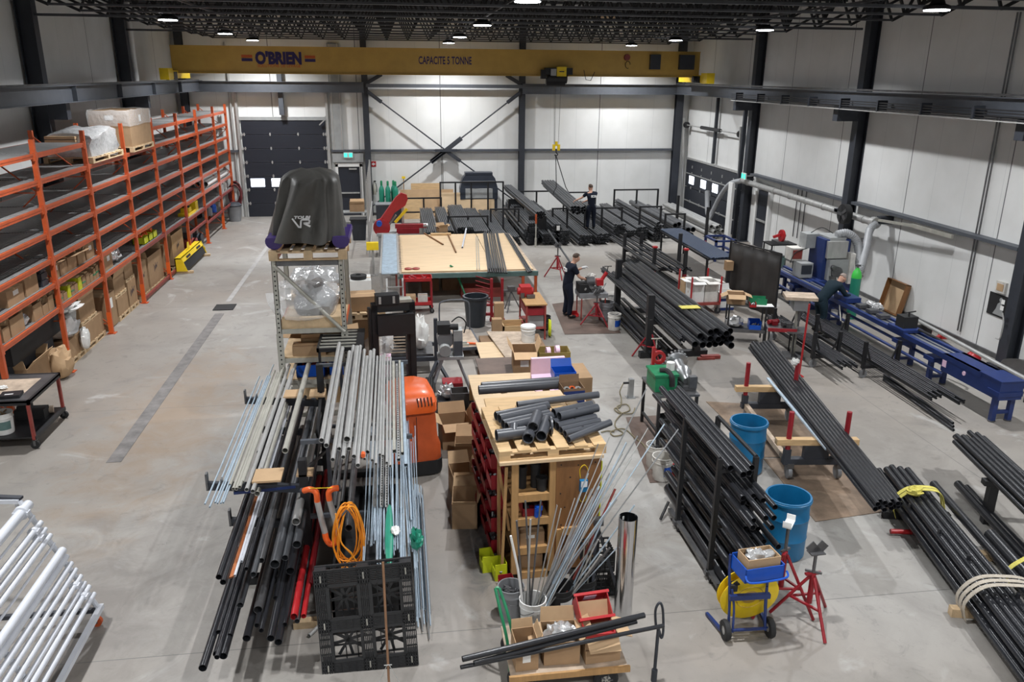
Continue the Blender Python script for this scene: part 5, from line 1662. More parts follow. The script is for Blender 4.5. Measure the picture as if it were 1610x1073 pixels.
# red tool trolley
o = thing('tool_trolley', 'red two-tier tool trolley at the left front of the plywood table', 'trolley', (.52, 21.55, 0))
for z in (.22, .88):
	b = MB().bx(-.38, .38, -.25, .25, z, z + .015)
	for y in (-.25, .235):
		b.bx(-.38, .38, y, y + .015, z, z + .10)
	for x in (-.38, .365):
		b.bx(x, x + .015, -.25, .25, z, z + .10)
	b.build('tray', M['red_bright'], o)
for x in (-.36, .36):
	for y in (-.23, .23):
		MB().bx(x - .022, x + .022, y - .022, y + .022, .16, .90).build('leg', M['red'], o)
		caster(o, x, y, .06)
for k in range(9):
	p = V(rnd.uniform(-.25, .25), rnd.uniform(-.15, .15), .93)
	tag(MB().cyl((0, 0, 0), (rnd.uniform(-.15, .15), rnd.uniform(-.1, .1), .05), .025, n=6).build('hand_tool', M['red'], None, p + V(.52, 21.55, 0)), 'small red hand tool in the top tray of the red trolley', 'tool', 'hand tools in the red trolley tray')
for i, (x, m, lab) in enumerate(((-.2, 'card_light', 'pale carton on the lower tray of the red trolley'), (.12, 'dirty_white', 'white carton on the lower tray of the red trolley'))):
	carton(lab, (.52 + x, 21.5, .237), (.26, .3, .24), 0, m=m)
# conveyor and band saw
o = thing('roller_conveyor', 'grey roller conveyor running up to the red band saw', 'conveyor', (-.24, 22.3, 0))
for x in (-.25, .25):
	MB().bx(x - .025, x + .025, 0, 6.0, .80, .92).build('side_rail', M['galv'], o)
b = MB()
for k in range(58):
	b.cyl((-.22, .08 + k * .101, .885), (.22, .08 + k * .101, .885), .030, n=8)
b.build('rollers', M['zinc'], o)
for y in (.1, 2.0, 4.0, 5.8):
	b = MB().bx(-.27, -.22, y - .03, y + .03, 0, .80).bx(.22, .27, y - .03, y + .03, 0, .80).bx(-.22, .22, y - .02, y + .02, .35, .40)
	b.build('support_leg', M['galv'], o)
o = thing('aluminium_ladder', 'aluminium ladder standing at the near end of the roller conveyor', 'ladder', (-.10, 21.85, 0))
for x in (-.22, .22):
	MB().bar((x, -.25, 0), (x, .28, .80), .05, .03).build('stile', M['galv'], o)
for k in range(3):
	MB().bar((-.22, -.19 + .14 * k, .12 + k * .24), (.22, -.19 + .14 * k, .12 + k * .24), .03).build('rung', M['galv'], o)
o = thing('band_saw', 'red horizontal band saw with its arm raised at the conveyor end', 'saw', (-.10, 29.1, 0))
MB().bx(-.55, .75, -.3, .3, 0, .72).bx(-.6, .9, -.35, .35, .72, .80).build('base', M['grey_mid'], o)
A, B = V(-.42, 0, .98), V(.42, .1, 1.88)
d = (B - A).normalized()
X = XF(A, d, (0, 0, 1))
L = (B - A).length
pts = [(-.22, -.18), (L * .55, .02), (L - .1, -.10), (L + .12, -.02), (L + .22, .12), (L + .14, .30), (L - .1, .34), (.2, .24), (-.10, .26), (-.28, .08)]
b = MB().prism(pts, .16, XF(A + V(0, .10, 0), d, (0, 0, 1)))
b.cyl(A + V(0, -.10, 0), A + V(0, .12, 0), .30, n=22)
b.build('saw_arm', M['red_bright'], o)
MB().bar(A + d * .55 + V(.1, -.14, -.22), A + d * 1.2 + V(.1, -.14, -.22), .03, .10).build('blade_guard', M['yellow'], o)
MB().bx(.05, 1.15, -.28, -.12, .98, 1.12).bx(.1, .9, -.35, .2, .80, .98).build('vise', M['red'], o)
MB().cyl((1.05, -.2, 1.05), (1.22, -.2, 1.05), .09, n=14).build('vise_wheel', M['galv'], o)
MB().bx(.30, .38, .15, .22, .8, 1.7).cyl((-.3, .2, .8), (.1, .1, 1.4), .03, n=8).build('arm_cylinder', M['galv'], o)
MB().cyl((-.5, -.3, 1.15), (-.5, -.1, 1.15), .10, n=12).build('motor', M['blue_bright'], o)
o = thing('control_post', 'bright yellow control box on a post beside the roller conveyor', 'control box', (-.78, 25.9, 0))
MB().bx(-.03, .03, -.03, .03, 0, .85).bx(-.12, .12, -.12, .12, 0, .02).build('post', M['galv'], o)
MB().bx(-.19, .19, -.09, .09, .84, 1.08).build('box_housing', M['yellow'], o)
# vertical bar fence
o = thing('bar_stock_screen', 'tall screen of upright galvanised bars beside the back door', 'screen', (-.98, 28.7, 0))
b = MB().bx(-.03, .03, 0, .06, 0, 2.62).bx(-.03, .03, 4.9, 4.96, 0, 2.9)
b.build('end_post', M['galv'], o)
for k in range(13):
	y = .35 + k * .36
	MB().bx(-.02, .02, y - .03, y + .03, 0.02, 2.62 + .02 * k).build('bar', M['galv'], o)
for z in (.3, 1.2):
	MB().bx(.02, .05, 0, 4.95, z, z + .05).build('rail', M['galv'], o)
# bench and black bin by the man door
o = thing('side_bench', 'low grey bench with a carton on it before the back man door', 'bench', (-1.95, 35.6, 0))
MB().bx(-.7, .75, -.3, .3, .50, .54).build('bench_top', M['grey_mid'], o)
for x in (-.65, .7):
	MB().bx(x - .03, x + .03, -.28, .28, 0, .5).build('leg', M['grey_mid'], o)
carton('brown carton on the low bench by the back door', (-1.65, 35.6, .542), (.62, .4, .36), 0, True, (50, None, 30, None), fh=.15)
o = thing('waste_bin', 'black square waste bin near the back man door', 'bin', (-1.45, 32.0, 0))
loft([(rrect(.48, .48, .06), 0), (rrect(.62, .62, .06), .82)]).build('tub', M['bin_dark'], o)
MB().bx(-.34, .34, -.34, .34, .80, .84).build('rim', M['rubber'], o)
# gas cylinders against the back wall
for i, (x, y) in enumerate(((-.60, 37.0), (-.32, 36.9), (-.07, 37.1), (.02, 36.75))):
	o = thing('gas_cylinder', 'green gas cylinder by the back wall, %s of the four' % ('leftmost', 'second from left', 'third from left', 'rightmost')[i], 'gas cylinder', (x, y, 0))
	MB().lathe([(0, 0), (.115, 0), (.12, .02), (.12, 1.22), (.10, 1.34), (.055, 1.42), (.045, 1.48)], 20).build('cylinder_body', M['cyl_green'], o)
	MB().lathe([(.05, 1.46), (.05, 1.62), (.03, 1.66), (0, 1.66)], 12).build('valve_cap', M['green'], o)
o = thing('grey_cabinet', 'dark low cabinet in front of the gas cylinders', 'cabinet', (-.3, 35.9, 0))
MB().bx(-.55, .6, -.35, .3, 0, .78).build('cabinet_body', M['charcoal'], o)
MB().bx(-.58, .63, -.38, .33, .78, .82).build('cabinet_top', M['grey'], o)
# fire extinguisher, arrow sign
o = thing('fire_extinguisher', 'fire extinguisher hung on the back wall below the red arrow sign', 'extinguisher', (-.93, YB - .13, .95))
MB().lathe([(0, 0), (.08, 0), (.085, .02), (.085, .42), (.03, .50), (.03, .56), (0, .56)], 16).build('tank', M['galv_dull'], o)
MB().path([(0, 0, .55), (.08, -.02, .5), (.11, -.02, .3), (.10, -.02, .1)], .014, 6).bx(-.02, .08, -.02, .02, .56, .62).build('hose', M['rubber'], o)
MB().bx(-.04, .04, .0, .128, .25, .33).build('wall_bracket', M['red'], o)
o = thing('arrow_sign', 'small red sign with white arrow on the back wall', 'sign', (-.93, YB - .016, 2.30))
MB().bx(-.12, .12, 0, .012, -.12, .12).build('sign_board', M['red_bright'], o)
MB().prism([(-.08, 0), (.01, .08), (.01, .03), (.08, .03), (.08, -.03), (.01, -.03), (.01, -.08)], .004, XF((0, -.001, 0), (1, 0, 0), (0, 0, 1))).build('arrow', M['ink_white'], o)
for (loc, rz, lab) in (((-2.02, YB - .19, 2.72), 0, 'green running-man exit sign above the back man door'), ((13.1, 29.55, 2.62), -PI / 2, 'green exit sign above the right wall man door')):
	o = thing('exit_sign', lab, 'sign', loc, rz)
	MB().bx(-.20, .20, -.02, .02, -.12, .12).build('sign_box', M['white'], o)
	for s in (-1, 1):
		MB().bx(s * .11 - .075, s * .11 + .075, -.026, -.02, -.09, .09).build('sign_panel', emat('lit_green_sign', (.05, .62, .46), .9), o)
	MB().cyl((0, -.03, .05), (0, -.024, .05), .022, n=10).bar((-.02, -.027, -.07), (.01, -.027, .03), .006, .022).bar((.03, -.027, -.06), (.01, -.027, .0), .006, .02).build('running_man', M['ink_white'], o)
	if rz:
		MB().bx(-.03, .03, .02, .65, -.02, .02).build('wall_bracket', M['grey'], o)
# boards leaning on the back wall
for (p0, p1, top, t, m, lab, y) in (((.22, 2.62), 0, 1.22, .02, 'foam_ply', 'wide pinkish plywood board leaning on the back wall', 37.2), ((1.98, 4.47), 0, 1.10, .02, 'plywood', 'right plywood board with dark spots leaning on the back wall', 36.95),
									((.35, 1.15), 0, .95, .02, 'pine', 'tan board in front of the pinkish plywood board', 36.7), ((.72, 2.05), 0, 1.46, .02, 'pine', 'tall narrow board peeking above the pinkish plywood board', 37.5)):
	if m == 'foam_ply':
		m = 'card_light'
	b = MB()
	x0, x1 = p0
	dy = .18
	b.add([(x0, y - dy, 0.002), (x1, y - dy, 0.002), (x1, y, top), (x0, y, top), (x0, y - dy + .02, 0.002), (x1, y - dy + .02, 0.002), (x1, y + .02, top), (x0, y + .02, top)],
		[(0, 1, 2, 3), (7, 6, 5, 4), (0, 4, 5, 1), (1, 5, 6, 2), (2, 6, 7, 3), (3, 7, 4, 0)])
	tag(b.build('board', M[m]), lab, 'board')
o = thing('shovel', 'wood-handled shovel standing against the back wall', 'shovel', (.38, 37.55, 0))
MB().cyl((0, 0, .02), (.02, .12, 1.70), .02, n=8).build('handle', M['lumber'], o)
MB().bx(-.06, .10, .08, .14, 1.66, 1.76).build('grip', M['yellow'], o)
# pickup canopy
o = thing('truck_canopy', 'dark blue-grey truck canopy with rear window standing at the back wall', 'canopy', (3.77, 37.0, 0))
sec = [(-.86, 0), (-.86, 1.25), (-.72, 1.78), (-.55, 1.98), (.55, 1.98), (.72, 1.78), (.86, 1.25), (.86, 0)]
M['canopy'] = mat('canopy_slate_paint', (0.035, 0.042, 0.058), 0.35, 0, 0.08)
b = MB()
for z0, z1, x0, x1 in ((0, .75, -.84, .84), (.75, .86, -.84, .84)):
	b.bx(x0, x1, -.1, .45, z0, z1)
b.bx(-.86, -.62, -.12, .45, .8, 1.30).bx(.62, .86, -.12, .45, .8, 1.30)
b.prism([(-.86, 1.28), (-.74, 1.72), (-.60, 1.90), (.60, 1.90), (.74, 1.72), (.86, 1.28)], .55, XF((0, .45, 0), (1, 0, 0), (0, 0, 1)))
b.bx(-.62, .62, -.10, .42, 1.88, 1.99)
b.build('shell', M['canopy'], o)
MB().bx(-.62, .62, -.115, -.10, .84, 1.26).build('window_pane', M['grey_mid'], o)
MB().bar((-.72, -.12, 1.60), (.72, -.12, 1.60), .04, .03).build('rain_rail', M['grey'], o)
# ================================================================ steel racks and bundles along the back
def goal(label, y, xs, ztop, zlow=None):
	o = thing('bundle_stanchion', label, 'stanchion', (xs[0], y, 0))
	for i, x in enumerate(xs):
		MB().bx(x - xs[0] - .035, x - xs[0] + .035, -.035, .035, 0, ztop).build('post', M['black'], o)
	MB().bx(-.035, xs[-1] - xs[0] + .035, -.03, .03, ztop - .06, ztop).build('top_bar', M['black'], o)
	MB().bx(-.035, xs[-1] - xs[0] + .035, -.05, .05, 0, .05).build('floor_bar', M['black'], o)
	if zlow:
		MB().bx(0, xs[-1] - xs[0], -.03, .03, zlow - .06, zlow).build('lower_bar', M['black'], o)
	return o
goal('black stanchion frame at the left behind the plywood table', 35.2, [.25, 1.2, 1.95], 1.15, .55)
goal('tall black stanchion frame before the right plywood board', 36.2, [1.98, 2.65, 3.35, 4.10, 4.78], 1.68)
goal('black stanchion frame right behind the plywood table', 30.6, [1.95, 2.7, 3.45], 1.10)
goal('black stanchion frame nearest the left big bundle', 31.9, [3.72, 4.22, 4.84], 1.15)
goal('black stanchion frame under the lifted bundle', 31.9, [6.22, 6.82, 7.55, 8.25, 9.08], 1.14)
goal('rear stanchion frame left of the lifted bundle', 36.2, [5.35, 6.3, 7.55], 1.25)
goal('rear stanchion frame behind the man at the bundles', 36.2, [7.72, 9.0], 1.18)
goal('stanchion frame right of the man at the bundles', 31.2, [9.62, 10.48], 1.28)
goal('rear stanchion frame of the big pipe stalls', 36.0, [9.85, 10.9, 11.9], 1.30)
goal('low stanchion frame beside the biggest black pipes', 31.0, [10.62, 11.42], 1.0)
for x, y in ((12.35, 34.5), (12.45, 31.2), (13.2, 33.0)):
	tag(MB().bx(-.05, .05, -.05, .05, 0, 1.2).bx(-.1, .1, -.1, .1, 0, .01).build('rack_post', M['black'], None, (x, y, 0)), {34.5: 'rear black post left of the pale pipes', 31.2: 'near black post left of the pale pipes', 33.0: 'black post against the right overhead door'}[y], 'post')
# the bundled black pipes: far too many to tell one by one
BUND = MB()
def bundle(cx, y0, w, h, r, L=6.2, z0=.06, hexed=False, slope=0.0):
	rows = int(h / (r * 1.74))
	for j in range(rows):
		z = z0 + r + j * r * 1.74
		f = 1.0
		if hexed:
			t = (j + .5) / rows
			f = 1 - abs(t - .45) * .8
		n = max(1, int(w * f / (2 * r)))
		for i in range(n):
			x = cx + (i - (n - 1) / 2) * 2 * r + (r * .5 if j % 2 else -r * .5)
			dy = rnd.uniform(-.10, .10)
			BUND.pipe((x, y0 + dy, z), (x, y0 + L + dy, z + slope), r * .86, r * .2, 8)
bundle(5.10, 30.15, .66, .82, .045, hexed=True)
bundle(5.78, 30.1, .55, .42, .045)
bundle(6.08, 30.2, .46, .38, .044, z0=.49, hexed=True)
bundle(6.35, 30.0, .45, .55, .042)
bundle(7.12, 29.8, .62, .40, .052)
bundle(7.84, 30.0, .56, .42, .052)
bundle(8.58, 30.3, .50, .72, .048)
bundle(9.12, 30.5, .46, .40, .056)
bundle(9.60, 30.6, .52, .55, .056)
bundle(10.15, 30.3, .55, .75, .060, hexed=True)
bundle(4.45, 30.2, .45, .30, .040)
bundle(1.25, 28.6, .55, .62, .036, L=5.6, z0=.3)
bundle(1.85, 28.9, .5, .60, .036, L=5.6, z0=.3)
bundle(2.45, 29.0, .62, .78, .036, L=5.4, z0=.2)
bundle(3.1, 29.1, .6, .72, .036, L=5.4, z0=.1)
bundle(3.78, 29.4, .55, .62, .036, L=5.6)
so = tag(BUND.build('bundled_pipes', M['bundle_pipe']), 'black steel pipes packed in long bundles on the floor along the back wall', 'pipes')
so['kind'] = 'stuff'
tag(MB().bx(-.06, .06, -.004, 0, -.09, .09).build('bundle_tag', M['paper'], None, (6.10, 30.10, .66)), 'white tag on the end of a black pipe bundle', 'tag')
BG = 'biggest black pipes at the right end of the bundles'
for i in range(10):
	row = i // 4
	x = 10.95 + (i % 4) * .235 + (.11 if row % 2 else 0)
	z = .16 + row * .20
	pipe((x, 30.9 + rnd.uniform(-.2, .25), z), (x, 37.0, z), .105, M['bundle_pipe'], 'big wide black pipe stacked at the right end of the bundles', BG, n=18)
PG = 'pale galvanised pipes by the right overhead door'
for i in range(9):
	row = i // 3
	x = 12.58 + (i % 3) * .18 + .08 * (row % 2)
	z = .10 + row * .165
	pipe((x, 30.6 + rnd.uniform(-.1, .5), z), (x, 37.0, z), .085, M['galv'], 'pale galvanised pipe stacked by the right overhead door', PG, n=16)
LG = 'black pipes slung from the hoist'
c = V(6.86, 0, 1.36)
k = 0
for row, n in enumerate((4, 5, 5)):
	for i in range(n):
		off = V((i - (n - 1) / 2) * .118, 0, row * .10)
		p0 = V(6.90, 30.25 + rnd.uniform(-.15, .15), 1.20) + off
		pipe(p0, V(6.82, 36.3, 1.46) + off, .055, M['bundle_pipe'], 'black pipe in the bundle slung from the hoist', LG, n=14)
G2 = 'black pipes of the tilted hex bundle'
for row, n in enumerate((3, 4, 5, 4)):
	for i in range(n):
		off = V((i - (n - 1) / 2) * .085, 0, row * .074)
		pipe(V(5.47, 30.5 + rnd.uniform(-.08, .08), .98) + off, V(5.05, 36.6, 1.22) + off, .040, M['bundle_pipe'], 'black pipe in the raised bundle left of the slung one', G2, n=12)
goal('low support frame under the raised bundle', 33.4, [4.9, 5.75], 1.0)
tag(MB().bx(-.35, .35, -.05, .05, 0, .98).build('timber_trestle', M['black'], None, (5.45, 31.0, 0)), 'dark trestle under the near end of the raised bundle', 'trestle')
tag(MB().bx(-.35, .35, -.05, .05, 0, 1.06).build('timber_trestle', M['black'], None, (5.2, 35.0, 0)), 'dark trestle under the far end of the raised bundle', 'trestle')
b = MB()
top = V(6.68, 33.9, 3.05)
for s in (-1, 1):
	b.path([top, V(6.87 + s * .20, 33.55, 1.75), V(6.87 + s * .34, 33.5, 1.5), V(6.87 + s * .15, 33.5, 1.24), V(6.87, 33.5, 1.22)], .018, 6)
tag(b.build('lifting_sling', M['rubber']), 'dark sling from the hoist hook round the lifted pipes', 'sling')
# ================================================================ people
def skin_mesh(verts, edges, sub=2):
	"""verts: list of (co, radius)"""
	me = bpy.data.meshes.new('tmp')
	me.from_pydata([tuple(v[0]) for v in verts], edges, [])
	t = bpy.data.objects.new('tmp', me)
	C.objects.link(t)
	sk = t.modifiers.new('skin', 'SKIN')
	sk.use_smooth_shade = True
	for i, v in enumerate(verts):
		d = me.skin_vertices[0].data[i]
		r = v[1]
		d.radius = (r, r) if not isinstance(r, tuple) else r
		d.use_root = (i == 0)
	ss = t.modifiers.new('sub', 'SUBSURF')
	ss.levels = ss.render_levels = sub
	out = bpy.data.meshes.new_from_object(t.evaluated_get(bpy.context.evaluated_depsgraph_get()))
	bpy.data.objects.remove(t)
	bpy.data.meshes.remove(me)
	out.polygons.foreach_set('use_smooth', [True] * len(out.polygons))
	return out
def limb_obj(name, me, m, parent):
	me.materials.clear()
	me.materials.append(m)
	o = bpy.data.objects.new(name, me)
	C.objects.link(o)
	o.parent = parent
	return o
def person(label, loc, rz, J, shirt, trouser, hair, glove=None, long_sleeve=False, bald=False, logo=None):
	"""J: joint positions in metres, person faces +y"""
	P = thing('person', label, 'person', loc, rz)
	j = {k: Vector(v) for k, v in J.items()}
	hd = (j['head'] - j['neck']).normalized()
	face = j['face'].normalized()
	face = (face - hd * face.dot(hd)).normalized()
	side = face.cross(hd)
	V_, E = [], []
	def a(co, r):
		V_.append((Vector(co), r))
		return len(V_) - 1
	def e(x, y):
		E.append((x, y))
	pel = a(j['pelvis'], (.115, .088))
	ab = a(lerp(j['pelvis'], j['chest'], .5), (.115, .088))
	ch = a(j['chest'], (.135, .10))
	up = a(lerp(j['chest'], j['neck'], .62), (.105, .075))
	nk = a(j['neck'], .062)
	h0 = a(j['neck'] + hd * .055 + face * .012, .060)
	h1 = a(j['neck'] + hd * .11 + face * .028, (.082, .096))
	h2 = a(j['neck'] + hd * .185 + face * .015, (.086, .104))
	h3 = a(j['neck'] + hd * .255 + face * .005, .055)
	for x, y in ((pel, ab), (ab, ch), (ch, up), (up, nk), (nk, h0), (h0, h1), (h1, h2), (h2, h3)):
		e(x, y)
	nose = a(j['neck'] + hd * .135 + face * .118, .011)
	e(h1, nose)
	for s in 'LR':
		sh = a(j['sh' + s], .062)
		el = a(j['el' + s], .043)
		wr = a(j['wr' + s], .029)
		e(up, sh)
		m1 = a(lerp(j['sh' + s], j['el' + s], .5), .052)
		e(sh, m1)
		e(m1, el)
		m2 = a(lerp(j['el' + s], j['wr' + s], .35), .043)
		e(el, m2)
		e(m2, wr)
		f = (j['wr' + s] - j['el' + s]).normalized()
		cu = Vector(J.get('curl' + s, (0, 0, -1))).normalized()
		acr = f.cross(cu).normalized()
		palm = a(j['wr' + s] + f * .055, (.036, .020))
		e(wr, palm)
		for k, (off, ln) in enumerate(((-.030, .070), (-.010, .082), (.010, .078), (.030, .060))):
			b0 = j['wr' + s] + f * .095 + acr * off
			x0 = a(b0, .010)
			x1 = a(b0 + (f * .8 + cu * .6).normalized() * ln * .5, .009)
			x2 = a(b0 + (f * .8 + cu * .6).normalized() * ln * .5 + (f * .2 + cu).normalized() * ln * .5, .008)
			e(palm, x0)
			e(x0, x1)
			e(x1, x2)
		tb = j['wr' + s] + f * .045 + acr * -.036
		t0 = a(tb + acr * -.008 + cu * .01, .011)
		t1 = a(tb + f * .03 + acr * -.02 + cu * .03, .009)
		e(palm, t0)
		e(t0, t1)
		hp = a(j['hip' + s], .092)
		kn = a(j['kn' + s], .058)
		an = a(j['an' + s], .038)
		e(pel, hp)
		th = a(lerp(j['hip' + s], j['kn' + s], .5), .078)
		e(hp, th)
		e(th, kn)
		cf = a(lerp(j['kn' + s], j['an' + s], .35), .055)
		e(kn, cf)
		e(cf, an)
		ft = a(j['toe' + s] * .55 + j['an' + s] * .45 - V(0, 0, .02), .036)
		to = a(j['toe' + s], .03)
		e(an, ft)
		e(ft, to)
	limb_obj('body', skin_mesh(V_, E), M['skin'], P)
	# shirt
	V_, E = [], []
	pel = a(lerp(j['pelvis'], j['chest'], -.45), (.178, .142))
	ab = a(lerp(j['pelvis'], j['chest'], .4), (.172, .138))
	ch = a(j['chest'], (.182, .142))
	up = a(lerp(j['chest'], j['neck'], .62), (.150, .110))
	n2 = a(lerp(j['chest'], j['neck'], 1.02), .075)
	for x, y in ((pel, ab), (ab, ch), (ch, up), (up, n2)):
		e(x, y)
	for s in 'LR':
		sh = a(j['sh' + s], .080)
		m1 = a(lerp(j['sh' + s], j['el' + s], .45), .072)
		e(up, sh)
		e(sh, m1)
		m2 = a(lerp(j['sh' + s], j['el' + s], .72), .068)
		e(m1, m2)
		if long_sleeve:
			x = a(j['el' + s], .060)
			y = a(lerp(j['el' + s], j['wr' + s], .55), .053)
			z = a(lerp(j['el' + s], j['wr' + s], 1.0), .050)
			e(m2, x)
			e(x, y)
			e(y, z)
	limb_obj('jacket' if long_sleeve else 'shirt', skin_mesh(V_, E), shirt, P)
	V_, E = [], []
	pel = a(lerp(j['pelvis'], j['chest'], .45), (.150, .120))
	lo = a(j['pelvis'] - V(0, 0, .04), (.160, .130))
	e(pel, lo)
	for s in 'LR':
		hp = a(j['hip' + s] - V(0, 0, .05), .118)
		th = a(lerp(j['hip' + s], j['kn' + s], .5), .106)
		kn = a(j['kn' + s], .088)
		cf = a(lerp(j['kn' + s], j['an' + s], .45), .072)
		an = a(lerp(j['kn' + s], j['an' + s], 1.08), .072)
		for x, y in ((lo, hp), (hp, th), (th, kn), (kn, cf), (cf, an)):
			e(x, y)
	limb_obj('trousers', skin_mesh(V_, E), trouser, P)
	for s in 'LR':
		V_, E = [], []
		an, to = j['an' + s], j['toe' + s]
		d = (to - an)
		d.z = 0
		d.normalize()
		gz = min(to.z, an.z)
		x = a(an + V(0, 0, -.01), .046)
		y = a(V(an.x, an.y, to.z + .01) - d * .03, .044)
		z = a(lerp(V(an.x, an.y, to.z), to, .6), .044)
		w = a(to + d * .03, .036)
		e(x, y)
		e(y, z)
		e(z, w)
		limb_obj('boot', skin_mesh(V_, E), M['rubber'], P)
	# hair: cap over the back and top of the head
	hc = j['neck'] + hd * .195 + face * .012
	b = MB()
	n = 20
	vs = []
	rings = 8
	R = Matrix((side, face, hd)).transposed()
	lowest = 1.75 if not bald else 1.55
	for q in range(rings):
		th = lowest * (q + .02) / (rings - 1)
		for i in range(n):
			ph = 2 * PI * i / n
			front = math.sin(ph)
			t2 = min(th, .95 if not bald else .2) if front > .25 else th * (1.12 if front < -.3 else 1)
			k = 1.0 + .03 * math.sin(7 * ph + 3 * q)
			vs.append(hc + R @ V(.088 * math.sin(t2) * math.cos(ph) * k, .108 * math.sin(t2) * math.sin(ph) * k, .100 * math.cos(t2)))
	fs = [(q * n + i, q * n + (i + 1) % n, (q + 1) * n + (i + 1) % n, (q + 1) * n + i) for q in range(rings - 1) for i in range(n)]
	b.add(vs, fs + [tuple(reversed(range(n)))])
	b.build('hair', hair, P)
	for s in (-1, 1):
		MB().lathe([(0, -.008), (.011, -.004), (.012, .002), (.006, .008), (0, .009)], 10, XF(j['neck'] + hd * .158 + face * .100 + side * (s * .031), side, hd)).build('eye', M['ink_dark'], P)
		MB().lathe([(.0, -.03), (.016, -.02), (.020, .0), (.014, .025), (0, .03)], 8, XF(j['neck'] + hd * .145 + face * .005 + side * (s * .086), side, face)).build('ear', M['skin'], P)
	MB().box(j['neck'] + hd * .092 + face * .092, (.045, .012, .008), R=R).build('mouth', M['maroon'], P)
	if glove:
		for s in glove:
			f = (j['wr' + s] - j['el' + s]).normalized()
			cu = Vector(J.get('curl' + s, (0, 0, -1))).normalized()
			acr = f.cross(cu).normalized()
			V_, E = [], []
			c0 = a(j['wr' + s] - f * .03, .042)
			p0 = a(j['wr' + s] + f * .055, (.046, .030))
			e(c0, p0)
			for off, ln in ((-.032, .070), (-.011, .084), (.011, .080), (.032, .062)):
				b0 = j['wr' + s] + f * .095 + acr * off
				x0 = a(b0, .014)
				x1 = a(b0 + (f * .8 + cu * .6).normalized() * ln * .5, .013)
				x2 = a(b0 + (f * .8 + cu * .6).normalized() * ln * .5 + (f * .2 + cu).normalized() * ln * .55, .012)
				e(p0, x0)
				e(x0, x1)
				e(x1, x2)
			tb = j['wr' + s] + f * .045 + acr * -.036
			t0 = a(tb + acr * -.008 + cu * .01, .015)
			t1 = a(tb + f * .034 + acr * -.022 + cu * .034, .013)
			e(p0, t0)
			e(t0, t1)
			limb_obj('glove', skin_mesh(V_, E), M['glove'], P)
	if logo:
		c = j['chest'] + V(0, -.155, .10)
		MB().box(c + V(.04, 0, 0), (.20, .03, .085)).build('shirt_print', M['ink_white'], P)
		MB().box(c + V(.03, -.004, .01), (.05, .03, .03)).build('shirt_print_gap', shirt, P)
	return P
# man at the threading machine, facing right, head bent
person('person in navy T-shirt and trousers working at the threading machine, head bent down', (4.47, 20.52, .012), -1.40, dict(
	pelvis=(0, -.02, .92), chest=(0, .04, 1.22), neck=(0, .12, 1.46), head=(0, .19, 1.62), face=(.05, .8, -.55),
	shL=(-.19, .08, 1.39), elL=(-.25, .27, 1.18), wrL=(-.20, .48, 1.27), shR=(.19, .08, 1.39), elR=(.23, .22, 1.13), wrR=(.16, .46, 1.03),
	hipL=(-.10, -.02, .88), knL=(-.12, .03, .48), anL=(-.13, -.03, .09), toeL=(-.14, .13, .035), hipR=(.10, -.02, .88), knR=(.12, .04, .48), anR=(.13, .0, .09), toeR=(.15, .16, .035),
	curlL=(0, .3, -1), curlR=(0, .3, -1)), M['navy'], M['navy'], M['hair'], glove='L', logo='RT')
# man at the bundles, seen from behind
person('person in dark T-shirt seen from behind steadying the slung pipes at the back', (7.52, 30.75, .47), .12, dict(
	pelvis=(0, 0, .90), chest=(-.02, 0, 1.20), neck=(-.03, .03, 1.46), head=(-.04, .06, 1.66), face=(-.35, .9, -.15),
	shL=(-.20, .02, 1.39), elL=(-.36, .14, 1.22), wrL=(-.56, .18, 1.13), shR=(.17, .0, 1.39), elR=(.10, .22, 1.16), wrR=(-.14, .34, 1.05),
	hipL=(-.10, 0, .86), knL=(-.12, .02, .47), anL=(-.14, -.02, .09), toeL=(-.16, .14, .035), hipR=(.10, 0, .86), knR=(.12, .03, .47), anR=(.13, 0, .09), toeR=(.15, .16, .035),
	curlL=(0, 0, -1), curlR=(0, 0, -1)), M['navy'], M['navy'], M['hair'], logo='LCP')
# man leaning over the blue machine
person('bald person in dark overalls leaning over the blue machine bench', (10.66, 18.50, .0), -1.35, dict(
	pelvis=(0, -.10, .88), chest=(0, .14, 1.12), neck=(0, .36, 1.27), head=(0, .50, 1.40), face=(.1, .75, -.65),
	shL=(-.19, .30, 1.23), elL=(-.26, .55, 1.05), wrL=(-.20, .78, .98), shR=(.19, .28, 1.22), elR=(.25, .44, .98), wrR=(.16, .66, .93),
	hipL=(-.10, -.10, .84), knL=(-.13, .02, .45), anL=(-.14, -.10, .09), toeL=(-.15, .06, .035), hipR=(.10, -.10, .84), knR=(.13, -.06, .45), anR=(.14, -.22, .09), toeR=(.16, -.06, .035),
	curlL=(0, .3, -1), curlR=(0, .3, -1)), M['navy2'], M['navy2'], M['hair_grey'], long_sleeve=True, bald=True)
# ================================================================ wooden fittings cabinet with red bins
KX, KY = 1.14, 8.86
cb = thing('parts_cabinet', 'tall wooden parts cabinet with open shelves and a plywood side door', 'cabinet', (KX, KY, 0), .05)
for x in (.16, .64):
	MB().bx(x, x + .085, 0, .06, .08, 1.66).build('stud', M['lumber'], cb)
MB().bx(.72, 1.28, -.01, .02, .10, 1.66).build('plywood_door', M['ply_brown'], cb)
b = MB()
for (x, z) in ((.78, 1.6), (1.22, 1.6), (.78, 1.2), (1.2, 1.15), (.8, .75), (1.24, .7), (.79, .3), (1.22, .25), (1.0, 1.58), (.9, 1.42), (.84, 1.0), (1.16, .5)):
	b.cyl((x, -.013, z), (x, -.009, z), .010, n=8)
b.build('screw_heads', M['rubber'], cb)
MB().bx(1.02, 1.12, -.06, -.01, 1.22, 1.38).build('blue_tag', M['drum_blue'], cb)
MB().bx(1.03, 1.11, -.062, -.06, 1.29, 1.37).build('tag_print', M['ink_white'], cb)
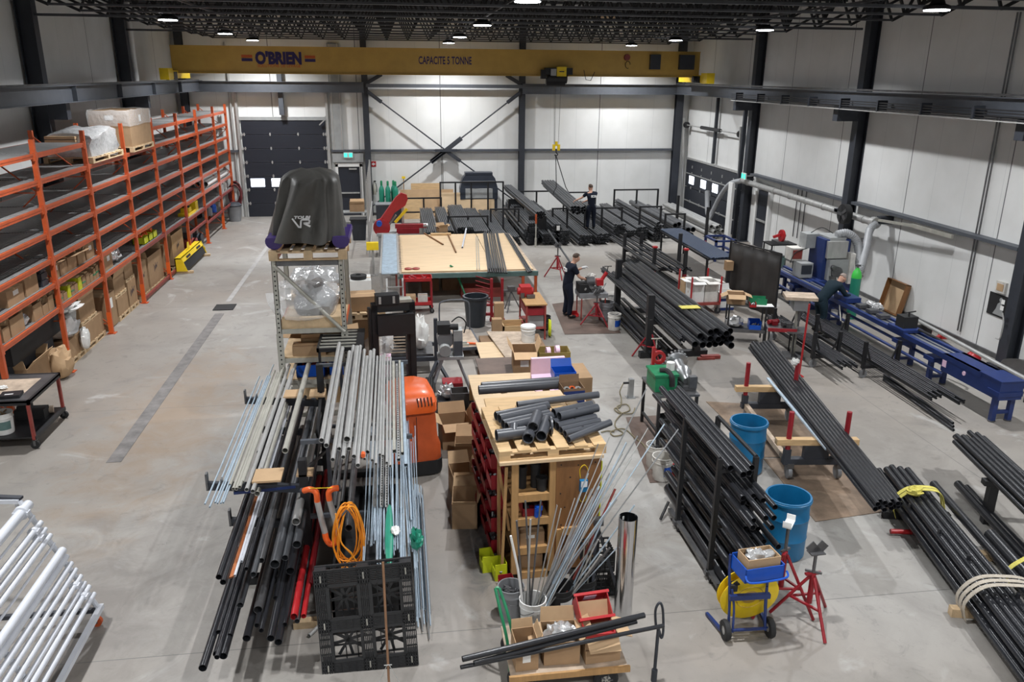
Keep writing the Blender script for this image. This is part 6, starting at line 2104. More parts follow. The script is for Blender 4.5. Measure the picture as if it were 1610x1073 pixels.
MB().path(smoothpts([(1.03, -.02, 1.40), (1.02, -.02, 1.52), (1.07, -.02, 1.58), (1.12, -.02, 1.52), (1.12, -.02, 1.40)], 5), .004, 6).path(smoothpts([(1.03, -.02, 1.2), (1.03, -.02, 1.10), (1.07, -.02, 1.06), (1.11, -.02, 1.10), (1.11, -.02, 1.2)], 5), .004, 6).build('hook_wire', M['yellow'], cb)
MB().bx(.80, 1.10, -.05, -.01, .62, .72).bx(.74, .80, -.04, -.01, .10, .70).build('door_rail', M['lumber'], cb)
for z in (.10, .46, .88, 1.22):
	MB().bx(.16, .72, .02, .5, z - .02, z).build('shelf', M['lumber'], cb)
	MB().bx(.245, .64, -.005, .03, z - .10, z).build('shelf_front', M['lumber'], cb)
MB().bx(.16, 1.3, .5, .52, 0, 1.66).build('back_panel', M['card_dark'], cb)
MB().bx(1.26, 1.30, .0, 2.15, 0, 1.66).build('right_side', M['ply_brown'], cb)
MB().bx(.03, 1.30, 2.10, 2.15, 0, 1.66).build('rear_panel', M['ply_brown'], cb)
MB().bx(.142, .158, .45, 2.12, .0, 1.66).build('bin_panel', M['maroon'], cb)
MB().bx(.0, 1.32, -.03, 2.2, 1.66, 1.70).build('cabinet_top', M['plywood'], cb)
MB().bx(1.30, 1.315, -.005, .02, .2, 1.6).build('yellow_edge', M['lime'], cb)
b = MB().bar((.04, .05, .0), (.10, .05, 1.6), .035).bar((.05, .3, 0), (.05, .3, 1.66), .04).bar((.14, .06, .7), (.04, .25, 1.5), .03)
b.build('corner_brace', M['lumber'], cb)
R5 = Matrix.Rotation(.05, 4, 'Z')
def kab(x, y, z):
	p = R5 @ V(x, y, z)
	return (KX + p.x, KY + p.y, z)
def part_bin(label, loc, size, m, rz=0.0, group=None):
	sx, sy, sz = size
	o = thing('parts_bin', label, 'bin', loc, rz, group)
	t = .008
	b = MB().bx(-sx / 2, sx / 2, -sy / 2, sy / 2, 0, t).bx(sx / 2 - t, sx / 2, -sy / 2, sy / 2, t, sz).bx(-sx / 2, sx / 2, -sy / 2, -sy / 2 + t, t, sz).bx(-sx / 2, sx / 2, sy / 2 - t, sy / 2, t, sz).bx(-sx / 2, -sx / 2 + t, -sy / 2, sy / 2, t, sz * .6)
	b.build('tub', M[m], o)
	b = MB()
	for k in range(6):
		p = V(rnd.uniform(-.3, .3) * sx, rnd.uniform(-.35, .35) * sy, sz * .3)
		b.cyl(p, p + V(rnd.uniform(-.04, .04), rnd.uniform(-.04, .04), sz * .3), .022, n=7)
	b.build('fittings', M['steel_dark'], o)
	return o
rown = ('bottom', 'second', 'third', 'fourth', 'top')
for r_, z in enumerate((.15, .48, .80, 1.10, 1.40)):
	for c_, y in enumerate((.62, 1.10, 1.58, 1.98)):
		part_bin('red bin hung on the cabinet side, %s row, %s from the front' % (rown[r_], ('first', 'second', 'third', 'last')[c_]), kab(.055, y, z), (.17, .40, .20), 'red', .05)
# on its shelves
for i, (x, h, r) in enumerate(((.33, .30, .055), (.50, .34, .06), (.56, .18, .065))):
	o = thing('pipe_fitting', ('left black tall fitting on the top cabinet shelf', 'right black tall fitting on the top cabinet shelf', 'short wide black fitting in front on the top cabinet shelf')[i], 'fitting', kab(x, .2 if i < 2 else .1, 1.222))
	MB().lathe([(r * .8, 0), (r, 0), (r, h * .8), (r * 1.12, h * .8), (r * 1.12, h), (r * .8, h), (r * .8, 0)], 18).build('sleeve', M['rubber'], o)
part_bin('wide dark red bin of fittings on the second cabinet shelf', kab(.44, .2, .882), (.30, .26, .18), 'red', PI / 2)
o = thing('tape_measure', 'bright blue handheld tool on the edge of the second cabinet shelf', 'tool', kab(.50, .02, .886), .4)
MB().bx(-.04, .04, -.02, .02, 0, .13).bx(-.03, .05, -.03, .03, .09, .15).build('tool_body', M['blue_bright'], o)
carton('small carton with printed label on the third cabinet shelf', kab(.44, .15, .462), (.32, .2, .18), .05, print_m='paper')
carton('pale carton at the bottom of the cabinet front', kab(.44, .2, .102), (.3, .22, .2), .05)
# pallet on top with grey PVC pipe
pallet('light pine pallet of dark grey plastic pipe on top of the cabinet', kab(.68, .72, 1.702), .05, (1.36, 1.42, .13), 6, m='pine')
tag(MB().bx(-.58, .62, -.20, .20, 0, .02).build('pine_boards', M['pine'], None, kab(.70, 1.78, 1.702)), 'pine boards behind the pallet on the cabinet top', 'boards')
Z = 1.835
def pvc(p, q, r, label, group=None, holes=()):
	o = pipe(p, q, r, M['pvc'], label, group, 'plastic_pipe', t=r * .14, n=20)
	for t, s in holes:
		L = (Vector(q) - Vector(p)).length
		c2 = MB()
		c2.cyl((0, r * .97, L * t), (0, r * 1.01, L * t), s, n=14)
		c2.build('drilled_hole', M['rubber'], o)
	return o
for i, (p, q, r, lab) in enumerate((((1.513, 9.002, 1.930), (1.638, 9.371, 1.930), .072, 'short grey plastic pipe facing the front, lower left of three'), ((1.689, 9.055, 1.930), (1.845, 9.507, 1.930), .072, 'short grey plastic pipe facing the front, lower right of three'),
								((1.589, 9.091, 2.040), (1.727, 9.515, 2.040), .070, 'short grey plastic pipe facing the front, upper of three'))):
	pvc(p, q, r, lab)
o = thing('pipe_tee', 'grey plastic tee fitting at the left of the pallet on the cabinet', 'fitting', (1.303, 9.203, 1.910))
MB().pipe((-.16, -.02, .0), (.22, .05, 0), .075, .012, 20).pipe((.06, .0, -.0), (.08, .10, .08), .06, .01, 16).build('tee_body', M['pvc'], o)
for i in range(4):
	a = Vector((1.260, 9.492, 1.950)) + V(.0 + .01 * i, .06 - .11 * i if i else .10, .02)
	a = Vector((1.21 + .03 * i, 9.78 - .135 * i, 1.91 + (.02 if i % 2 else 0)))
	pvc(a, a + V(.72 - .03 * i, .26, .0), .062, ('grey plastic pipe, rearmost of the four at the left of the pallet', 'grey plastic pipe, second from the back at the left of the pallet', 'grey plastic pipe, third from the back at the left of the pallet', 'grey plastic pipe, front one of the four at the left of the pallet')[i])
o = thing('flange_ring', 'thin grey plastic ring standing beside the pipe ends on the pallet', 'ring', (1.86, 9.32, 1.95))
MB().lathe([(.07, -.012), (.12, -.012), (.12, .012), (.07, .012), (.07, -.012)], 20, XF((0, 0, .0), (0, 1, .1), (0, 0, 1))).build('ring_body', M['pvc'], o)
for i in range(7):
	row = i // 5
	a = Vector((1.90 + .028 * i if not row else 1.95 + .05 * (i - 5), 9.62 - .115 * i if not row else 9.60 - .12 * (i - 5), 1.895 + (.10 if row else 0)))
	pvc(a, a + V(.56, .22, .0), .058 if i not in (3, 4) else .045, 'drilled grey plastic pipe on the right half of the pallet, %s' % ('rearmost at the bottom', 'second from the back', 'third from the back', 'fourth from the back', 'front of the bottom row', 'upper rear one', 'upper front one')[i], None, ((.45, .018),) if i in (2, 4, 6) else ())
pvc((2.02, 8.98, 1.90), (2.62, 9.30, 1.95), .045, 'slim grey plastic pipe sticking out over the right pallet edge')
pvc((1.55, 10.15, 1.90), (2.75, 10.34, 1.92), .05, 'long grey plastic pipe lying across the back of the pallet')
M['olive'] = mat('olive_cardboard', (.34, .26, .08), .8, 0, .1, 4)
# ---------------------------------------------------------------- crate tables behind the cabinet
o = thing('crate_table', 'light plywood topped crate behind the cabinet carrying foam and boxes', 'table', (2.05, 13.15, 0))
MB().bx(-.85, .95, -.85, .75, .92, .95).build('plywood_top', M['plywood'], o)
for x in (-.78, .86):
	for y in (-.78, .68):
		MB().bx(x - .05, x + .05, y - .05, y + .05, 0, .92).build('leg', M['lumber'], o)
MB().bx(-.8, .9, -.8, -.75, .2, .9).build('front_board', M['card_dark'], o)
for i, (y, lab) in enumerate(((12.12, 'long dark grey plastic pipe lying behind the cabinet, near one'), (12.26, 'long dark grey plastic pipe lying behind the cabinet, far one'))):
	tag(MB().bx(-.04, .04, -.12, .12, 0, 1.36).build('support_post', M['lumber'], None, (1.62, 12.0, 0)), 'wooden post under the long plastic pipes behind the cabinet', 'post') if i == 0 else None
	pvc((1.20 + .06 * i, y - .20, 1.437), (2.55, y - .10, 1.437), .075, lab)
tag(MB().bx(-.04, .04, -.14, .14, 0, 1.36).build('support_post', M['lumber'], None, (2.32, 12.05, 0)), 'right wooden post under the long plastic pipes', 'post')
o = thing('hardboard_crate', 'crate covered with brown hardboard between the two plywood piles', 'crate', (2.15, 14.95, 0))
MB().bx(-.62, .9, -.55, .45, 0, .70).build('crate_body', M['card_dark'], o)
MB().bx(-.66, .3, -.6, .5, .70, .72).build('hardboard_sheet', M['brown_sheet'], o)
o = thing('plywood_pile', 'low pile topped with worn grey plywood behind the brown hardboard crate', 'boards', (2.35, 16.9, 0))
MB().bx(-.55, .85, -.7, .9, 0, .44).build('pile_body', M['card_dark'], o)
MB().bx(-.68, .1, -1.05, .35, .44, .462).build('osb_sheet', M['plywood'], o)
MB().add([(-.36, 1.0, .49), (.62, .95, .47), (.72, -.95, .47), (-.15, -1.0, .49), (-.36, 1.0, .51), (.62, .95, .49), (.72, -.95, .49), (-.15, -1.0, .51)],
		[(3, 2, 1, 0), (4, 5, 6, 7), (0, 1, 5, 4), (1, 2, 6, 5), (2, 3, 7, 6), (3, 0, 4, 7)]).build('worn_sheet', M['ply_grey'], o)
bucket('clean white lidded pail on the worn plywood pile', (2.84, 17.1, .492), 'white', .165, .36, lid=True)
carton('open brown carton with raised flap on the hardboard crate', (2.38, 14.75, .722), (.46, .52, .42), -.08, True, (115, 20, None, 30), print_m='paper', fh=.2)
tag(MB().bx(-.14, .16, -.5, .5, 0, .70).bx(-.14, .7, -.4, .45, 0, .60).build('carton_stack', M['card'], None, (2.98, 14.8, 0)), 'carton stand under the olive box of pink foam', 'stand')
carton('olive brown open box holding pink foam rings', (3.0, 14.95, .722), (.62, .42, .30), -.05, True, (None, None, None, None), m='olive')
for i, (x, y) in enumerate(((2.88, 14.9), (3.08, 14.98))):
	o = thing('foam_ring', '%s pink foam ring poking out of the olive brown box' % ('left', 'right')[i], 'foam', (x, y, .92))
	MB().lathe([(.04, -.04), (.11, -.04), (.11, .04), (.04, .04), (.04, -.04)], 18, XF((0, 0, .06), (0, 1, .4), (0, -.4, 1))).build('ring_body', M['foam_pink'], o)
def holed_board(b, w, h, t, cx, cy, r, X, n=24):
	vs = []
	out = []
	for i in range(n):
		a = 2 * PI * i / n
		out.append((math.cos(a), math.sin(a)))
	for z in (0, t):
		for (c, s) in out:
			vs.append(X @ V(cx + r * c, cy + r * s, z))
		for (c, s) in out:
			k = min((w / 2 - cx * math.copysign(1, c)) / max(abs(c), 1e-6), (h / 2 - cy * math.copysign(1, s)) / max(abs(s), 1e-6))
			vs.append(X @ V(cx + k * c, cy + k * s, z))
	fs = []
	for i in range(n):
		k = (i + 1) % n
		fs += [(i, k, n + k, n + i), (2 * n + i, 3 * n + i, 3 * n + k, 2 * n + k), (i, 2 * n + i, 2 * n + k, k), (n + i, n + k, 3 * n + k, 3 * n + i)]
	b.add(vs, fs)
b = MB()
holed_board(b, .44, .40, .05, -.08, -.04, .075, XF((2.43, 12.75, 1.16), (1, .05, 0), (0, .9, .45)))
tag(b.build('foam_board', M['foam_pink']), 'pink foam board with a round hole tilted by the blue box', 'foam')
b = MB()
b.box((2.62, 13.55, 1.16), (.62, .08, .40), rz=.05)
tag(b.build('foam_board', M['foam_pink']), 'plain pink foam board standing behind the blue box', 'foam')
o = carton('blue printed carton with torn white corner on the crate table', (2.74, 12.75, .955), (.38, .34, .46), .02, True, (None, None, 30, None), m='blue_bright', fh=.14)
MB().bx(-.12, -.03, -.173, -.17, .37, .405).bx(-.15, -.135, -.173, -.17, .35, .41).bx(.02, .06, -.173, -.17, .36, .40).build('white_print', M['ink_white'], o)
MB().bx(-.19, -.03, -.173, -.170, .0, .14).bx(.04, .16, -.173, -.170, .34, .36).build('white_corner', M['ink_white'], o)
o = carton('dark blue open box of orange and grey fittings, front right on the crate table', (2.66, 11.72, 1.29), (.34, .32, .24), .06, True, (None, None, 8, None), m='card_dark', fh=.12)
MB().bx(-.172, .172, -.163, -.16, .0, .2).build('blue_print', M['blue'], o)
for k, (x, y, m) in enumerate(((-.09, .0, 'galv'), (.0, .02, 'orange_bright'), (.09, -.02, 'galv'))):
	MB().lathe([(.03, 0), (.05, 0), (.05, .06), (.03, .06), (.03, 0)], 14, XF((x, y, .17), (1, 0, 0), (0, .4, 1))).build('fitting', M[m], o)
MB().bx(-.16, .16, -.15, .15, .012, .15).build('contents', M['rubber'], o)
tag(MB().bx(-.22, .22, -.2, .2, 0, 1.285).build('box_stand', M['card_light'], None, (2.66, 11.74, 0)), 'tall carton under the dark blue open box', 'box')
C.objects[-1].name = 'cardboard_box'
# boxes on the floor along the bin side
for i, (x, y, sx, sy, h, op, lab) in enumerate(((.88, 13.05, .50, .5, .48, 1, 'open carton with a white sheet right of the orange stacker'), (1.0, 12.05, .36, .4, .5, 1, 'open carton behind the first floor carton along the bin side'), (.86, 11.2, .34, .5, .42, 1, 'narrow open carton in the middle along the bin side'),
											(.84, 10.45, .36, .55, .40, 1, 'empty floor carton nearest along the cabinet bin side'))):
	carton(lab, (x, y, .001), (sx, sy, h), .1 * (-1) ** i, True, (110, 30, 25, 60) if i == 0 else (50, 20, 40, None), fh=.2, fill=('card_dark', .3) if i else None)
for i, (x, y, z, h, lab) in enumerate(((1.05, 14.0, 0, .62, 'tall grey sheet metal box behind the floor cartons, left'), (1.36, 13.6, .0, .50, 'grey sheet metal box behind the floor cartons, right'))):
	o = thing('metal_box', lab, 'box', (x, y, z))
	b = MB().bx(-.16, .16, -.16, .16, 0, .01)
	for s in (-1, 1):
		b.bx(s * .16 - .006, s * .16 + .006, -.16, .16, 0, h).bx(-.16, .16, s * .16 - .006, s * .16 + .006, 0, h)
	b.build('box_shell', M['steel_dark'], o)
	MB().bx(-.155, .155, -.155, .155, .012, h * .6).build('contents', M['card_dark'], o)
blob('crumpled white and silver plastic by the floor cartons', 'plastic', (.86, 14.45, .30), (.16, .16, .13), 'film_silver', 71, 'plastic_wrap', amp=.25)
tag(MB().bx(-.2, .2, -.2, .2, 0, .298).build('dark_crate', M['charcoal'], None, (.86, 14.45, 0)), 'dark crate under the crumpled silver plastic', 'crate')
C.objects[-1].name = 'small_crate'
part_bin('lime yellow bin on the floor at the cabinet corner, right one', (1.16, 8.98, .001), (.16, .22, .24), 'lime', .1)
part_bin('lime yellow bin on the floor at the cabinet corner, left one', (1.02, 9.18, .001), (.16, .22, .24), 'lime', .1)
part_bin('loose dark red bin on the floor in front of the lime bins', (1.22, 8.70, .001), (.18, .22, .14), 'red', .1)
# ---------------------------------------------------------------- buckets of rods before the cabinet
bucket('grey bucket of short scrap pieces left of the rod buckets', (1.196, 8.162, 0.000), 'grey', .155, .42, 'steel_dark')
WB = (1.423, 7.941, 0.000)
bucket('white bucket with the biggest fan of rods', WB, 'white', .155, .38)
BB = (1.782, 8.122, 0.000)
bucket('black bucket with white label standing right of the white rod bucket', BB, 'rubber', .16, .40, band='paper')
CB = (2.099, 8.269, 0.000)
bucket('rear black bucket of perforated bars beside the folding stand', CB, 'rubber', .16, .40)
for i, (t, r) in enumerate((((2.945, 8.900, 2.543), .008), ((2.888, 8.500, 2.250), .006), ((3.118, 8.600, 2.234), .008), ((3.299, 8.600, 2.157), .008), ((2.370, 8.400, 2.160), .006), ((2.594, 8.400, 2.123), .007), ((2.597, 8.450, 2.042), .008), ((2.609, 8.300, 1.907), .008),
							((2.497, 8.300, 1.831), .007), ((2.217, 8.300, 2.135), .006), ((2.410, 8.250, 1.780), .007), ((2.287, 8.200, 1.690), .008), ((2.112, 8.100, 1.673), .006), ((1.940, 8.150, 1.576), .006), ((2.118, 8.300, 1.773), .005), ((2.766, 8.600, 2.045), .009), ((2.542, 8.400, 1.945), .009), ((2.470, 8.400, 1.841), .009), ((2.399, 8.350, 1.754), .010), ((2.333, 8.400, 1.791), .010), ((2.276, 8.300, 1.638), .011), ((2.200, 8.200, 1.596), .011), ((2.143, 8.200, 1.492), .010), ((2.555, 8.200, 1.672), .010), ((2.420, 8.100, 1.528), .009))):
	base = Vector(WB) + V(rnd.uniform(-.09, .06), rnd.uniform(-.07, .07), .03)
	pipe(base, t, r, M[('steel', 'galv', 'zinc')[i % 3]], 'long thin rod fanning out of the white bucket to the upper right', 'rods fanning out of the white bucket', 'metal_rod', 'rod', n=8, solid=True)
for i, (t, m, w, lab) in enumerate((((1.693, 8.000, 1.554), 'galv', .035, 'slotted steel angle leaning in the white bucket'), ((1.750, 8.050, 1.480), 'galv_dull', .03, 'plain steel angle beside the slotted one in the white bucket'))):
	base = Vector(WB) + V(-.03 + .04 * i, -.03, .04)
	o = thing('steel_angle', lab, 'angle bar', base)
	d = Vector(t) - base
	x, y, z = ortho(d)
	b = MB().bar((0, 0, 0), d, w, .006)
	b.build('bar', M[m], o)
	if i == 0:
		b = MB()
		for k in range(16):
			c = d * ((k + .5) / 16)
			b.bar(c - d.normalized() * .014 + y * .0035, c + d.normalized() * .014 + y * .0035, .012, .004)
		b.build('slots', M['rubber'], o)
o = thing('bent_tube', 'thin white tube with a bent end in the white bucket', 'tube', Vector(WB) + V(-.09, .0, .04))
q = Vector((1.156, 7.950, 1.230)) - o.location
MB().path(smoothpts([(0, 0, 0), q * .55 + V(.02, 0, 0), q * .8 + V(.01, 0, 0), q], 5), .014, 8).build('tube', M['white'], o)
for i, (t, m) in enumerate((((1.243, 8.100, 1.365), 'steel_dark'), ((1.406, 8.100, 1.294), 'galv'), ((1.539, 8.200, 1.493), 'steel_dark'), ((1.360, 8.200, 1.506), 'steel_dark'))):
	base = Vector(WB) + V(-.09 + .03 * i, .05, .04)
	pipe(base, t, .012, M[m], 'upright bar at the left in the white bucket', 'upright bars in the white bucket', 'metal_bar', 'bar', n=8, solid=True)
for i, (t, m, r) in enumerate((((2.592, 8.000, 1.472), 'zinc', .010), ((2.637, 7.950, 1.240), 'zinc', .007), ((2.345, 7.950, 1.010), 'steel_dark', .014), ((2.228, 7.900, 0.966), 'galv', .010), ((2.362, 8.200, 1.392), 'zinc', .010), ((2.188, 8.000, 1.059), 'galv', .009))):
	base = Vector(BB) + V(-.06 + .02 * i, -.02, .04)
	pipe(base, t, r, M[m], 'rod leaning far right out of the black labelled bucket', 'rods leaning out of the black labelled bucket', 'metal_rod', 'rod', n=8, solid=True)
pipe(Vector(BB) + V(.02, .05, .04), (2.502, 8.500, 1.413), .014, M['maroon'], 'dark red bar among the rods in the black bucket', None, 'metal_bar', 'bar', n=8, solid=True)
for i, t in enumerate(((2.113, 8.300, 0.879), (2.191, 8.400, 0.899), (2.271, 8.500, 0.876))):
	base = Vector(CB) + V(-.04 + .04 * i, 0, .04)
	o = thing('perforated_bar', 'perforated bar in the rear black bucket, %s' % ('left', 'middle', 'right')[i], 'bar', base)
	d = Vector(t) - base
	x, y, z = ortho(d)
	MB().bar((0, 0, 0), d, .034, .008).build('bar', M['galv_dull'], o)
	b = MB()
	for k in range(14):
		c = d * ((k + .5) / 14)
		b.bar(c - d.normalized() * .012 + y * .0045, c + d.normalized() * .012 + y * .0045, .012, .004)
	b.build('holes', M['rubber'], o)
o = thing('folding_stand', 'black folding A-stand behind the rod buckets', 'stand', (2.270, 8.311, 0.000))
b = MB().bar((.0, .1, 1.05), (-.10, -.25, .0), .035).bar((.0, .1, 1.05), (.32, .0, .0), .035).bar((.04, .12, 1.05), (.10, .38, .0), .035)
b.build('frame', M['charcoal'], o)
MB().bx(-.04, .08, .05, .15, 1.02, 1.10).build('top_plate', M['steel_dark'], o)
for i, (y, z) in enumerate(((8.55, .001), (8.62, .302))):
	o = thing('plastic_crate', 'black plastic crate beside the shiny duct, %s' % ('bottom', 'top')[i], 'crate', (2.36, y, z))
	b = MB()
	lattice(b, -.18, .18, 0, .28, 6, 4, -.17, -.16, .012)
	lattice(b, -.18, .18, 0, .28, 6, 4, .16, .17, .012)
	for s in (-1, 1):
		for k in range(7):
			y2 = -.16 + k * .053
			b.bx(s * .175 - .006, s * .175 + .006, y2 - .006, y2 + .006, 0, .28)
	b.bx(-.18, .18, -.16, .16, 0, .01).bx(-.185, .185, -.175, -.155, .27, .29).bx(-.185, .185, .155, .175, .27, .29)
	b.build('crate_shell', M['rubber'], o)
o = thing('spiral_duct', 'tall shiny round sheet metal duct standing on end by the black crates', 'duct', (2.498, 7.871, 0.000))
MB().pipe((0, 0, 0), (-.0, .0, 1.42), .108, .004, 28).build('duct_shell', M['chrome'], o)
MB().bx(-.05, -.02, .095, .10, 1.33, 1.37).build('sticker', M['paper'], o)
# ---------------------------------------------------------------- flat cart in front
o = thing('flat_cart', 'flat cart with pneumatic tyres and green handle loaded with cartons', 'cart', (1.62, 7.12, 0))
MB().bx(-.62, .62, -.36, .46, .27, .31).build('deck', M['ply_grey'], o)
MB().bx(-.64, .64, -.38, -.35, .25, .32).build('deck_edge', M['lumber'], o)
for (x, y) in ((.40, -.30), (.40, .36), (-.50, -.18), (-.50, .36)):
	MB().lathe([(.05, -.035), (.085, -.035), (.115, -.045), (.135, -.025), (.135, .025), (.115, .045), (.085, .035), (.05, .035)], 22, XF((x, y, .135), (1, 0, 0), (0, 0, 1))).build('tyre', M['rubber'], o)
	w = MB().cyl((x, y - .03, .135), (x, y + .03, .135), .075, n=16).build('wheel_hub', M['galv_dull'], o)
	b = MB()
	for k in range(5):
		a = 2 * PI * k / 5
		b.bar((x + .02 * math.cos(a), y - .036, .135 + .02 * math.sin(a)), (x + .07 * math.cos(a), y - .036, .135 + .07 * math.sin(a)), .02, .012)
	b.build('spoke', M['steel_dark'], w)
hp = [V((0.956, 7.500, 0.707)[0] - 1.62, .35, .62), ]
b = MB()
for dx in (0, .07):
	b.path(smoothpts([(-.58 + dx, -.02, .05), (-.60 + dx, .08, .40), (-.66 + dx, .20, .70), (-.70 + dx * .6, .34, .90)], 5), .017, 8)
b.cyl((-.70, .34, .90), (-.66, .34, .90), .017, n=8)
b.build('handle', M['green'], o)
carton('tall narrow carton with label at the left end of the flat cart', (1.17, 6.96, .312), (.24, .26, .34), .06, True, (None, 20, 15, None), print_m='paper', fh=.1)
t = carton('open carton of film-wrapped parts in the middle of the flat cart', (1.56, 7.05, .312), (.38, .36, .28), -.04, True, (None, 60, 15, 110), fh=.16)
blob('clear film-wrapped parts bulging from the middle carton on the cart', 'parts', (1.56, 7.05, .42), (.16, .15, .12), 'film_silver', 81, 'wrapped_parts', amp=.2)
carton('sagging brown carton at the right end of the flat cart', (1.98, 7.02, .312), (.38, .34, .16), .06, m='card')
carton('open carton on top of the sagging one at the right of the cart', (1.97, 7.04, .474), (.36, .34, .15), .04, True, (120, 110, 20, None), fh=.17)
o = thing('red_tote', 'red plastic tote with white label leaning in the right cart carton', 'bin', (1.95, 7.30, .62))
o.rotation_euler = (math.radians(35), 0, .1)
b = MB().bx(-.18, .18, -.13, .13, 0, .008).bx(-.18, .18, -.13, -.122, 0, .2).bx(-.18, .18, .122, .13, 0, .2).bx(-.18, -.172, -.13, .13, 0, .2).bx(.172, .18, -.13, .13, 0, .2)
b.bx(-.20, .20, -.15, -.12, .19, .205).bx(-.20, .20, .12, .15, .19, .205)
b.build('tub', M['red_bright'], o)
MB().bx(-.07, .07, .118, .1215, .05, .15).build('paper_label', M['foam_pink'], o)
o = thing('red_tote', 'lower red tote lying in front in the right cart carton', 'bin', (1.95, 6.98, .575))
MB().bx(-.15, .17, -.10, .10, 0, .01).bx(-.15, .17, -.12, -.10, 0, .09).bx(-.15, -.14, -.1, .1, 0, .09).bx(.16, .17, -.1, .1, 0, .09).build('tub', M['red_bright'], o)
b = MB()
for k in range(6):
	b.box((0, -.02 * k, .02 * k), (.26, .02, .012), rz=.12)
tag(b.build('metal_strips', M['zinc'], None, (1.354, 7.342, 0.330)), 'small stack of bright metal strips behind the cart cartons', 'strips')
pz = .78
for i, (p, q, r, lab) in enumerate((((0.483, 6.504, 0.800), (2.459, 6.934, 0.800), .030, 'upper of three black pipes laid across the cart cartons'), ((0.594, 6.502, 0.745), (2.344, 6.906, 0.745), .024, 'middle of three black pipes laid across the cart cartons'), ((0.463, 6.510, 0.700), (2.608, 6.858, 0.700), .022, 'lowest of three black pipes laid across the cart cartons'))):
	pipe(p, q, r, M['black_pipe'], lab)
o = thing('handle_stand', 'black post with a long loop handle at the right of the flat cart', 'stand', (2.57, 6.86, 0))
b = MB().cyl((0, 0, 0), (.03, .06, .62), .018, n=10).cyl((0, 0, 0), (.005, .01, .14), .032, n=10)
b.build('post', M['charcoal'], o)
b = MB().path(smoothpts([(.01, .08, .62), (-.01, .08, .84), (.03, .08, .93), (.07, .08, .84), (.09, .07, .58), (.07, .06, .50), (.04, .06, .60)], 6), .014, 8)
b.build('loop_handle', M['charcoal'], o)
# ---------------------------------------------------------------- beveller on splayed legs, trolley, bin, racks
o = thing('bevelling_machine', 'grey pipe bevelling machine with motor on four splayed legs', 'machine', (.98, 15.65, 0))
for (x, y) in ((-.42, -.32), (-.34, .42), (.42, -.25), (.38, .42)):
	MB().cyl((x * .35, y * .35, .72), (x, y, .0), .03, n=8).build('leg', M['grey'], o)
MB().bx(-.25, .28, -.18, .18, .70, .76).build('base_plate', M['grey_mid'], o)
MB().bx(.08, .26, -.14, .14, .76, 1.30).build('column', M['grey_mid'], o)
MB().bx(.085, .255, -.145, -.13, .76, 1.08).build('column_cover', M['beam_grey'], o)
MB().cyl((-.10, -.22, .90), (-.10, .22, .90), .12, n=18).build('motor', M['grey_mid'], o)
MB().cyl((-.08, -.05, 1.08), (-.08, .25, 1.08), .17, n=20).build('gear_housing', M['grey'], o)
MB().bx(-.24, .02, -.1, .2, 1.22, 1.42).cyl((.0, -.05, 1.36), (.18, -.05, 1.36), .06, n=10).build('drive_head', M['rubber'], o)
MB().path(smoothpts([(.05, 0, 1.45), (.2, 0, 1.55), (.34, .02, 1.42), (.30, .02, 1.2)], 5), .014, 6).build('cable', M['rubber'], o)
o = thing('red_bucket', 'faded red square can under the bevelling machine', 'can', (1.0, 15.2, 0))
MB().bx(-.2, .2, -.18, .18, 0, .36).build('can_body', M['red'], o)
blob('scraps of brown swarf on the floor by the orange stacker', 'scrap', (.85, 14.9, 0), (.26, .22, .06), 'card_dark', 91, 'swarf_heap', amp=.3)
for i in range(4):
	pipe((.42 + i * .06, 15.0, .03), (.50 + i * .05, 15.5, .30), .03, M['rubber'], 'short dark pipe piece leaning behind the orange cowl', 'short pipe pieces behind the orange cowl', 'pipe_piece', solid=True)
o = thing('pallet_jack_frame', 'dark engine frame with wheels behind the black mast', 'frame', (.25, 17.2, 0))
b = MB().bar((-.6, -.6, .35), (.55, -.6, .35), .09).bar((-.6, .4, .35), (.55, .4, .35), .08).bar((-.6, -.6, .1), (-.6, -.6, 1.1), .09).bar((.5, -.6, .0), (.5, -.6, 1.25), .08).bar((.52, -.62, .3), (.72, -.95, .0), .06).bar((.52, -.6, .3), (.3, -1.1, .0), .06)
b.build('frame', M['charcoal'], o)
b = MB()
for k in range(7):
	b.bx(-.5, -.05, -.45, -.42, .45 + k * .07, .47 + k * .07)
b.build('grille', M['ply_grey'], o)
MB().bx(-.55, .45, -.5, .4, .3, .42).build('tray', M['steel_dark'], o)
MB().bx(-.55, -.1, -.47, -.44, .98, 1.02).build('red_bar', M['orange'], o)
blob('white plastic sheet bunched on the dark engine frame', 'plastic sheet', (.42, 17.1, .43), (.20, .24, .34), 'white', 93, 'plastic_sheet', amp=.22)
blob('black plastic bag on the dark engine frame', 'bag', (.02, 17.3, .43), (.18, .2, .26), 'rubber', 94, 'black_bag', amp=.2)
o = thing('platform_trolley', 'platform trolley with blue edge and tall hoop handle', 'trolley', (1.36, 18.35, 0), .08)
MB().bx(-.38, .42, -.75, .62, .20, .235).build('deck', M['ply_grey'], o)
MB().bx(-.40, .44, -.78, -.74, .17, .24).bx(.40, .44, -.78, .64, .17, .24).build('bumper', M['beam_grey'], o)
for x in (-.32, .36):
	for y in (-.62, .52):
		caster(o, x, y, .065, top=.20)
MB().path(smoothpts([(-.36, .58, .2), (-.36, .60, .80), (-.30, .62, .96), (.0, .62, 1.0), (.30, .62, .96), (.38, .60, .80), (.38, .58, .2)], 5), .018, 8).build('hoop_handle', M['beam_grey'], o)
pipe((1.10, 17.9, .27), (1.75, 17.75, .27), .026, M['orange_bright'], 'orange handled pry bar lying on the platform trolley', None, 'pry_bar', 'bar', solid=True)
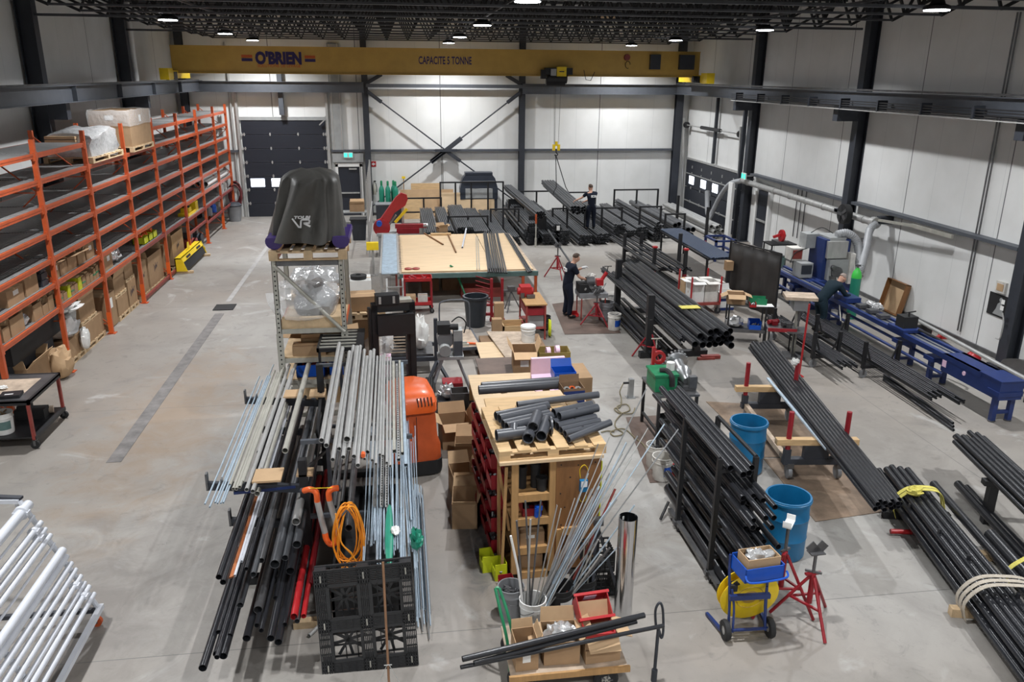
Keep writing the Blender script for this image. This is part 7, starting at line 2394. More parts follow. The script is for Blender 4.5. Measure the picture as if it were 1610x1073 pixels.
tag(MB().bx(-.14, .14, -.06, .06, 0, .05).bx(-.1, .1, -.02, .02, .05, .09).build('clamp', M['galv_dull'], None, (1.42, 17.75, .237)), 'small metal clamp on the platform trolley', 'clamp')
o = thing('waste_bin', 'round black waste bin behind the platform trolley', 'bin', (1.947, 20.040, 0.000))
MB().lathe([(0, .01), (.24, 0), (.30, .74), (.335, .75), (.335, .80), (.285, .80), (.23, .02), (0, .02)], 26).build('tub', M['bin_dark'], o)
for s in (-1, 1):
	MB().bx(s * .34 - .04, s * .34 + .04, -.05, .05, .70, .73).build('handle', M['bin_dark'], o)
o = thing('prong_rack', 'red steel rack with rows of slanting prongs by the plywood table', 'rack', (2.50, 20.4, 0))
for x in (-.10, .18):
	MB().bx(x - .035, x + .035, -.04, .04, 0, 1.15).build('post', M['red'], o)
MB().bx(-.15, .25, -.06, .06, 0, .06).bx(-.04, .04, -.4, .5, 0, .06).bx(-.55, .2, -.05, .05, .42, .47).bx(-.55, .2, -.05, .05, .16, .22).build('base', M['red'], o)
for k in range(6):
	z = .50 + k * .12
	MB().cyl((-.10, 0, z), (-.52, -.05, z + .14), .012, n=6).build('prong', M['red'], o)
o = thing('small_bench', 'small steel bench with wooden top, vise and grey box below', 'bench', (3.28, 19.1, 0))
for x in (-.22, .24):
	for y in (-.42, .65):
		MB().bx(x - .02, x + .02, y - .02, y + .02, 0, .88).build('leg', M['maroon'], o)
MB().bx(-.26, .28, -.46, .70, .88, .91).build('bench_top', M['lumber'], o)
MB().bx(-.25, .27, -.45, .68, .28, .30).build('lower_shelf', M['maroon'], o)
MB().bx(-.24, .26, -.4, .5, .62, .80).build('red_drawer', M['red'], o)
o = thing('pipe_threader', 'red portable threading tool on the small steel bench', 'tool', (3.15, 19.5, .912))
MB().bx(-.14, .14, -.18, .18, .02, .26).cyl((-.2, 0, .12), (.2, 0, .12), .09, n=12).build('tool_body', M['red_bright'], o)
MB().cyl((-.1, -.22, 0), (-.1, -.22, .12), .05, n=10).bx(0, .2, -.3, -.18, 0, .08).build('jaw', M['steel_dark'], o)
carton('grey printed carton on the lower shelf of the small bench', (3.32, 18.95, .302), (.36, .3, .28), 0, m='grey_mid')
o = thing('wooden_crate', 'open pine crate left of the small steel bench', 'crate', (2.82, 19.15, 0))
b = MB().bx(-.3, .3, -.25, -.22, 0, .30).bx(-.3, .3, .22, .25, 0, .32).bx(-.3, -.27, -.25, .25, 0, .30).bx(.27, .3, -.25, .25, 0, .30).bx(-.3, .3, -.25, .25, 0, .02)
b.build('crate_body', M['pine'], o)
for i, (x, y, h) in enumerate(((2.36, 18.95, .50), (2.48, 19.5, .75))):
	tag(MB().bx(-.12, .12, -.10, .10, 0, h).build('cardboard_box', M['card'], None, (x, y, 0)), '%s narrow upright carton left of the pine crate' % ('lower', 'taller')[i], 'box')
bucket('dark bucket right behind the small steel bench', (3.66, 19.5, 0), 'rubber', .15, .36)
o = thing('hose_coil', 'lime green hose coil at the foot of the small bench', 'hose', (3.66, 18.9, 0))
b = MB()
for k in range(4):
	b.path([V(.08 * math.cos(a) * .4, .20 * math.cos(a), .24 + .20 * math.sin(a) - .01 * k) + V(.015 * k, 0, 0) for a in [2 * PI * i / 18 for i in range(18)]], .012, 6, closed=True)
b.build('hose', M['lime'], o)
# low frame, black pipe things under/right of the plywood table
o = thing('tripod_vise', 'dark tripod vise stand standing under the right end of the table', 'stand', (3.05, 21.3, 0))
for k in range(3):
	a = 2 * PI * k / 3
	MB().cyl((0, 0, .55), (.28 * math.cos(a), .28 * math.sin(a), 0), .018, n=7).build('leg', M['steel_dark'], o)
MB().bx(-.22, .2, -.05, .05, .55, .60).bx(-.1, .1, -.08, .08, .60, .70).build('vise_head', M['steel_dark'], o)
# ================================================================ man's threading machine corner
tag(MB().add([(4.095, 19.022, 0.002), (5.527, 18.963, 0.002), (5.873, 22.394, 0.002), (4.311, 21.869, 0.002), (4.089, 18.997, 0.010), (5.520, 18.938, 0.010), (5.866, 22.365, 0.010), (4.306, 21.841, 0.010)],
			[(3, 2, 1, 0), (4, 5, 6, 7), (0, 1, 5, 4), (1, 2, 6, 5), (2, 3, 7, 6), (3, 0, 4, 7)]).build('floor_sheet', M['brown_sheet']), 'dark brown floor sheet under the man at the threading machine', 'mat')
o = thing('threading_machine', 'pipe threading machine with red cutter on legs in front of the man', 'machine', (5.05, 20.45, .01))
for x in (-.28, .36):
	for y in (-.28, .28):
		MB().bx(x - .015, x + .015, y - .015, y + .015, 0, .62).build('leg', M['maroon'], o)
MB().bx(-.34, .42, -.32, .32, .60, .72).build('chip_tray', M['grey'], o)
MB().bx(-.34, -.08, -.22, .22, .72, .95).build('gear_case', M['rubber'], o)
MB().bx(.0, .34, -.2, .2, .74, .80).bar((-.1, -.28, .95), (.3, -.2, .78), .03).bar((.1, .25, .9), (.35, .1, .75), .03).build('oil_pan', M['steel_dark'], o)
MB().cyl((-.12, .0, .98), (.10, .0, .98), .13, n=18).build('chuck', M['steel_dark'], o)
for x in (-.2, .25):
	MB().cyl((x, -.3, .84), (x + .25, .3, .84), .025, n=8).build('guide_bar', M['galv'], o)
MB().bx(.16, .34, -.10, .10, .88, 1.04).cyl((.30, 0, 1.0), (.44, 0, 1.22), .05, n=10).build('pipe_cutter', M['red_bright'], o)
MB().cyl((.44, 0, 1.2), (.47, 0, 1.38), .012, n=6).cyl((.37, 0, 1.38), (.57, 0, 1.38), .012, n=6).build('cutter_handle', M['rubber'], o)
blob('white rag on the threading machine', 'rag', (5.15, 20.75, 1.02), (.12, .10, .05), 'dirty_white', 101, 'rag', amp=.25)
tripod('red pipe stand at the front edge of the brown floor sheet', (5.078, 19.763, 0.010), .6, .85, 'red', spread=.42)
tripod('tall red pipe stand behind the working man, holding the long pipe', (5.060, 24.931, 0.000), .2, 1.06, 'red', spread=.42)
pipe((5.222, 27.500, 1.073), (4.928, 20.900, 0.931), .030, M['grey_pipe'], 'long grey pipe running from the far stand to the threading machine', None)
o = thing('pole_stand', 'slim grey pole stand with red top before the black bundles', 'stand', (5.182, 29.788, 0.000))
MB().cyl((0, 0, 0), (0, 0, .9), .025, n=8).cyl((0, 0, 0), (0, 0, .35), .04, n=8).build('pole', M['galv_dull'], o)
MB().bx(-.03, .03, -.03, .03, .9, 1.25).build('red_top', M['orange'], o)
bucket('grey bucket behind the white pail by the threading machine', (5.459, 20.183, 0.011), 'grey', .19, .48)
bucket('white pail with blue printed label by the threading machine', (5.427, 19.271, 0.011), 'dirty_white', .165, .42, 'steel_dark', band='blue_bright')
bucket('pale bucket half hidden behind the grey bucket', (5.834, 21.007, 0.011), 'white', .165, .40)
o = thing('dust_pan', 'small red dustpan at the feet of the working man', 'dustpan', (4.676, 20.570, 0.012))
MB().bx(-.1, .1, -.1, .1, 0, .01).bx(-.1, .1, .09, .1, 0, .12).bx(-.1, -.09, -.1, .1, 0, .08).bx(.09, .1, -.1, .1, 0, .08).build('pan', M['red_bright'], o)
# ================================================================ big black pipe rack in the middle
o = thing('pipe_rack', 'heavy black post rack carrying the stack of big black pipes', 'pipe rack', (6.2, 18.9, 0))
for y, xs in ((1.85, (-.30, .75)), (-1.8, (-.55, .62))):
	for i, x in enumerate(xs):
		MB().bx(x - .075, x + .075, y - .075, y + .075, .05, 1.50 if i == 0 else 1.0).build('post', M['black'], o)
	MB().bx(xs[0] - .2, xs[1] + .25, y - .08, y + .08, 0, .14).build('floor_beam', M['black'], o)
	MB().bx(xs[0], xs[1], y - .05, y + .05, .80, .90).build('cross_beam', M['black'], o)
for x in (-.42, .68):
	MB().bx(x - .04, x + .04, -1.8, 1.8, .30, .36).build('side_rail', M['black'], o)
B0 = V(6.02, 15.15, .955)
dirn = V(-.045, 6.3, .0)
GL_ = 'big black pipes stacked on the heavy rack'
lab = 'big shiny black pipe in the stack on the heavy post rack'
k = 0
for row, (n, x0) in enumerate(((6, 5.98), (5, 6.14), (4, 6.30))):
	for i in range(n):
		p = V(x0 + i * .142, 15.05 + rnd.uniform(-.15, .12) + (.1 if i < 2 else 0), .97 + row * .122)
		pipe(p, p + dirn, .068, M['black_pipe'], lab, GL_, n=18)
for i in range(7):
	p = V(5.76 + i * .026, 15.3 + .05 * i + rnd.uniform(-.1, .1), .925 + (i % 2) * .04)
	pipe(p, p + V(-.045, 6.6, .0), .022, M['black_pipe'], 'slim black pipe at the left edge of the big pipe stack', 'slim black pipes beside the big pipe stack', n=10)
for i in range(9):
	p = V(5.66 + .085 * i, 16.4 + rnd.uniform(-.3, 1.2), .175 + .04 * (i % 2))
	pipe(p, p + V(-.02, 4.6, 0), .032, M['black_pipe'], 'black pipe lying low on the floor beams of the heavy rack', 'black pipes low on the floor beams of the heavy rack', n=12)
tripod('red pipe stand against the near left post of the heavy rack', (5.696, 17.090, 0.000), .3, .98, 'red', spread=.40)
tag(MB().bx(-.22, .22, -.12, .12, 0, .012).build('yellow_tag', M['strap_yellow'], None, (6.42, 16.7, 1.29)), 'pale yellow sheet lying on the big black pipes', 'sheet')
tag(MB().bx(-.2, .25, -.06, .06, 0, .08).bx(-.3, .1, -.1, -.02, .0, .05).build('wood_scrap', M['maroon'], None, (7.05, 16.85, 0)), 'reddish scrap timber at the foot of the heavy rack', 'timber')
# second rack behind with sheets of slim pipe
o = thing('pipe_rack', 'tall black post rack behind the big pipes with pink-capped posts', 'pipe rack', (8.4, 25.2, 0))
for (x, y, h) in ((-.62, 1.6, 1.05), (-.35, -.9, 1.05), (.42, -1.6, 1.1), (.72, -.2, 1.35), (.1, 2.0, 1.0)):
	MB().bx(x - .05, x + .05, y - .05, y + .05, 0, h).build('post', M['black'], o)
for y in (-1.3, 1.6):
	MB().bx(-.6, .7, y - .05, y + .05, .40, .48).build('cross_beam', M['black'], o)
for (x, y, h) in ((-.35, -.9, 1.05), (.42, -1.6, 1.1)):
	MB().bx(x - .07, x + .07, y - .07, y + .07, h, h + .05).build('pink_cap', M['red_bright'], o)
	MB().bx(x - .055, x + .055, y - .055, y + .055, .0, .35).build('red_sleeve', M['red'], o)
for i in range(14):
	p = V(7.86 + .082 * i, 23.3 + rnd.uniform(-.3, .4), .52 + .05 * (i % 3 == 0))
	pipe(p, p + V(-.15, 5.2, 0), .034, M['black_pipe'], 'black pipe on the rack with pink-capped posts', 'black pipes on the pink-capped rack', n=10)
for i in range(8):
	p = V(8.0 + .10 * i, 22.6 + rnd.uniform(-.3, .8), .03)
	pipe(p, p + V(-.15, 4.6, 0), .03, M['grey_pipe'], 'grey pipe on the floor under the pink-capped rack', 'grey pipes on the floor under the pink-capped rack', n=10)
# table of bluish pipes
o = thing('pipe_table', 'black frame table with a flat layer of bluish pipes', 'table', (9.95, 25.8, 0))
for x in (-.42, .45):
	for y in (-2.2, 2.3):
		MB().bx(x - .03, x + .03, y - .03, y + .03, 0, .82).build('leg', M['black'], o)
	MB().bx(x - .03, x + .03, -2.3, 2.4, .78, .84).build('side_rail', M['black'], o)
for y in (-2.2, 0, 2.3):
	MB().bx(-.45, .48, y - .03, y + .03, .78, .84).build('cross_rail', M['black'], o)
M['blue_pipe'] = mat('bluish_pipe', (0.055, 0.075, 0.12), 0.35, .2, .15)
for i in range(13):
	p = V(9.57 + .062 * i, 23.35 + rnd.uniform(-.05, .05), .873)
	pipe(p, p + V(.0, 5.0, 0), .030, M['blue_pipe'], 'bluish pipe in the flat layer on the black frame table', 'bluish pipes on the black frame table', n=10)
o = thing('blue_trestle', 'blue steel trestle frame before the right overhead door', 'trestle', (11.4, 27.2, 0))
for x in (-.35, .35):
	for y in (-.5, .5):
		MB().bx(x - .04, x + .04, y - .04, y + .04, 0, .75).build('leg', M['blue'], o)
for z in (.35, .75):
	MB().bx(-.39, .39, -.54, -.46, z - .06, z).bx(-.39, .39, .46, .54, z - .06, z).bx(-.39, -.31, -.5, .5, z - .06, z).bx(.31, .39, -.5, .5, z - .06, z).build('frame_ring', M['blue'], o)
MB().bar((-.30, -.4, .0), (-.75, -.5, .75), .04).build('red_prop', M['red'], o)
# red cart of white cartons and neighbours
o = thing('stake_cart', 'low cart with red stakes loaded with white cartons', 'cart', (8.25, 20.85, 0))
MB().bx(-.42, .45, -.5, .55, .26, .32).build('deck', M['maroon'], o)
for x in (-.36, .40):
	for y in (-.45, .50):
		caster(o, x, y, .085, top=.26)
for (x, y) in ((-.40, -.48), (.43, -.48), (-.40, .52), (.43, .52)):
	MB().bx(x - .02, x + .02, y - .02, y + .02, .3, 1.05).build('stake', M['red_bright'], o)
n = 0
for iz in range(2):
	for ix in range(2):
		m = 'white' if ix == 0 else 'dirty_white'
		carton('%s %s white carton on the red stake cart' % (('lower', 'upper')[iz], ('left', 'right')[ix]), (8.06 + ix * .40, 20.66, .322 + iz * .282), (.38, .42, .28), 0, iz == 1, (95, 100, 90, 80), m=m, fh=.2)
carton('tall beige sack-like carton at the left rear of the stake cart', (8.05, 21.12, .322), (.36, .4, .5), 0, m='card_light')
for iz in range(2):
	o = carton('%s white and blue carton standing beside the stake cart' % ('lower', 'upper')[iz], (9.02, 20.85, .001 + iz * .262), (.42, .36, .26), .05, iz == 1, (100, None, 20, 90), m='white', fh=.16)
	MB().bx(-.212, .212, -.184, -.18, .0, .08).build('blue_band', M['blue'], o)
# welding curtain
o = thing('welding_screen', 'tall dark brown welding curtain on a frame', 'screen', (9.66, 20.6, 0))
d = V(.61, -1.81, 0).normalized()
A, Bq = V(-.31, .93, 0), V(.31, -.92, 0)
b = MB()
for p in (A, Bq):
	b.bar(p, p + V(0, 0, 1.80), .04)
	b.bar(p + V(-.3, -.1, .02), p + V(.3, .1, .02), .04)
b.bar(A + V(0, 0, 1.79), Bq + V(0, 0, 1.79), .035)
b.build('frame', M['black'], o)
vs = []
n = 30
for i in range(n + 1):
	t = i / n
	p = lerp(A, Bq, t)
	off = V(d.y, -d.x, 0) * (.025 * math.sin(t * 26) + .015 * math.sin(t * 11))
	for z in (.06, .7, 1.3, 1.76):
		vs.append(p + off * (1.2 - z * .4) + V(0, 0, z))
fs = [(i * 4 + k, (i + 1) * 4 + k, (i + 1) * 4 + k + 1, i * 4 + k + 1) for i in range(n) for k in range(3)]
b = MB().add(vs, fs).build('curtain', M['curtain'], o)
sm = b.modifiers.new('thickness', 'SOLIDIFY')
sm.thickness = .006
tag(MB().bx(-.05, .05, -.05, .05, 0, 1.0).bx(-.12, .12, -.12, .12, 0, .02).build('black_post', M['black'], None, (9.25, 21.3, 0)), 'black post at the left edge of the welding curtain', 'post')
C.objects[-1].name = 'steel_post'
carton('small brown carton on the black post by the welding curtain', (9.25, 21.3, 1.002), (.2, .2, .26), 0)
# two-tier parts bench
o = thing('parts_stand', 'black two-tier stand holding open boxes and bins before the curtain', 'stand', (8.38, 18.05, 0), -.30)
for x in (-.42, .45):
	for y in (-.25, .30):
		MB().bx(x - .018, x + .018, y - .018, y + .018, 0, .95).build('leg', M['black'], o)
MB().bx(-.44, .47, -.27, .32, .93, .95).build('upper_shelf', M['steel_dark'], o)
MB().bx(-.44, .47, -.27, .32, .33, .35).bx(-.44, .47, -.28, -.25, .28, .36).build('lower_shelf', M['steel_dark'], o)
carton('brown open carton with spread flaps on the parts stand', (8.13, 18.12, .952), (.42, .34, .24), -.3, True, (115, 110, 95, 115), fh=.17)
part_bin('green bin of red fittings on the parts stand', (8.62, 17.98, .952), (.42, .30, .16), 'green', -.3 + PI)
part_bin('small red bin in front of the green one on the parts stand', (8.42, 17.80, .952), (.28, .15, .10), 'red_bright', -.3 + PI / 2)
part_bin('blue bin on the lower tier of the parts stand', (8.58, 17.92, .352), (.36, .28, .20), 'blue_bright', -.3 + PI / 2)
blob('clear bagged fittings on the lower tier of the parts stand', 'bag', (8.16, 18.12, .352), (.22, .18, .12), 'film_silver', 111, 'parts_bag', amp=.2)
o = thing('drill_table', 'small table with red edge and cluttered top before the drill press', 'table', (8.72, 16.85, 0), -.30)
for x in (-.28, .28):
	for y in (-.22, .25):
		MB().bx(x - .016, x + .016, y - .016, y + .016, 0, .70).build('leg', M['black'], o)
MB().bx(-.32, .32, -.26, .28, .69, .72).build('table_top', M['steel_dark'], o)
MB().bx(-.32, .32, -.27, -.25, .66, .74).build('red_edge', M['red'], o)
for i, (x, y, m, lab) in enumerate(((8.62, 17.0, 'red', 'dark red hand grinder on the small table'), (8.85, 16.78, 'steel_dark', 'steel vise part on the small table'))):
	tag(MB().cyl((-.14, 0, .06), (.12, .05, .06), .055, n=10).bx(-.06, .06, -.08, .08, 0, .1).build('hand_tool', M[m], None, (x, y, .722)), lab, 'tool')
tag(MB().box((0, 0, .005), (.42, .26, .008), rz=-.2).build('paper_sheet', M['paper'], None, (8.72, 17.80, .953)), 'white paper sheet at the right of the parts stand', 'paper')
o = thing('drill_press', 'grey drill press with a flat wooden box lid on top', 'drill press', (9.05, 16.75, 0), -.3)
MB().bx(-.22, .22, -.25, .2, 0, .06).build('base', M['steel_dark'], o)
MB().cyl((0, .05, .06), (0, .05, 1.40), .05, n=14).build('column', M['galv_dull'], o)
MB().bx(-.24, .24, -.30, .18, .64, .68).build('work_table', M['steel_dark'], o)
MB().bx(-.16, .16, -.28, .26, 1.18, 1.42).build('head', M['grey'], o)
MB().cyl((0, -.18, .92), (0, -.18, 1.18), .035, n=10).cyl((0, -.18, .80), (0, -.18, .92), .02, n=8).build('chuck', M['steel_dark'], o)
MB().bx(-.36, .34, -.32, .20, 1.43, 1.50).build('top_cover', M['ply_grey'], o)
for k in range(3):
	a = 2 * PI * k / 3
	MB().cyl((.17, -.1, 1.25), (.2, -.1 + .16 * math.cos(a), 1.25 + .16 * math.sin(a)), .009, n=6).build('feed_handle', M['steel'], o)
o = thing('red_pole', 'slim bright red upright pole in front of the drill press', 'pole', (8.570, 15.488, 0.000))
MB().cyl((0, 0, 0), (.06, .05, 1.62), .022, n=8).bx(-.08, .08, -.08, .08, 0, .015).build('pole_shaft', M['red_bright'], o)
# ================================================================ two carts of thin pipes
def ucart(label, cx, cy, w, L, rz=0.0):
	o = thing('pipe_cart', label, 'cart', (cx, cy, 0), rz)
	for y in (-L / 2, L / 2):
		b = MB().bx(-w / 2, w / 2, y - .04, y + .04, .22, .30)
		for x in (-w / 2, w / 2):
			b.bx(x - .035, x + .035, y - .035, y + .035, .22, .82)
		b.build('u_frame', M['black'], o)
		for x in (-w / 2, w / 2):
			caster(o, x + .02, y, .09, 'grey', top=.23)
			MB().bar((x, y, .78), (x + (.14 if x < 0 else -.14), y, .40), .03).build('gusset', M['black'], o)
	for x in (-w / 2 + .1, w / 2 - .1):
		MB().bx(x - .03, x + .03, -L / 2, L / 2, .24, .30).build('side_rail', M['black'], o)
	return o
ucart('wheeled black pipe cart nearest the blue machine', 10.28, 16.3, .78, 2.1)
ucart('wheeled black pipe cart beside the drill press', 9.42, 17.0, .60, 2.0)
for i in range(18):
	r = i % 9
	p = V(10.02 + .065 * r, 13.1 + .045 * ((r * 5) % 9) - .4 * (r > 5), .322 + .045 * (i // 9) + .03)
	pipe(p, p + V(.10, 5.6, 0), .021, M['black_pipe'], 'thin black pipe on the cart nearest the blue machine', 'thin pipes on the cart nearest the blue machine', n=10)
for i in range(18):
	r = i % 9
	p = V(9.20 + .052 * r, 14.9 + .05 * ((r * 4) % 9), .322 + .04 * (i // 9) + .03)
	pipe(p, p + V(.05, 3.6, 0), .019, M['black_pipe'], 'thin black pipe on the cart beside the drill press', 'thin pipes on the cart beside the drill press', n=10)
for i in range(3):
	pipe((10.05 + .10 * i, 12.4 + .15 * i, .03), (10.25 + .10 * i, 15.0 + .15 * i, .03), .024, M['black_pipe'], 'black pipe lying on the floor under the cart end', 'black pipes on the floor by the blue machine', n=10)
# ================================================================ blue machine bench
o = thing('pipe_bench_machine', 'long royal blue machine bench running along the right wall', 'machine', (11.25, 12.75, 0))
for y in (.0, 1.95, 3.1, 6.2, 8.2, 9.4):
	for x in (-.17, .17):
		MB().bx(x - .045, x + .045, y - .045, y + .045, .02, .62).build('leg', M['blue'], o)
		MB().cyl((x, y, 0), (x, y, .025), .07, n=10).build('foot_pad', M['steel_dark'], o)
	MB().bx(-.17, .17, y - .03, y + .03, .16, .22).build('leg_tie', M['blue'], o)
	MB().bx(-.26, .24, y - .16, y + .16, .55, .64).build('bracket_plate', M['blue'], o)
MB().bx(-.24, .24, -.14, 1.55, .48, .84).build('end_box', M['blue'], o)
MB().bx(-.25, .25, -.16, .45, .84, .86).build('end_box_lid', M['blue'], o)
for x in (-.20, .20):
	MB().bx(x - .045, x + .045, .4, 9.6, .74, .84).build('top_rail', M['blue'], o)
	MB().cyl((x, 1.5, .40), (x, 9.5, .40), .035, n=10).build('lower_tube', M['blue'], o)
MB().bx(-.11, -.02, .5, 9.4, .80, .815).build('guide_strip', M['steel'], o)
MB().bx(.04, .10, .5, 9.4, .80, .815).build('guide_strip', M['steel'], o)
MB().bx(-.13, .13, .5, 9.5, .74, .79).build('bed', M['blue'], o)
b = MB().bx(-.26, .22, 2.9, 3.5, .84, .90).bx(-.20, .20, 5.4, 6.0, .84, .96)
b.build('carriage', M['blue'], o)
MB().bx(-.18, .16, 3.05, 3.35, .90, 1.16).build('drive_box', M['rubber'], o)
MB().cyl((-.05, 3.1, 1.16), (-.05, 3.1, 1.26), .02, n=8).bar((-.16, 3.1, 1.25), (.1, 3.1, 1.28), .022).build('lever', M['rubber'], o)
MB().path(smoothpts([(.10, 2.9, .92), (.32, 2.2, .80), (.42, 1.75, .60), (.38, 1.6, .35)], 6), .03, 8).build('cable_chain', M['rubber'], o)
MB().cyl((-.245, .85, .66), (-.255, .85, .66), .045, n=14).bx(-.246, -.241, 1.40, 1.52, .58, .72).build('warning_sticker', M['foam_pink'], o)
for k in range(3):
	MB().bx(-.12, .12, 4.0 + k * .45, 4.2 + k * .45, .84, .92).build('clamp_block', M['steel_dark'], o)
blob('small heap of silver fittings on the blue machine bench', 'fittings', (11.5, 17.6, .845), (.16, .3, .07), 'film_silver', 121, 'fittings_heap', amp=.3)
# machine head at its rear end
o = thing('cutting_head', 'tall grey and blue cutting machine head at the rear of the blue bench', 'machine', (12.0, 20.9, 0))
MB().bx(-.75, .55, -.45, .6, 0, .82).build('pedestal', M['blue'], o)
MB().bx(-.18, .30, -.28, .45, .82, 2.0).build('housing', M['grey_mid'], o)
for x in (-.26, .36):
	MB().bx(x - .07, x + .07, -.30, .50, .82, 1.95).build('blue_side', M['blue'], o)
MB().bx(-.22, .36, -.50, -.28, .84, 1.42).build('head_block', M['grey_mid'], o)
MB().bx(.34, .48, -.56, -.30, .75, 1.6).build('side_plate', M['dirty_white'], o)
MB().bx(-.28, .30, -.42, -.28, 1.45, 1.92).build('cover_plate', M['galv'], o)
MB().cyl((.0, -.56, 1.08), (.0, -.48, 1.08), .16, n=20).cyl((-.12, -.6, 1.22), (-.12, -.5, 1.22), .07, n=14).bx(-.2, .1, -.58, -.5, .9, .98).build('clamp_jaw', M['steel_dark'], o)
MB().bx(-.85, -.48, -.1, .35, .84, 1.25).build('control_unit', M['grey_mid'], o)
MB().bx(-.82, -.52, -.12, -.10, .95, 1.2).build('control_screen', M['charcoal'], o)
MB().bx(-.95, -.62, .3, .7, 1.25, 1.6).build('monitor_box', M['dirty_white'], o)
MB().bx(-.92, -.65, .28, .30, 1.30, 1.55).build('monitor_face', M['maroon'], o)
MB().bx(-.62, -.25, .2, .6, 1.62, 2.02).build('power_unit', M['grey_mid'], o)
MB().path(smoothpts([(-.5, .3, 1.6), (-.9, .2, 1.5), (-1.0, .25, 1.2)], 5), .012, 6).path(smoothpts([(-.4, .4, 2.02), (-.2, .2, 2.2), (.1, .1, 2.05)], 5), .012, 6).build('cable', M['rubber'], o)
pipe((11.75, 19.9, 1.05), (10.648, 17.600, 0.555), .012, M['galv_dull'], 'thin pale rod slanting down from the cutting head', None, 'metal_rod', 'rod', solid=True, n=8)
o = thing('gas_cylinder', 'bright green topped gas cylinder behind the leaning person', 'gas cylinder', (12.10, 19.55, 0))
MB().lathe([(0, 0), (.125, 0), (.13, .02), (.13, 1.12)], 20).build('cylinder_body', M['cyl_green'], o)
MB().lathe([(.13, 1.12), (.13, 1.18), (.10, 1.30), (.05, 1.36), (.04, 1.40), (0, 1.40)], 20).build('cylinder_shoulder', M['cyl_lime'], o)
MB().cyl((0, 0, 1.40), (0, 0, 1.48), .03, n=8).bx(-.07, .07, -.02, .02, 1.44, 1.48).build('valve', M['steel_dark'], o)
o = thing('chop_saw', 'red chop saw on a black frame stand by the right wall', 'saw', (12.75, 25.4, 0))
for x in (-.4, .42):
	for y in (-.3, .3):
		MB().bx(x - .02, x + .02, y - .02, y + .02, 0, .88).build('leg', M['black'], o)
MB().bx(-.45, .46, -.33, .33, .86, .90).build('stand_top', M['black'], o)
MB().bx(-.2, .2, -.25, .2, .90, .98).build('saw_base', M['steel_dark'], o)
MB().cyl((-.05, -.12, 1.16), (.03, -.12, 1.16), .20, n=18).bar((-.02, -.1, 1.2), (-.28, -.05, 1.10), .08).build('saw_guard', M['red_bright'], o)
MB().cyl((0, -.05, 1.1), (.18, .1, 1.12), .08, n=10).build('motor', M['steel_dark'], o)
tag(MB().lathe([(0, 0), (.2, 0), (.24, .42), (.22, .42), (.19, .02), (0, .02)], 18).build('tub', M['teal'], None, (12.75, 25.35, .001)), 'dull teal tub on the floor under the chop saw', 'tub')
# wall ducting
o = thing('wall_duct', 'shiny extraction duct running along the right wall', 'duct', (13.3, 21.0, 2.33))
b = MB().cyl((0, 0, 0), (0, 9.2, .05), .10, n=16)
for k in range(8):
	y = .5 + k * 1.15
	b.cyl((0, y, .005 * y), (0, y + .06, .005 * y), .115, n=16)
b.build('duct_tube', M['galv'], o)
MB().cyl((0, -.1, 0), (0, .08, 0), .16, n=14).build('duct_elbow', M['galv'], o)
for y in (1.9, 9.0):
	MB().bx(-.02, .42, y - .02, y + .02, .1, .14).build('wall_bracket', M['charcoal'], o)
def flexduct(label, pts, r=.10):
	P = smoothpts(pts, 14)
	o = thing('flexible_duct', label, 'duct', P[0])
	rs = [r * (1.0 if k % 2 else .9) for k in range(len(P))]
	MB().path([p - P[0] for p in P], r, 14, rs=rs).build('duct_hose', M['duct'], o)
	MB().cyl(P[-1] - P[0], P[-1] - P[0] + (P[-1] - P[-2]).normalized() * .12, r * .8, n=14).build('end_collar', M['galv'], o)
	return o
flexduct('grey ribbed hose dropping from the duct end to the green cylinder', [(13.3, 20.9, 2.33), (13.1, 20.85, 2.15), (12.85, 20.5, 1.75), (12.6, 20.2, 1.30), (12.5, 20.1, 1.1)], .11)
flexduct('grey ribbed hose arching from the cutting head', [(12.05, 20.75, 2.05), (12.35, 20.7, 2.10), (12.62, 20.6, 1.85), (12.62, 20.35, 1.35), (12.55, 20.15, 1.12)], .12)
flexduct('grey hose hanging from the duct at the right overhead door', [(13.25, 30.1, 2.38), (13.15, 30.9, 2.15), (13.1, 31.6, 1.6), (13.05, 32.1, .95), (13.0, 32.25, .62)], .10)
tag(MB().path(smoothpts([(13.0, 32.3, .6), (13.0, 32.6, .75), (13.02, 32.8, 1.2), (13.02, 32.9, 1.62)], 8), .10, 14).build('flexible_duct', M['duct']), 'short grey hose standing upright before the right overhead door', 'duct')
o = thing('wall_fan', 'round black fan on the right wall column', 'fan', (12.95, 22.0, 2.42))
MB().cyl((-.08, 0, 0), (.10, 0, 0), .28, n=24).build('fan_housing', M['rubber'], o)
b = MB()
for k in range(5):
	a = 2 * PI * k / 5
	b.bar((-.09, .04 * math.cos(a), .04 * math.sin(a)), (-.09, .24 * math.cos(a), .24 * math.sin(a)), .012, .09)
b.cyl((-.11, 0, 0), (-.08, 0, 0), .05, n=12)
b.build('fan_blades', M['steel_dark'], o)
MB().bx(.08, .30, .55, .75, -.05, .05).bx(.08, .14, -.05, .7, -.04, .04).build('fan_bracket', M['charcoal'], o)
o = thing('swing_arm', 'thin grey swing arm reaching along the right wall from the duct end', 'arm', (13.35, 20.9, 2.42))
MB().bar((0, 0, 0), (.0, -1.6, .12), .05, .07).bar((0, -1.5, .12), (.1, -3.0, .10), .06, .09).build('arm_tube', M['galv_dull'], o)
MB().bx(.0, .39, -.1, .1, -.1, .1).build('wall_bracket', M['charcoal'], o)
o = thing('switch_box', 'grey electrical switch box on the right wall behind the cylinder', 'switch box', (13.6, 21.9, 1.25))
MB().bx(0, .14, -.14, .14, 0, .45).build('box_housing', M['grey_mid'], o)
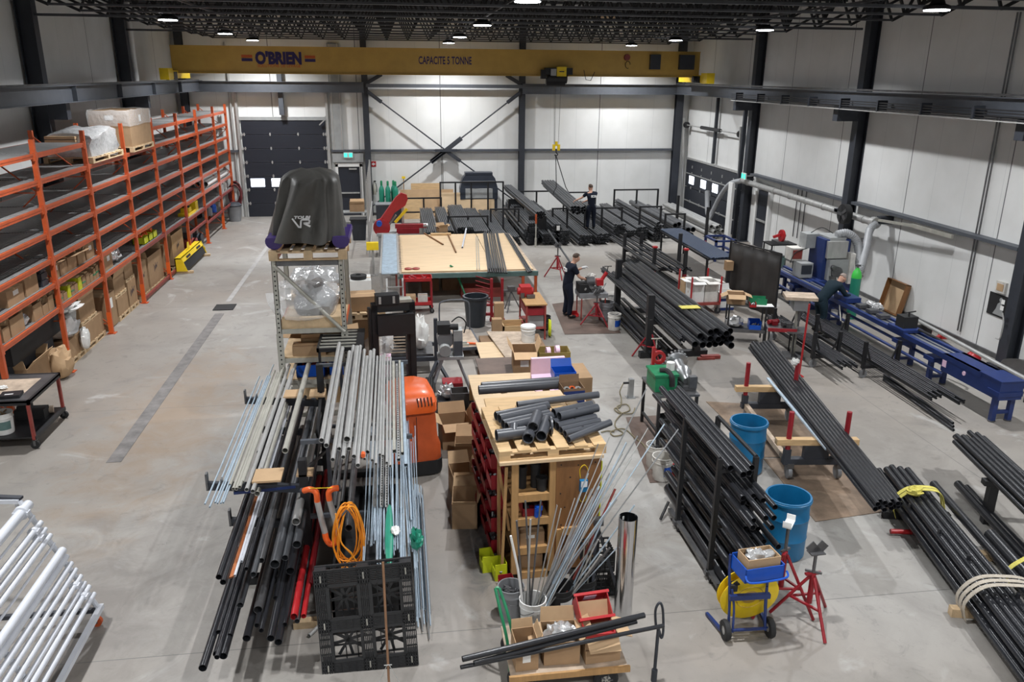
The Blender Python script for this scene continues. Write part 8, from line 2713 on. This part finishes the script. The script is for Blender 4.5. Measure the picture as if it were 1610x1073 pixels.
MB().cyl((.1, 0, -1.1), (.1, 0, 0), .015, n=6).build('conduit', M['rubber'], o)
o = thing('crate_tray', 'shallow brown wooden tray leaning upright against the right wall', 'tray', (13.52, 19.95, .02))
o.rotation_euler = (0, math.radians(12), 0)
MB().bx(0, .02, -.42, .42, 0, .85).build('tray_bottom', M['card_light'], o)
MB().bx(-.14, .02, -.44, -.42, 0, .87).bx(-.14, .02, .42, .44, 0, .87).bx(-.14, .02, -.44, .44, .85, .87).bx(-.14, .02, -.44, .44, -.02, 0).build('tray_side', M['ply_brown'], o)
# poster, speaker-like box on the wall
o = thing('wall_poster', 'black and white picture of a seated figure on the right wall', 'poster', (13.73, 16.28, .95))
MB().bx(0, .015, -.36, .36, 0, .52).build('poster_sheet', M['rubber'], o)
b = MB()
b.prism([(-.16, .04), (.20, .04), (.14, .16), (.07, .26), (.10, .33), (.02, .36), (-.05, .30), (-.08, .18)], .003, XF((-.001, 0, 0), (0, -1, 0), (0, 0, 1)))
b.cyl((-.003, -.03, .41), (-.001, -.03, .41), .05, n=14)
b.build('printed_figure', M['grey_mid'], o)
o = thing('wall_unit', 'small beige wall box on a cable above the picture', 'wall box', (13.70, 16.3, 1.52))
MB().bx(-.02, .045, -.15, .15, 0, .26).build('unit_shell', M['dirty_white'], o)
MB().bx(-.03, -.02, -.10, .10, .05, .21).build('unit_grille', M['card_light'], o)
for i in range(2):
	tag(MB().bx(-.004, 0, -.05, .05, -.05, .05).build('notice_card', M['paper'], None, (13.195, 15.55, 1.52 - .14 * i)), '%s white notice card on the dark wall column' % ('upper', 'lower')[i], 'card')
pipe((13.05, 18.6, .36), (12.55, 12.6, .36), .045, M['galv'], 'long bright tube lying between the blue bench and the wall', None, 'steel_tube', 'tube')
for y in (13.5, 17.8):
	tag(MB().bx(-.25, .25, -.05, .05, 0, .31).build('tube_trestle', M['rubber'], None, (12.65 + (y - 13.5) * .08, y, 0)), 'low dark trestle under the %s end of the long bright tube' % ('near' if y < 15 else 'far'), 'trestle')
o = thing('hard_hat', 'red hard hat lying on the floor by the near wall column', 'hard hat', (13.10, 16.0, .0))
MB().lathe([(.20, 0), (.17, .02), (.16, .12), (.09, .20), (0, .22)], 18).build('hat_shell', M['red_bright'], o)
for i, y in enumerate((17.6, 18.2)):
	tag(MB().cyl((-.15, -.1, .05), (.15, .1, .05), .05, n=8).bx(.05, .2, -.05, .12, 0, .12).build('hand_tool', M['red_bright'], None, (13.35, y, .0)), '%s red hand tool on the floor along the right wall' % ('near', 'far')[i], 'tool')
o = thing('cable_reel', 'dark flat reel lying on the floor past the blue bench end', 'reel', (12.25, 12.6, .0))
MB().lathe([(0, .02), (.30, .02), (.34, .06), (.34, .10), (.16, .10), (.12, .14), (0, .14)], 22).build('reel_body', M['steel_dark'], o)
o = thing('black_bundle', 'dark tarped bundle on the floor beside the wall column foot', 'bundle', (13.1, 14.6, .0))
blob2 = MB().lathe([(0, 0), (.38, .0), (.45, .2), (.35, .42), (0, .5)], 12).build('tarp', M['curtain'], o)
o = thing('cable_loop', 'grey cable loop hung on the near dark wall column', 'cable', (13.15, 15.45, 1.0))
MB().path(smoothpts([(0, 0, .3), (-.03, -.12, .1), (-.02, -.1, -.25), (0, .05, -.3)], 6), .015, 6).build('cable', M['galv'], o)
# ================================================================ green machine on its bench, floor sheets, right pipe rack
def quad(pts, t=.008):
	b = MB()
	P = [Vector(p) for p in pts]
	b.add(P + [p + V(0, 0, t) for p in P], [(3, 2, 1, 0), (4, 5, 6, 7), (0, 1, 5, 4), (1, 2, 6, 5), (2, 3, 7, 6), (3, 0, 4, 7)])
	return b
tag(quad([(3.872, 11.177, 0.002), (4.401, 11.175, 0.002), (5.218, 13.792, 0.002), (4.199, 13.763, 0.002)]).build('floor_sheet', M['brown_sheet']), 'brown hardboard sheet on the floor under the green machine', 'mat')
tag(quad([(5.928, 9.721, 0.002), (7.435, 9.898, 0.002), (7.504, 11.662, 0.002), (6.054, 11.769, 0.002)]).build('floor_sheet', M['dirt_ply']), 'oil-stained plywood sheet on the floor under the near cart end', 'mat')
tag(quad([(6.065, 11.817, 0.002), (7.508, 11.710, 0.002), (7.777, 13.860, 0.002), (6.015, 14.338, 0.002)]).build('floor_sheet', M['dirt_ply']), 'oil-stained plywood sheet on the floor under the far cart end', 'mat')
o = thing('machine_bench', 'dark steel bench carrying the green box and gear unit', 'bench', (4.72, 13.05, .011))
for (x, y) in ((-.28, -.42), (.40, -.42), (-.28, .48), (.40, .48)):
	MB().bx(x - .025, x + .025, y - .025, y + .025, 0, .86).build('leg', M['black'], o)
MB().bx(-.32, .44, -.46, .52, .85, .89).build('bench_top', M['steel_dark'], o)
MB().bx(-.30, .42, -.44, -.40, .18, .22).bx(-.30, -.26, -.42, .48, .18, .22).build('lower_rail', M['black'], o)
o = thing('green_box', 'green steel machine box with a black cloth on it', 'machine', (4.60, 13.0, .903))
MB().bx(-.20, .20, -.22, .28, 0, .30).bx(-.22, .22, -.24, .30, .28, .32).build('box_housing', M['green'], o)
MB().path(smoothpts([(-.08, -.05, .34), (.03, -.10, .35), (.08, -.25, .28), (.09, -.27, .12)], 6), .05, 8).build('black_cloth', M['rubber'], o)
o = thing('pipe_cutter', 'bright red pipe cutter behind the green box', 'tool', (4.62, 13.42, .903))
MB().lathe([(.07, -.035), (.125, -.035), (.125, .035), (.07, .035), (.07, -.035)], 18, XF((.03, .0, .42), (1, 0, 0), (0, 0, 1))).bx(-.10, -.05, -.03, .03, .2, .62).build('cutter_body', M['red_bright'], o)
MB().cyl((-.03, 0, .6), (-.03, 0, .78), .012, n=6).cyl((-.13, 0, .78), (.07, 0, .78), .012, n=6).build('cutter_screw', M['galv_dull'], o)
MB().bx(-.10, .16, -.06, .06, 0, .28).build('stand_block', M['steel_dark'], o)
tag(MB().lathe([(0, 0), (.075, 0), (.075, .14), (.06, .14), (0, .12)], 16).build('tin', M['white'], None, (4.74, 13.02, 1.226)), 'small white tin standing on the green box', 'tin')
o = thing('gear_unit', 'grey gear unit with toothed flange right of the green box', 'machine', (5.02, 13.18, .903))
b = MB().lathe([(0, .30), (.20, .30), (.20, .24), (.12, .22), (.10, .0), (.16, -.05), (.16, -.12), (.09, -.22), (.07, -.34), (0, -.34)], 22, XF((0, .05, .22), (1, 0, 0), (0, .25, -1)))
for k in range(18):
	a = 2 * PI * k / 18
	b.box((.20 * math.cos(a), .32, .30 + .20 * math.sin(a)), (.03, .05, .03))
b.build('gear_housing', M['steel'], o)
MB().bx(-.12, .14, -.40, .2, 0, .08).bx(.0, .14, -.42, -.3, .05, .26).build('mount', M['steel_dark'], o)
blob('small metal fittings scattered on the machine bench front', 'fittings', (4.66, 12.66, .903), (.16, .04, .025), 'galv', 131, 'fittings_heap', amp=.3)
bucket('dark dirty bucket under the machine bench', (4.68, 12.85, .012), 'rubber', .165, .38, 'steel_dark')
o = thing('jerry_can', 'lime yellow square can under the right side of the machine bench', 'can', (4.93, 12.75, .012))
MB().bx(-.19, .19, -.14, .14, 0, .36).bx(-.06, .06, -.06, .06, .36, .40).build('can_body', M['lime'], o)
MB().cyl((0, -.145, .20), (0, -.15, .20), .06, n=14).build('handle_recess', M['card_dark'], o)
bucket('rear dusty white bucket left of the pipe rack', (4.131, 11.729, 0.012), 'dirty_white', .165, .40, 'steel_dark')
pipe(V(*(4.131, 11.729, 0.012)) + V(.02, 0, .05), V(*(4.131, 11.729, 0.012)) + V(.06, .15, .62), .03, M['black_pipe'], 'short black pipe standing in the rear white bucket', None, 'pipe_piece')
bucket('front dusty white bucket with blue print left of the pipe rack', (4.102, 11.303, 0.012), 'dirty_white', .165, .40, band='blue_bright')
tag(MB().bx(-.12, .12, -.08, .08, 0, .10).cyl((0, -.1, .1), (.05, .1, .14), .06, n=10).build('hand_tool', M['red_bright'], None, (4.337, 11.428, 0.012)), 'red power tool on the floor between bucket and pipe rack', 'tool')
# floor socket and cords
o = thing('floor_socket', 'grey steel power pedestal standing on the open floor', 'pedestal', (4.571, 14.755, 0.000))
MB().bx(-.05, .05, -.05, .05, 0, .40).bx(-.09, .09, -.09, .09, 0, .012).build('pedestal', M['steel'], o)
MB().bx(-.16, -.05, -.02, .02, .30, .33).build('plug', M['rubber'], o)
P0 = V(*(4.571, 14.755, 0.000))
b = MB()
pts = [P0 + V(-.14, -.0, .30), P0 + V(-.20, -.05, .06)]
b.path(smoothpts([P0 + V(-.16, 0, .31), P0 + V(-.24, -.05, .15), P0 + V(-.22, -.12, .02), V(*(4.220, 14.250, 0.020)), V(*(4.083, 14.171, 0.020)), V(*(4.136, 13.944, 0.020)), V(*(4.362, 14.073, 0.020)), V(*(4.379, 14.361, 0.020)), V(*(4.151, 14.235, 0.030)), V(*(4.166, 13.917, 0.030)), V(*(4.368, 13.916, 0.020)), V(*(4.488, 14.153, 0.020))], 6), .012, 6)
tag(b.build('power_cord', M['olive_cord']), 'tan power cord coiled on the floor at the grey pedestal', 'cord')
b = MB()
b.path(smoothpts([V(*(4.172, 13.939, 0.020)), V(*(3.956, 13.601, 0.020)), V(*(3.880, 13.319, 0.020)), V(*(3.945, 13.030, 0.020)), V(*(3.756, 12.943, 0.020)), V(*(3.729, 13.112, 0.020)), V(*(3.898, 13.209, 0.030)), V(*(4.036, 13.186, 0.020)), V(*(4.113, 12.791, 0.020)), V(*(4.172, 12.519, 0.020)), V(*(4.167, 12.204, 0.025))], 6), .012, 6)
b.path(smoothpts([V(*(3.556, 13.133, 0.020)), V(*(3.685, 13.173, 0.020)), V(*(3.805, 13.130, 0.020))], 4), .012, 6)
tag(b.build('power_cord', M['olive_cord']), 'tan power cord running from the coil towards the white buckets', 'cord')
# right pipe rack
o = thing('stock_rack', 'tall black frame rack packed with black pipes near the blue drums', 'pipe rack', (4.05, 9.2, 0))
for x in (-.20, .27):
	for y in (-.62, .62):
		MB().bx(x - .03, x + .03, y - .03, y + .03, .08, 1.72).build('post', M['black'], o)
	MB().bx(x - .03, x + .03, -.95, .95, .08, .14).build('base_rail', M['steel_dark'], o)
	MB().cyl((x, -.62, 1.72), (x, .62, 1.72), .026, n=10).build('top_tube', M['black'], o)
for y in (-.62, .62):
	for z in (.35, .80, 1.22, 1.58):
		MB().bx(-.20, .27, y - .025, y + .025, z - .05, z).build('arm', M['black'], o)
	MB().bx(-.26, .33, y - .04, y + .04, .06, .12).build('base_beam', M['steel_dark'], o)
	for x in (-.20, .27):
		caster(o, x, y - .1, .04, top=.09)
lev = [(1.582, 4, .044, 2.7, 8.55), (1.222, 7, .036, 3.2, 8.0), (.802, 7, .036, 3.2, 7.95), (.352, 4, .060, 3.0, 7.8)]
SG = 'black pipes in the tall frame rack by the blue drums'
for li, (z, n, r, L, y0) in enumerate(lev):
	rows = 3 if li in (1, 2) else 2 if li == 3 else 1
	for row in range(rows):
		for i in range(n - (row if li else 0)):
			x = 3.91 + r + (i + .5 * (row % 2)) * 2 * r * 1.0
			if x > 4.27:
				continue
			dy = rnd.uniform(-.35, .25)
			zz = z + r + row * r * 1.76
			p = V(x + .03 * row, y0 + dy, zz)
			if li == 0:
				pipe(p, p + V(.0, L, .0), r, M['black_pipe'], 'black pipe on the top arms of the tall frame rack', 'black pipes on the top arms of the tall frame rack', n=16)
			else:
				pipe(p, p + V(.0, L + rnd.uniform(-.3, .3), 0), r, M['black_pipe'], 'black pipe packed between the posts of the tall frame rack', SG, n=12)
pipe((3.98, 7.9, .115), (3.98, 10.6, .215), .085, M['black_pipe'], 'fattest black pipe at the bottom left of the tall frame rack', None, n=20)
pipe((4.22, 7.95, .245), (4.22, 10.4, .245), .075, M['black_pipe'], 'fat black pipe at the bottom right of the tall frame rack', None, n=20)
pipe((3.66, 10.0, .05), (3.85, 10.2, .25), .02, M['black'], 'short prop pipe at the left foot of the tall frame rack', None, 'pipe_piece')
def drum(label, loc):
	o = thing('plastic_drum', label, 'drum', loc)
	MB().lathe([(0, .015), (.27, .0), (.285, .03), (.285, .28), (.293, .30), (.285, .32), (.290, .58), (.298, .60), (.290, .62), (.282, .82), (.30, .84), (.30, .88), (.275, .88), (.268, .80), (.265, .03), (0, .03)], 32).build('drum_shell', M['drum_blue'], o)
	MB().lathe([(.301, .825), (.308, .83), (.308, .86), (.301, .865)], 32).build('rim_band', M['drum_blue'], o)
	return o
drum('open blue plastic drum nearest the red pipe stands', (5.079, 9.044, 0.000))
drum('rear open blue plastic drum behind the tall frame rack', (5.566, 11.433, 0.012))
blob('grey waste in the rear blue drum', 'waste', V(*(5.566, 11.433, 0.012)) + V(0, 0, .05), (.2, .2, .3), 'grey', 141, 'waste_heap', amp=.15)
# cart with red stakes and the flat layer of pipes
c0, c1 = V(6.28, 10.95, 0), V(6.95, 13.35, 0)
o = thing('stake_trolley', 'heavy pipe trolley with four red stakes and timber bolsters', 'trolley', (6.68, 12.15, .011), -.12)
for y in (-1.15, 1.15):
	for x in (-.46, .46):
		MB().bx(x - .05, x + .05, y - .05, y + .05, .28, .52).build('socket', M['charcoal'], o)
		MB().cyl((x, y, .30), (x, y, 1.16), .042, n=14).build('stake', M['red'], o)
	MB().bx(-.52, .52, y - .06, y + .06, .26, .36).build('axle_beam', M['charcoal'], o)
	MB().bx(-.66, .66, y - .06, y + .06, .60, .70).build('timber_bolster', M['pine'], o)
	MB().bx(-.2, .2, y - .05, y + .05, .36, .60).build('bolster_post', M['charcoal'], o)
	for x in (-.40, .40):
		w = MB().bx(x - .05, x + .05, y - .08, y + .08, .20, .28).build('caster', M['steel_dark'], o)
		MB().cyl((x - .03, y, .11), (x + .03, y, .11), .11, n=18).build('wheel', M['grey'], w)
for x in (-.44, .44):
	MB().bx(x - .04, x + .04, -1.15, 1.15, .26, .36).build('side_beam', M['ply_grey'], o)
FG = 'black pipes in the flat layer on the red-staked trolley'
fl_a, fl_b = V(*(7.316, 15.406, 0.750)), V(*(6.175, 8.767, 0.750))
fr_a, fr_b = V(*(7.898, 15.553, 0.750)), V(*(6.570, 8.784, 0.750))
for row in range(2):
	for i in range(8):
		t = i / 7
		a, b_ = lerp(fl_a, fr_a, t), lerp(fl_b, fr_b, t)
		d = (a - b_).normalized() * rnd.uniform(-.06, .06)
		sft = V(.03, 0, .062) if row else V(0, 0, 0)
		a.z = b_.z = .748
		if row and i == 7:
			continue
		pipe(b_ + sft + d, a + sft + d, .036, M['black_pipe'], 'black pipe in the flat double layer on the red-staked trolley', FG, n=14)
b = MB().bar(V(*(6.909, 13.626, 0.735)), V(*(6.462, 10.567, 0.735)), .05, .03)
tag(b.build('plastic_strip', M['zinc']), 'pale blue plastic strip along the left edge of the trolley pipes', 'strip')
blob('white rag tied on the far right red stake', 'rag', (7.22, 13.25, 1.12), (.07, .06, .06), 'white', 151, 'rag', amp=.3)
# strapped bundles on the right
a0, b0 = V(7.40, 10.55, 0), V(6.36, 5.9, 0)
dv = (b0 - a0).normalized()
sv = V(-dv.y, dv.x, 0)
SGB = 'black welded pipes strapped with the yellow sling'
Ln = 5.6
k = 0
for row, n in enumerate((6, 5, 4)):
	for i in range(n):
		off = sv * ((i + .5 * row) * .108 - .02) + V(0, 0, .17 + row * .095)
		s = a0 + off + dv * rnd.uniform(-.12, .12)
		o = pipe(s, s + dv * Ln, .050, M['black_pipe'], 'black pipe in the sling-strapped bundle on the right floor', SGB, n=16)
		if i in (0,) or (row == 2 and i % 2 == 1):
			st = MB()
			d_ = .55 + .7 * k
			st.cyl((0, 0, d_), (0, .11 if row else -.10, d_), .025, n=10)
			st.build('branch_stub', M['black_pipe'], o)
			k += 1
for t in (.9, 3.2):
	c = a0 + dv * t + sv * .25
	tag(MB().box((0, 0, .058), (.95, .10, .115), rz=math.atan2(sv.y, sv.x)).build('timber_bolster', M['rubber'] if t < 1 else M['pallet_wood'], None, (c.x, c.y, .001)), '%s bolster under the sling-strapped bundle' % ('far' if t < 1 else 'near'), 'timber')
pipe((6.822, 9.264, 0.050), (7.327, 9.166, 0.050), .035, M['red_bright'], 'short red bar on the floor sticking out under the strapped bundle', None, 'red_bar', 'bar', solid=True)
HG = [(.060, .70, .21), (.075, .84, .185), (.060, .98, .20)]
for i, (r, s_, z) in enumerate(((.062, .78, .30), (.09, .96, .30), (.062, 1.14, .32), (.05, 1.28, .27))):
	s = a0 + sv * s_ + dv * (.15 if i != 1 else 1.6) + V(0, 0, z - .10)
	pipe(s, s + dv * 5.0, r, M['black_pipe'], ('long black pipe beside the strapped bundle, leftmost of the group', 'wide black square-ended pipe in the right group', 'long black pipe in the right group with yellow sling', 'outer slim black pipe of the right group')[i], None, n=18)
tag(MB().box((0, 0, .05), (.9, .12, .10), rz=math.atan2(sv.y, sv.x)).build('timber_bolster', M['pallet_wood'], None, tuple(a0 + dv * 1.9 + sv * 1.0)), 'bolster under the right group of black pipes', 'timber')
def sling(label, t, side0, side1, zt, m, n=3, w=.06, hang=.1):
	c = a0 + dv * t
	o = thing('lifting_sling', label, 'sling', (c.x, c.y, 0))
	for k in range(n):
		cc = dv * (.09 * k)
		m0 = sv * side0
		m1 = sv * side1
		pts = smoothpts([cc + m0 + V(0, 0, .03), cc + m0 - sv * .05 + V(0, 0, zt * .55), cc + m0 + sv * .12 + V(0, 0, zt), cc + lerp(m0, m1, .5) + V(0, 0, zt + .05), cc + m1 - sv * .1 + V(0, 0, zt), cc + m1 + V(0, 0, zt * .4)], 6)
		MB().strip(pts, w, .006, dv).build('webbing', M[m], o)
	return o
sling('yellow webbing sling wrapped round the far end of the pipe bundle', .85, -.06, .62, .46, 'strap_yellow', 2, .07)
blob('bunched yellow sling webbing on top of the strapped pipes', 'webbing', tuple(a0 + dv * .95 + sv * .15 + V(0, 0, .42)), (.12, .09, .06), 'strap_yellow', 161, 'webbing_bunch', amp=.25)
sling('pale grey webbing sling in three turns round the near part of the bundle', 3.15, -.10, .72, .50, 'rope', 3, .06)
sling('yellow webbing sling over the right group of black pipes', 2.5, .80, 1.30, .40, 'strap_yellow', 1, .07)
# pipe stack at the far right edge
o = thing('pipe_horse', 'black steel stand under the pipes at the right picture edge', 'stand', (8.75, 9.3, 0), -.25)
for x in (-.35, .5):
	MB().bx(x - .06, x + .06, -.06, .06, 0, .62).build('leg', M['black'], o)
MB().bx(-.5, .7, -.06, .06, .62, .70).build('cross_beam', M['black'], o)
EG = 'black pipes on the stand at the right picture edge'
e0, e1 = V(*(8.639, 10.659, 0.750)), V(*(8.144, 8.516, 0.750))
ed = (e1 - e0).normalized()
es = V(-ed.y, ed.x, 0)
for row, n in enumerate((7, 5)):
	for i in range(n):
		s = e0 + es * ((i + .5 * row) * .088) + V(0, 0, -.01 + row * .075) + ed * rnd.uniform(-.15, .2)
		s.z = .742 + row * .075
		pipe(s, s + ed * 4.5, .040, M['black_pipe'], 'black welded pipe in the stack at the right picture edge', EG, n=14)
# hose reel hand truck
o = thing('reel_truck', 'blue hand truck carrying a bright yellow reel and a blue tray', 'hand truck', (3.86, 7.42, 0), -.04)
for x in (-.23, .23):
	MB().path(smoothpts([(x * .95, .02, .14), (x * .95, .06, .45), (x, .12, .78), (x, .15, 1.02)], 6), .017, 8).build('side_tube', M['blue'], o)
	MB().path(smoothpts([(x * .85, -.06, .12), (x * .8, .0, .40), (x * .9, .06, .62)], 6), .014, 8).build('side_tube', M['blue'], o)
	w = MB().lathe([(.05, -.03), (.085, -.035), (.115, -.03), (.125, 0), (.115, .03), (.085, .035), (.05, .03)], 22, XF((x * 1.15, -.02, .125), (0, 1, 0), (0, 0, 1))).build('tyre', M['rubber'], o)
	MB().cyl((x * 1.15 - .025, -.02, .125), (x * 1.15 + .025, -.02, .125), .065, n=16).build('wheel_hub', M['galv'], w)
	MB().bar((x * 1.2, .05, .06), (x * 1.45, .42, .03), .035).build('toe_bar', M['blue'], o)
MB().bx(-.24, .24, .0, .05, .50, .56).cyl((-.26, -.02, .125), (.26, -.02, .125), .012, n=8).bx(-.2, .2, -.08, -.05, .14, .16).build('cross_bar', M['blue'], o)
R_ = XF((.06, .22, .44), (1, .04, 0), (0, -.2, 1))
MB().lathe([(0, -.07), (.34, -.07), (.355, -.06), (.355, -.05), (.34, -.045), (.10, -.045), (.10, .045), (.34, .045), (.355, .05), (.355, .06), (.34, .07), (0, .07)], 36, R_).build('reel_disc', M['yellow'], o)
MB().lathe([(.0, .075), (.06, .075), (.10, .07)], 20, R_).lathe([(.16, .0705), (.165, .076), (.17, .0705)], 30, R_).build('reel_hub', M['crane'], o)
MB().cyl((-.20, .14, .62), (-.12, .10, .68), .035, n=10).bx(-.22, -.14, .06, .14, .58, .66).build('hose_end', M['rubber'], o)
tr = thing('tray_bin', 'royal blue tray fixed at the top of the reel hand truck', 'tray', (3.90, 7.40, .86), .10)
b = MB().bx(-.24, .24, -.14, .18, 0, .012).bx(-.24, .24, -.14, -.128, 0, .17).bx(-.24, .24, .168, .18, 0, .2).bx(-.24, -.228, -.14, .18, 0, .18).bx(.228, .24, -.14, .18, 0, .18)
b.build('tray_shell', M['blue_bright'], tr)
MB().path(smoothpts([(-.24, -.14, .10), (-.22, -.20, .05), (.0, -.21, .04), (.24, -.20, .05), (.27, -.14, .09)], 5), .012, 8).build('tray_handle', M['blue_bright'], tr)
carton('shallow open carton of bagged parts in the blue tray', (3.91, 7.43, .874), (.40, .24, .24), .10, True, (None, None, None, None), m='card_light')
blob('clear bag of small parts in the carton on the blue tray', 'bag', (3.92, 7.43, 1.0), (.18, .10, .07), 'film_silver', 171, 'parts_bag', amp=.2)
tripod('front red pipe stand with steel V head right of the reel truck', (4.70, 7.60, 0), .05, 1.0, 'red', spread=.42)
tripod('rear red pipe stand with taped top beside the blue drum', (4.46, 7.86, 0), .9, 1.24, 'red', head='flat', spread=.42)
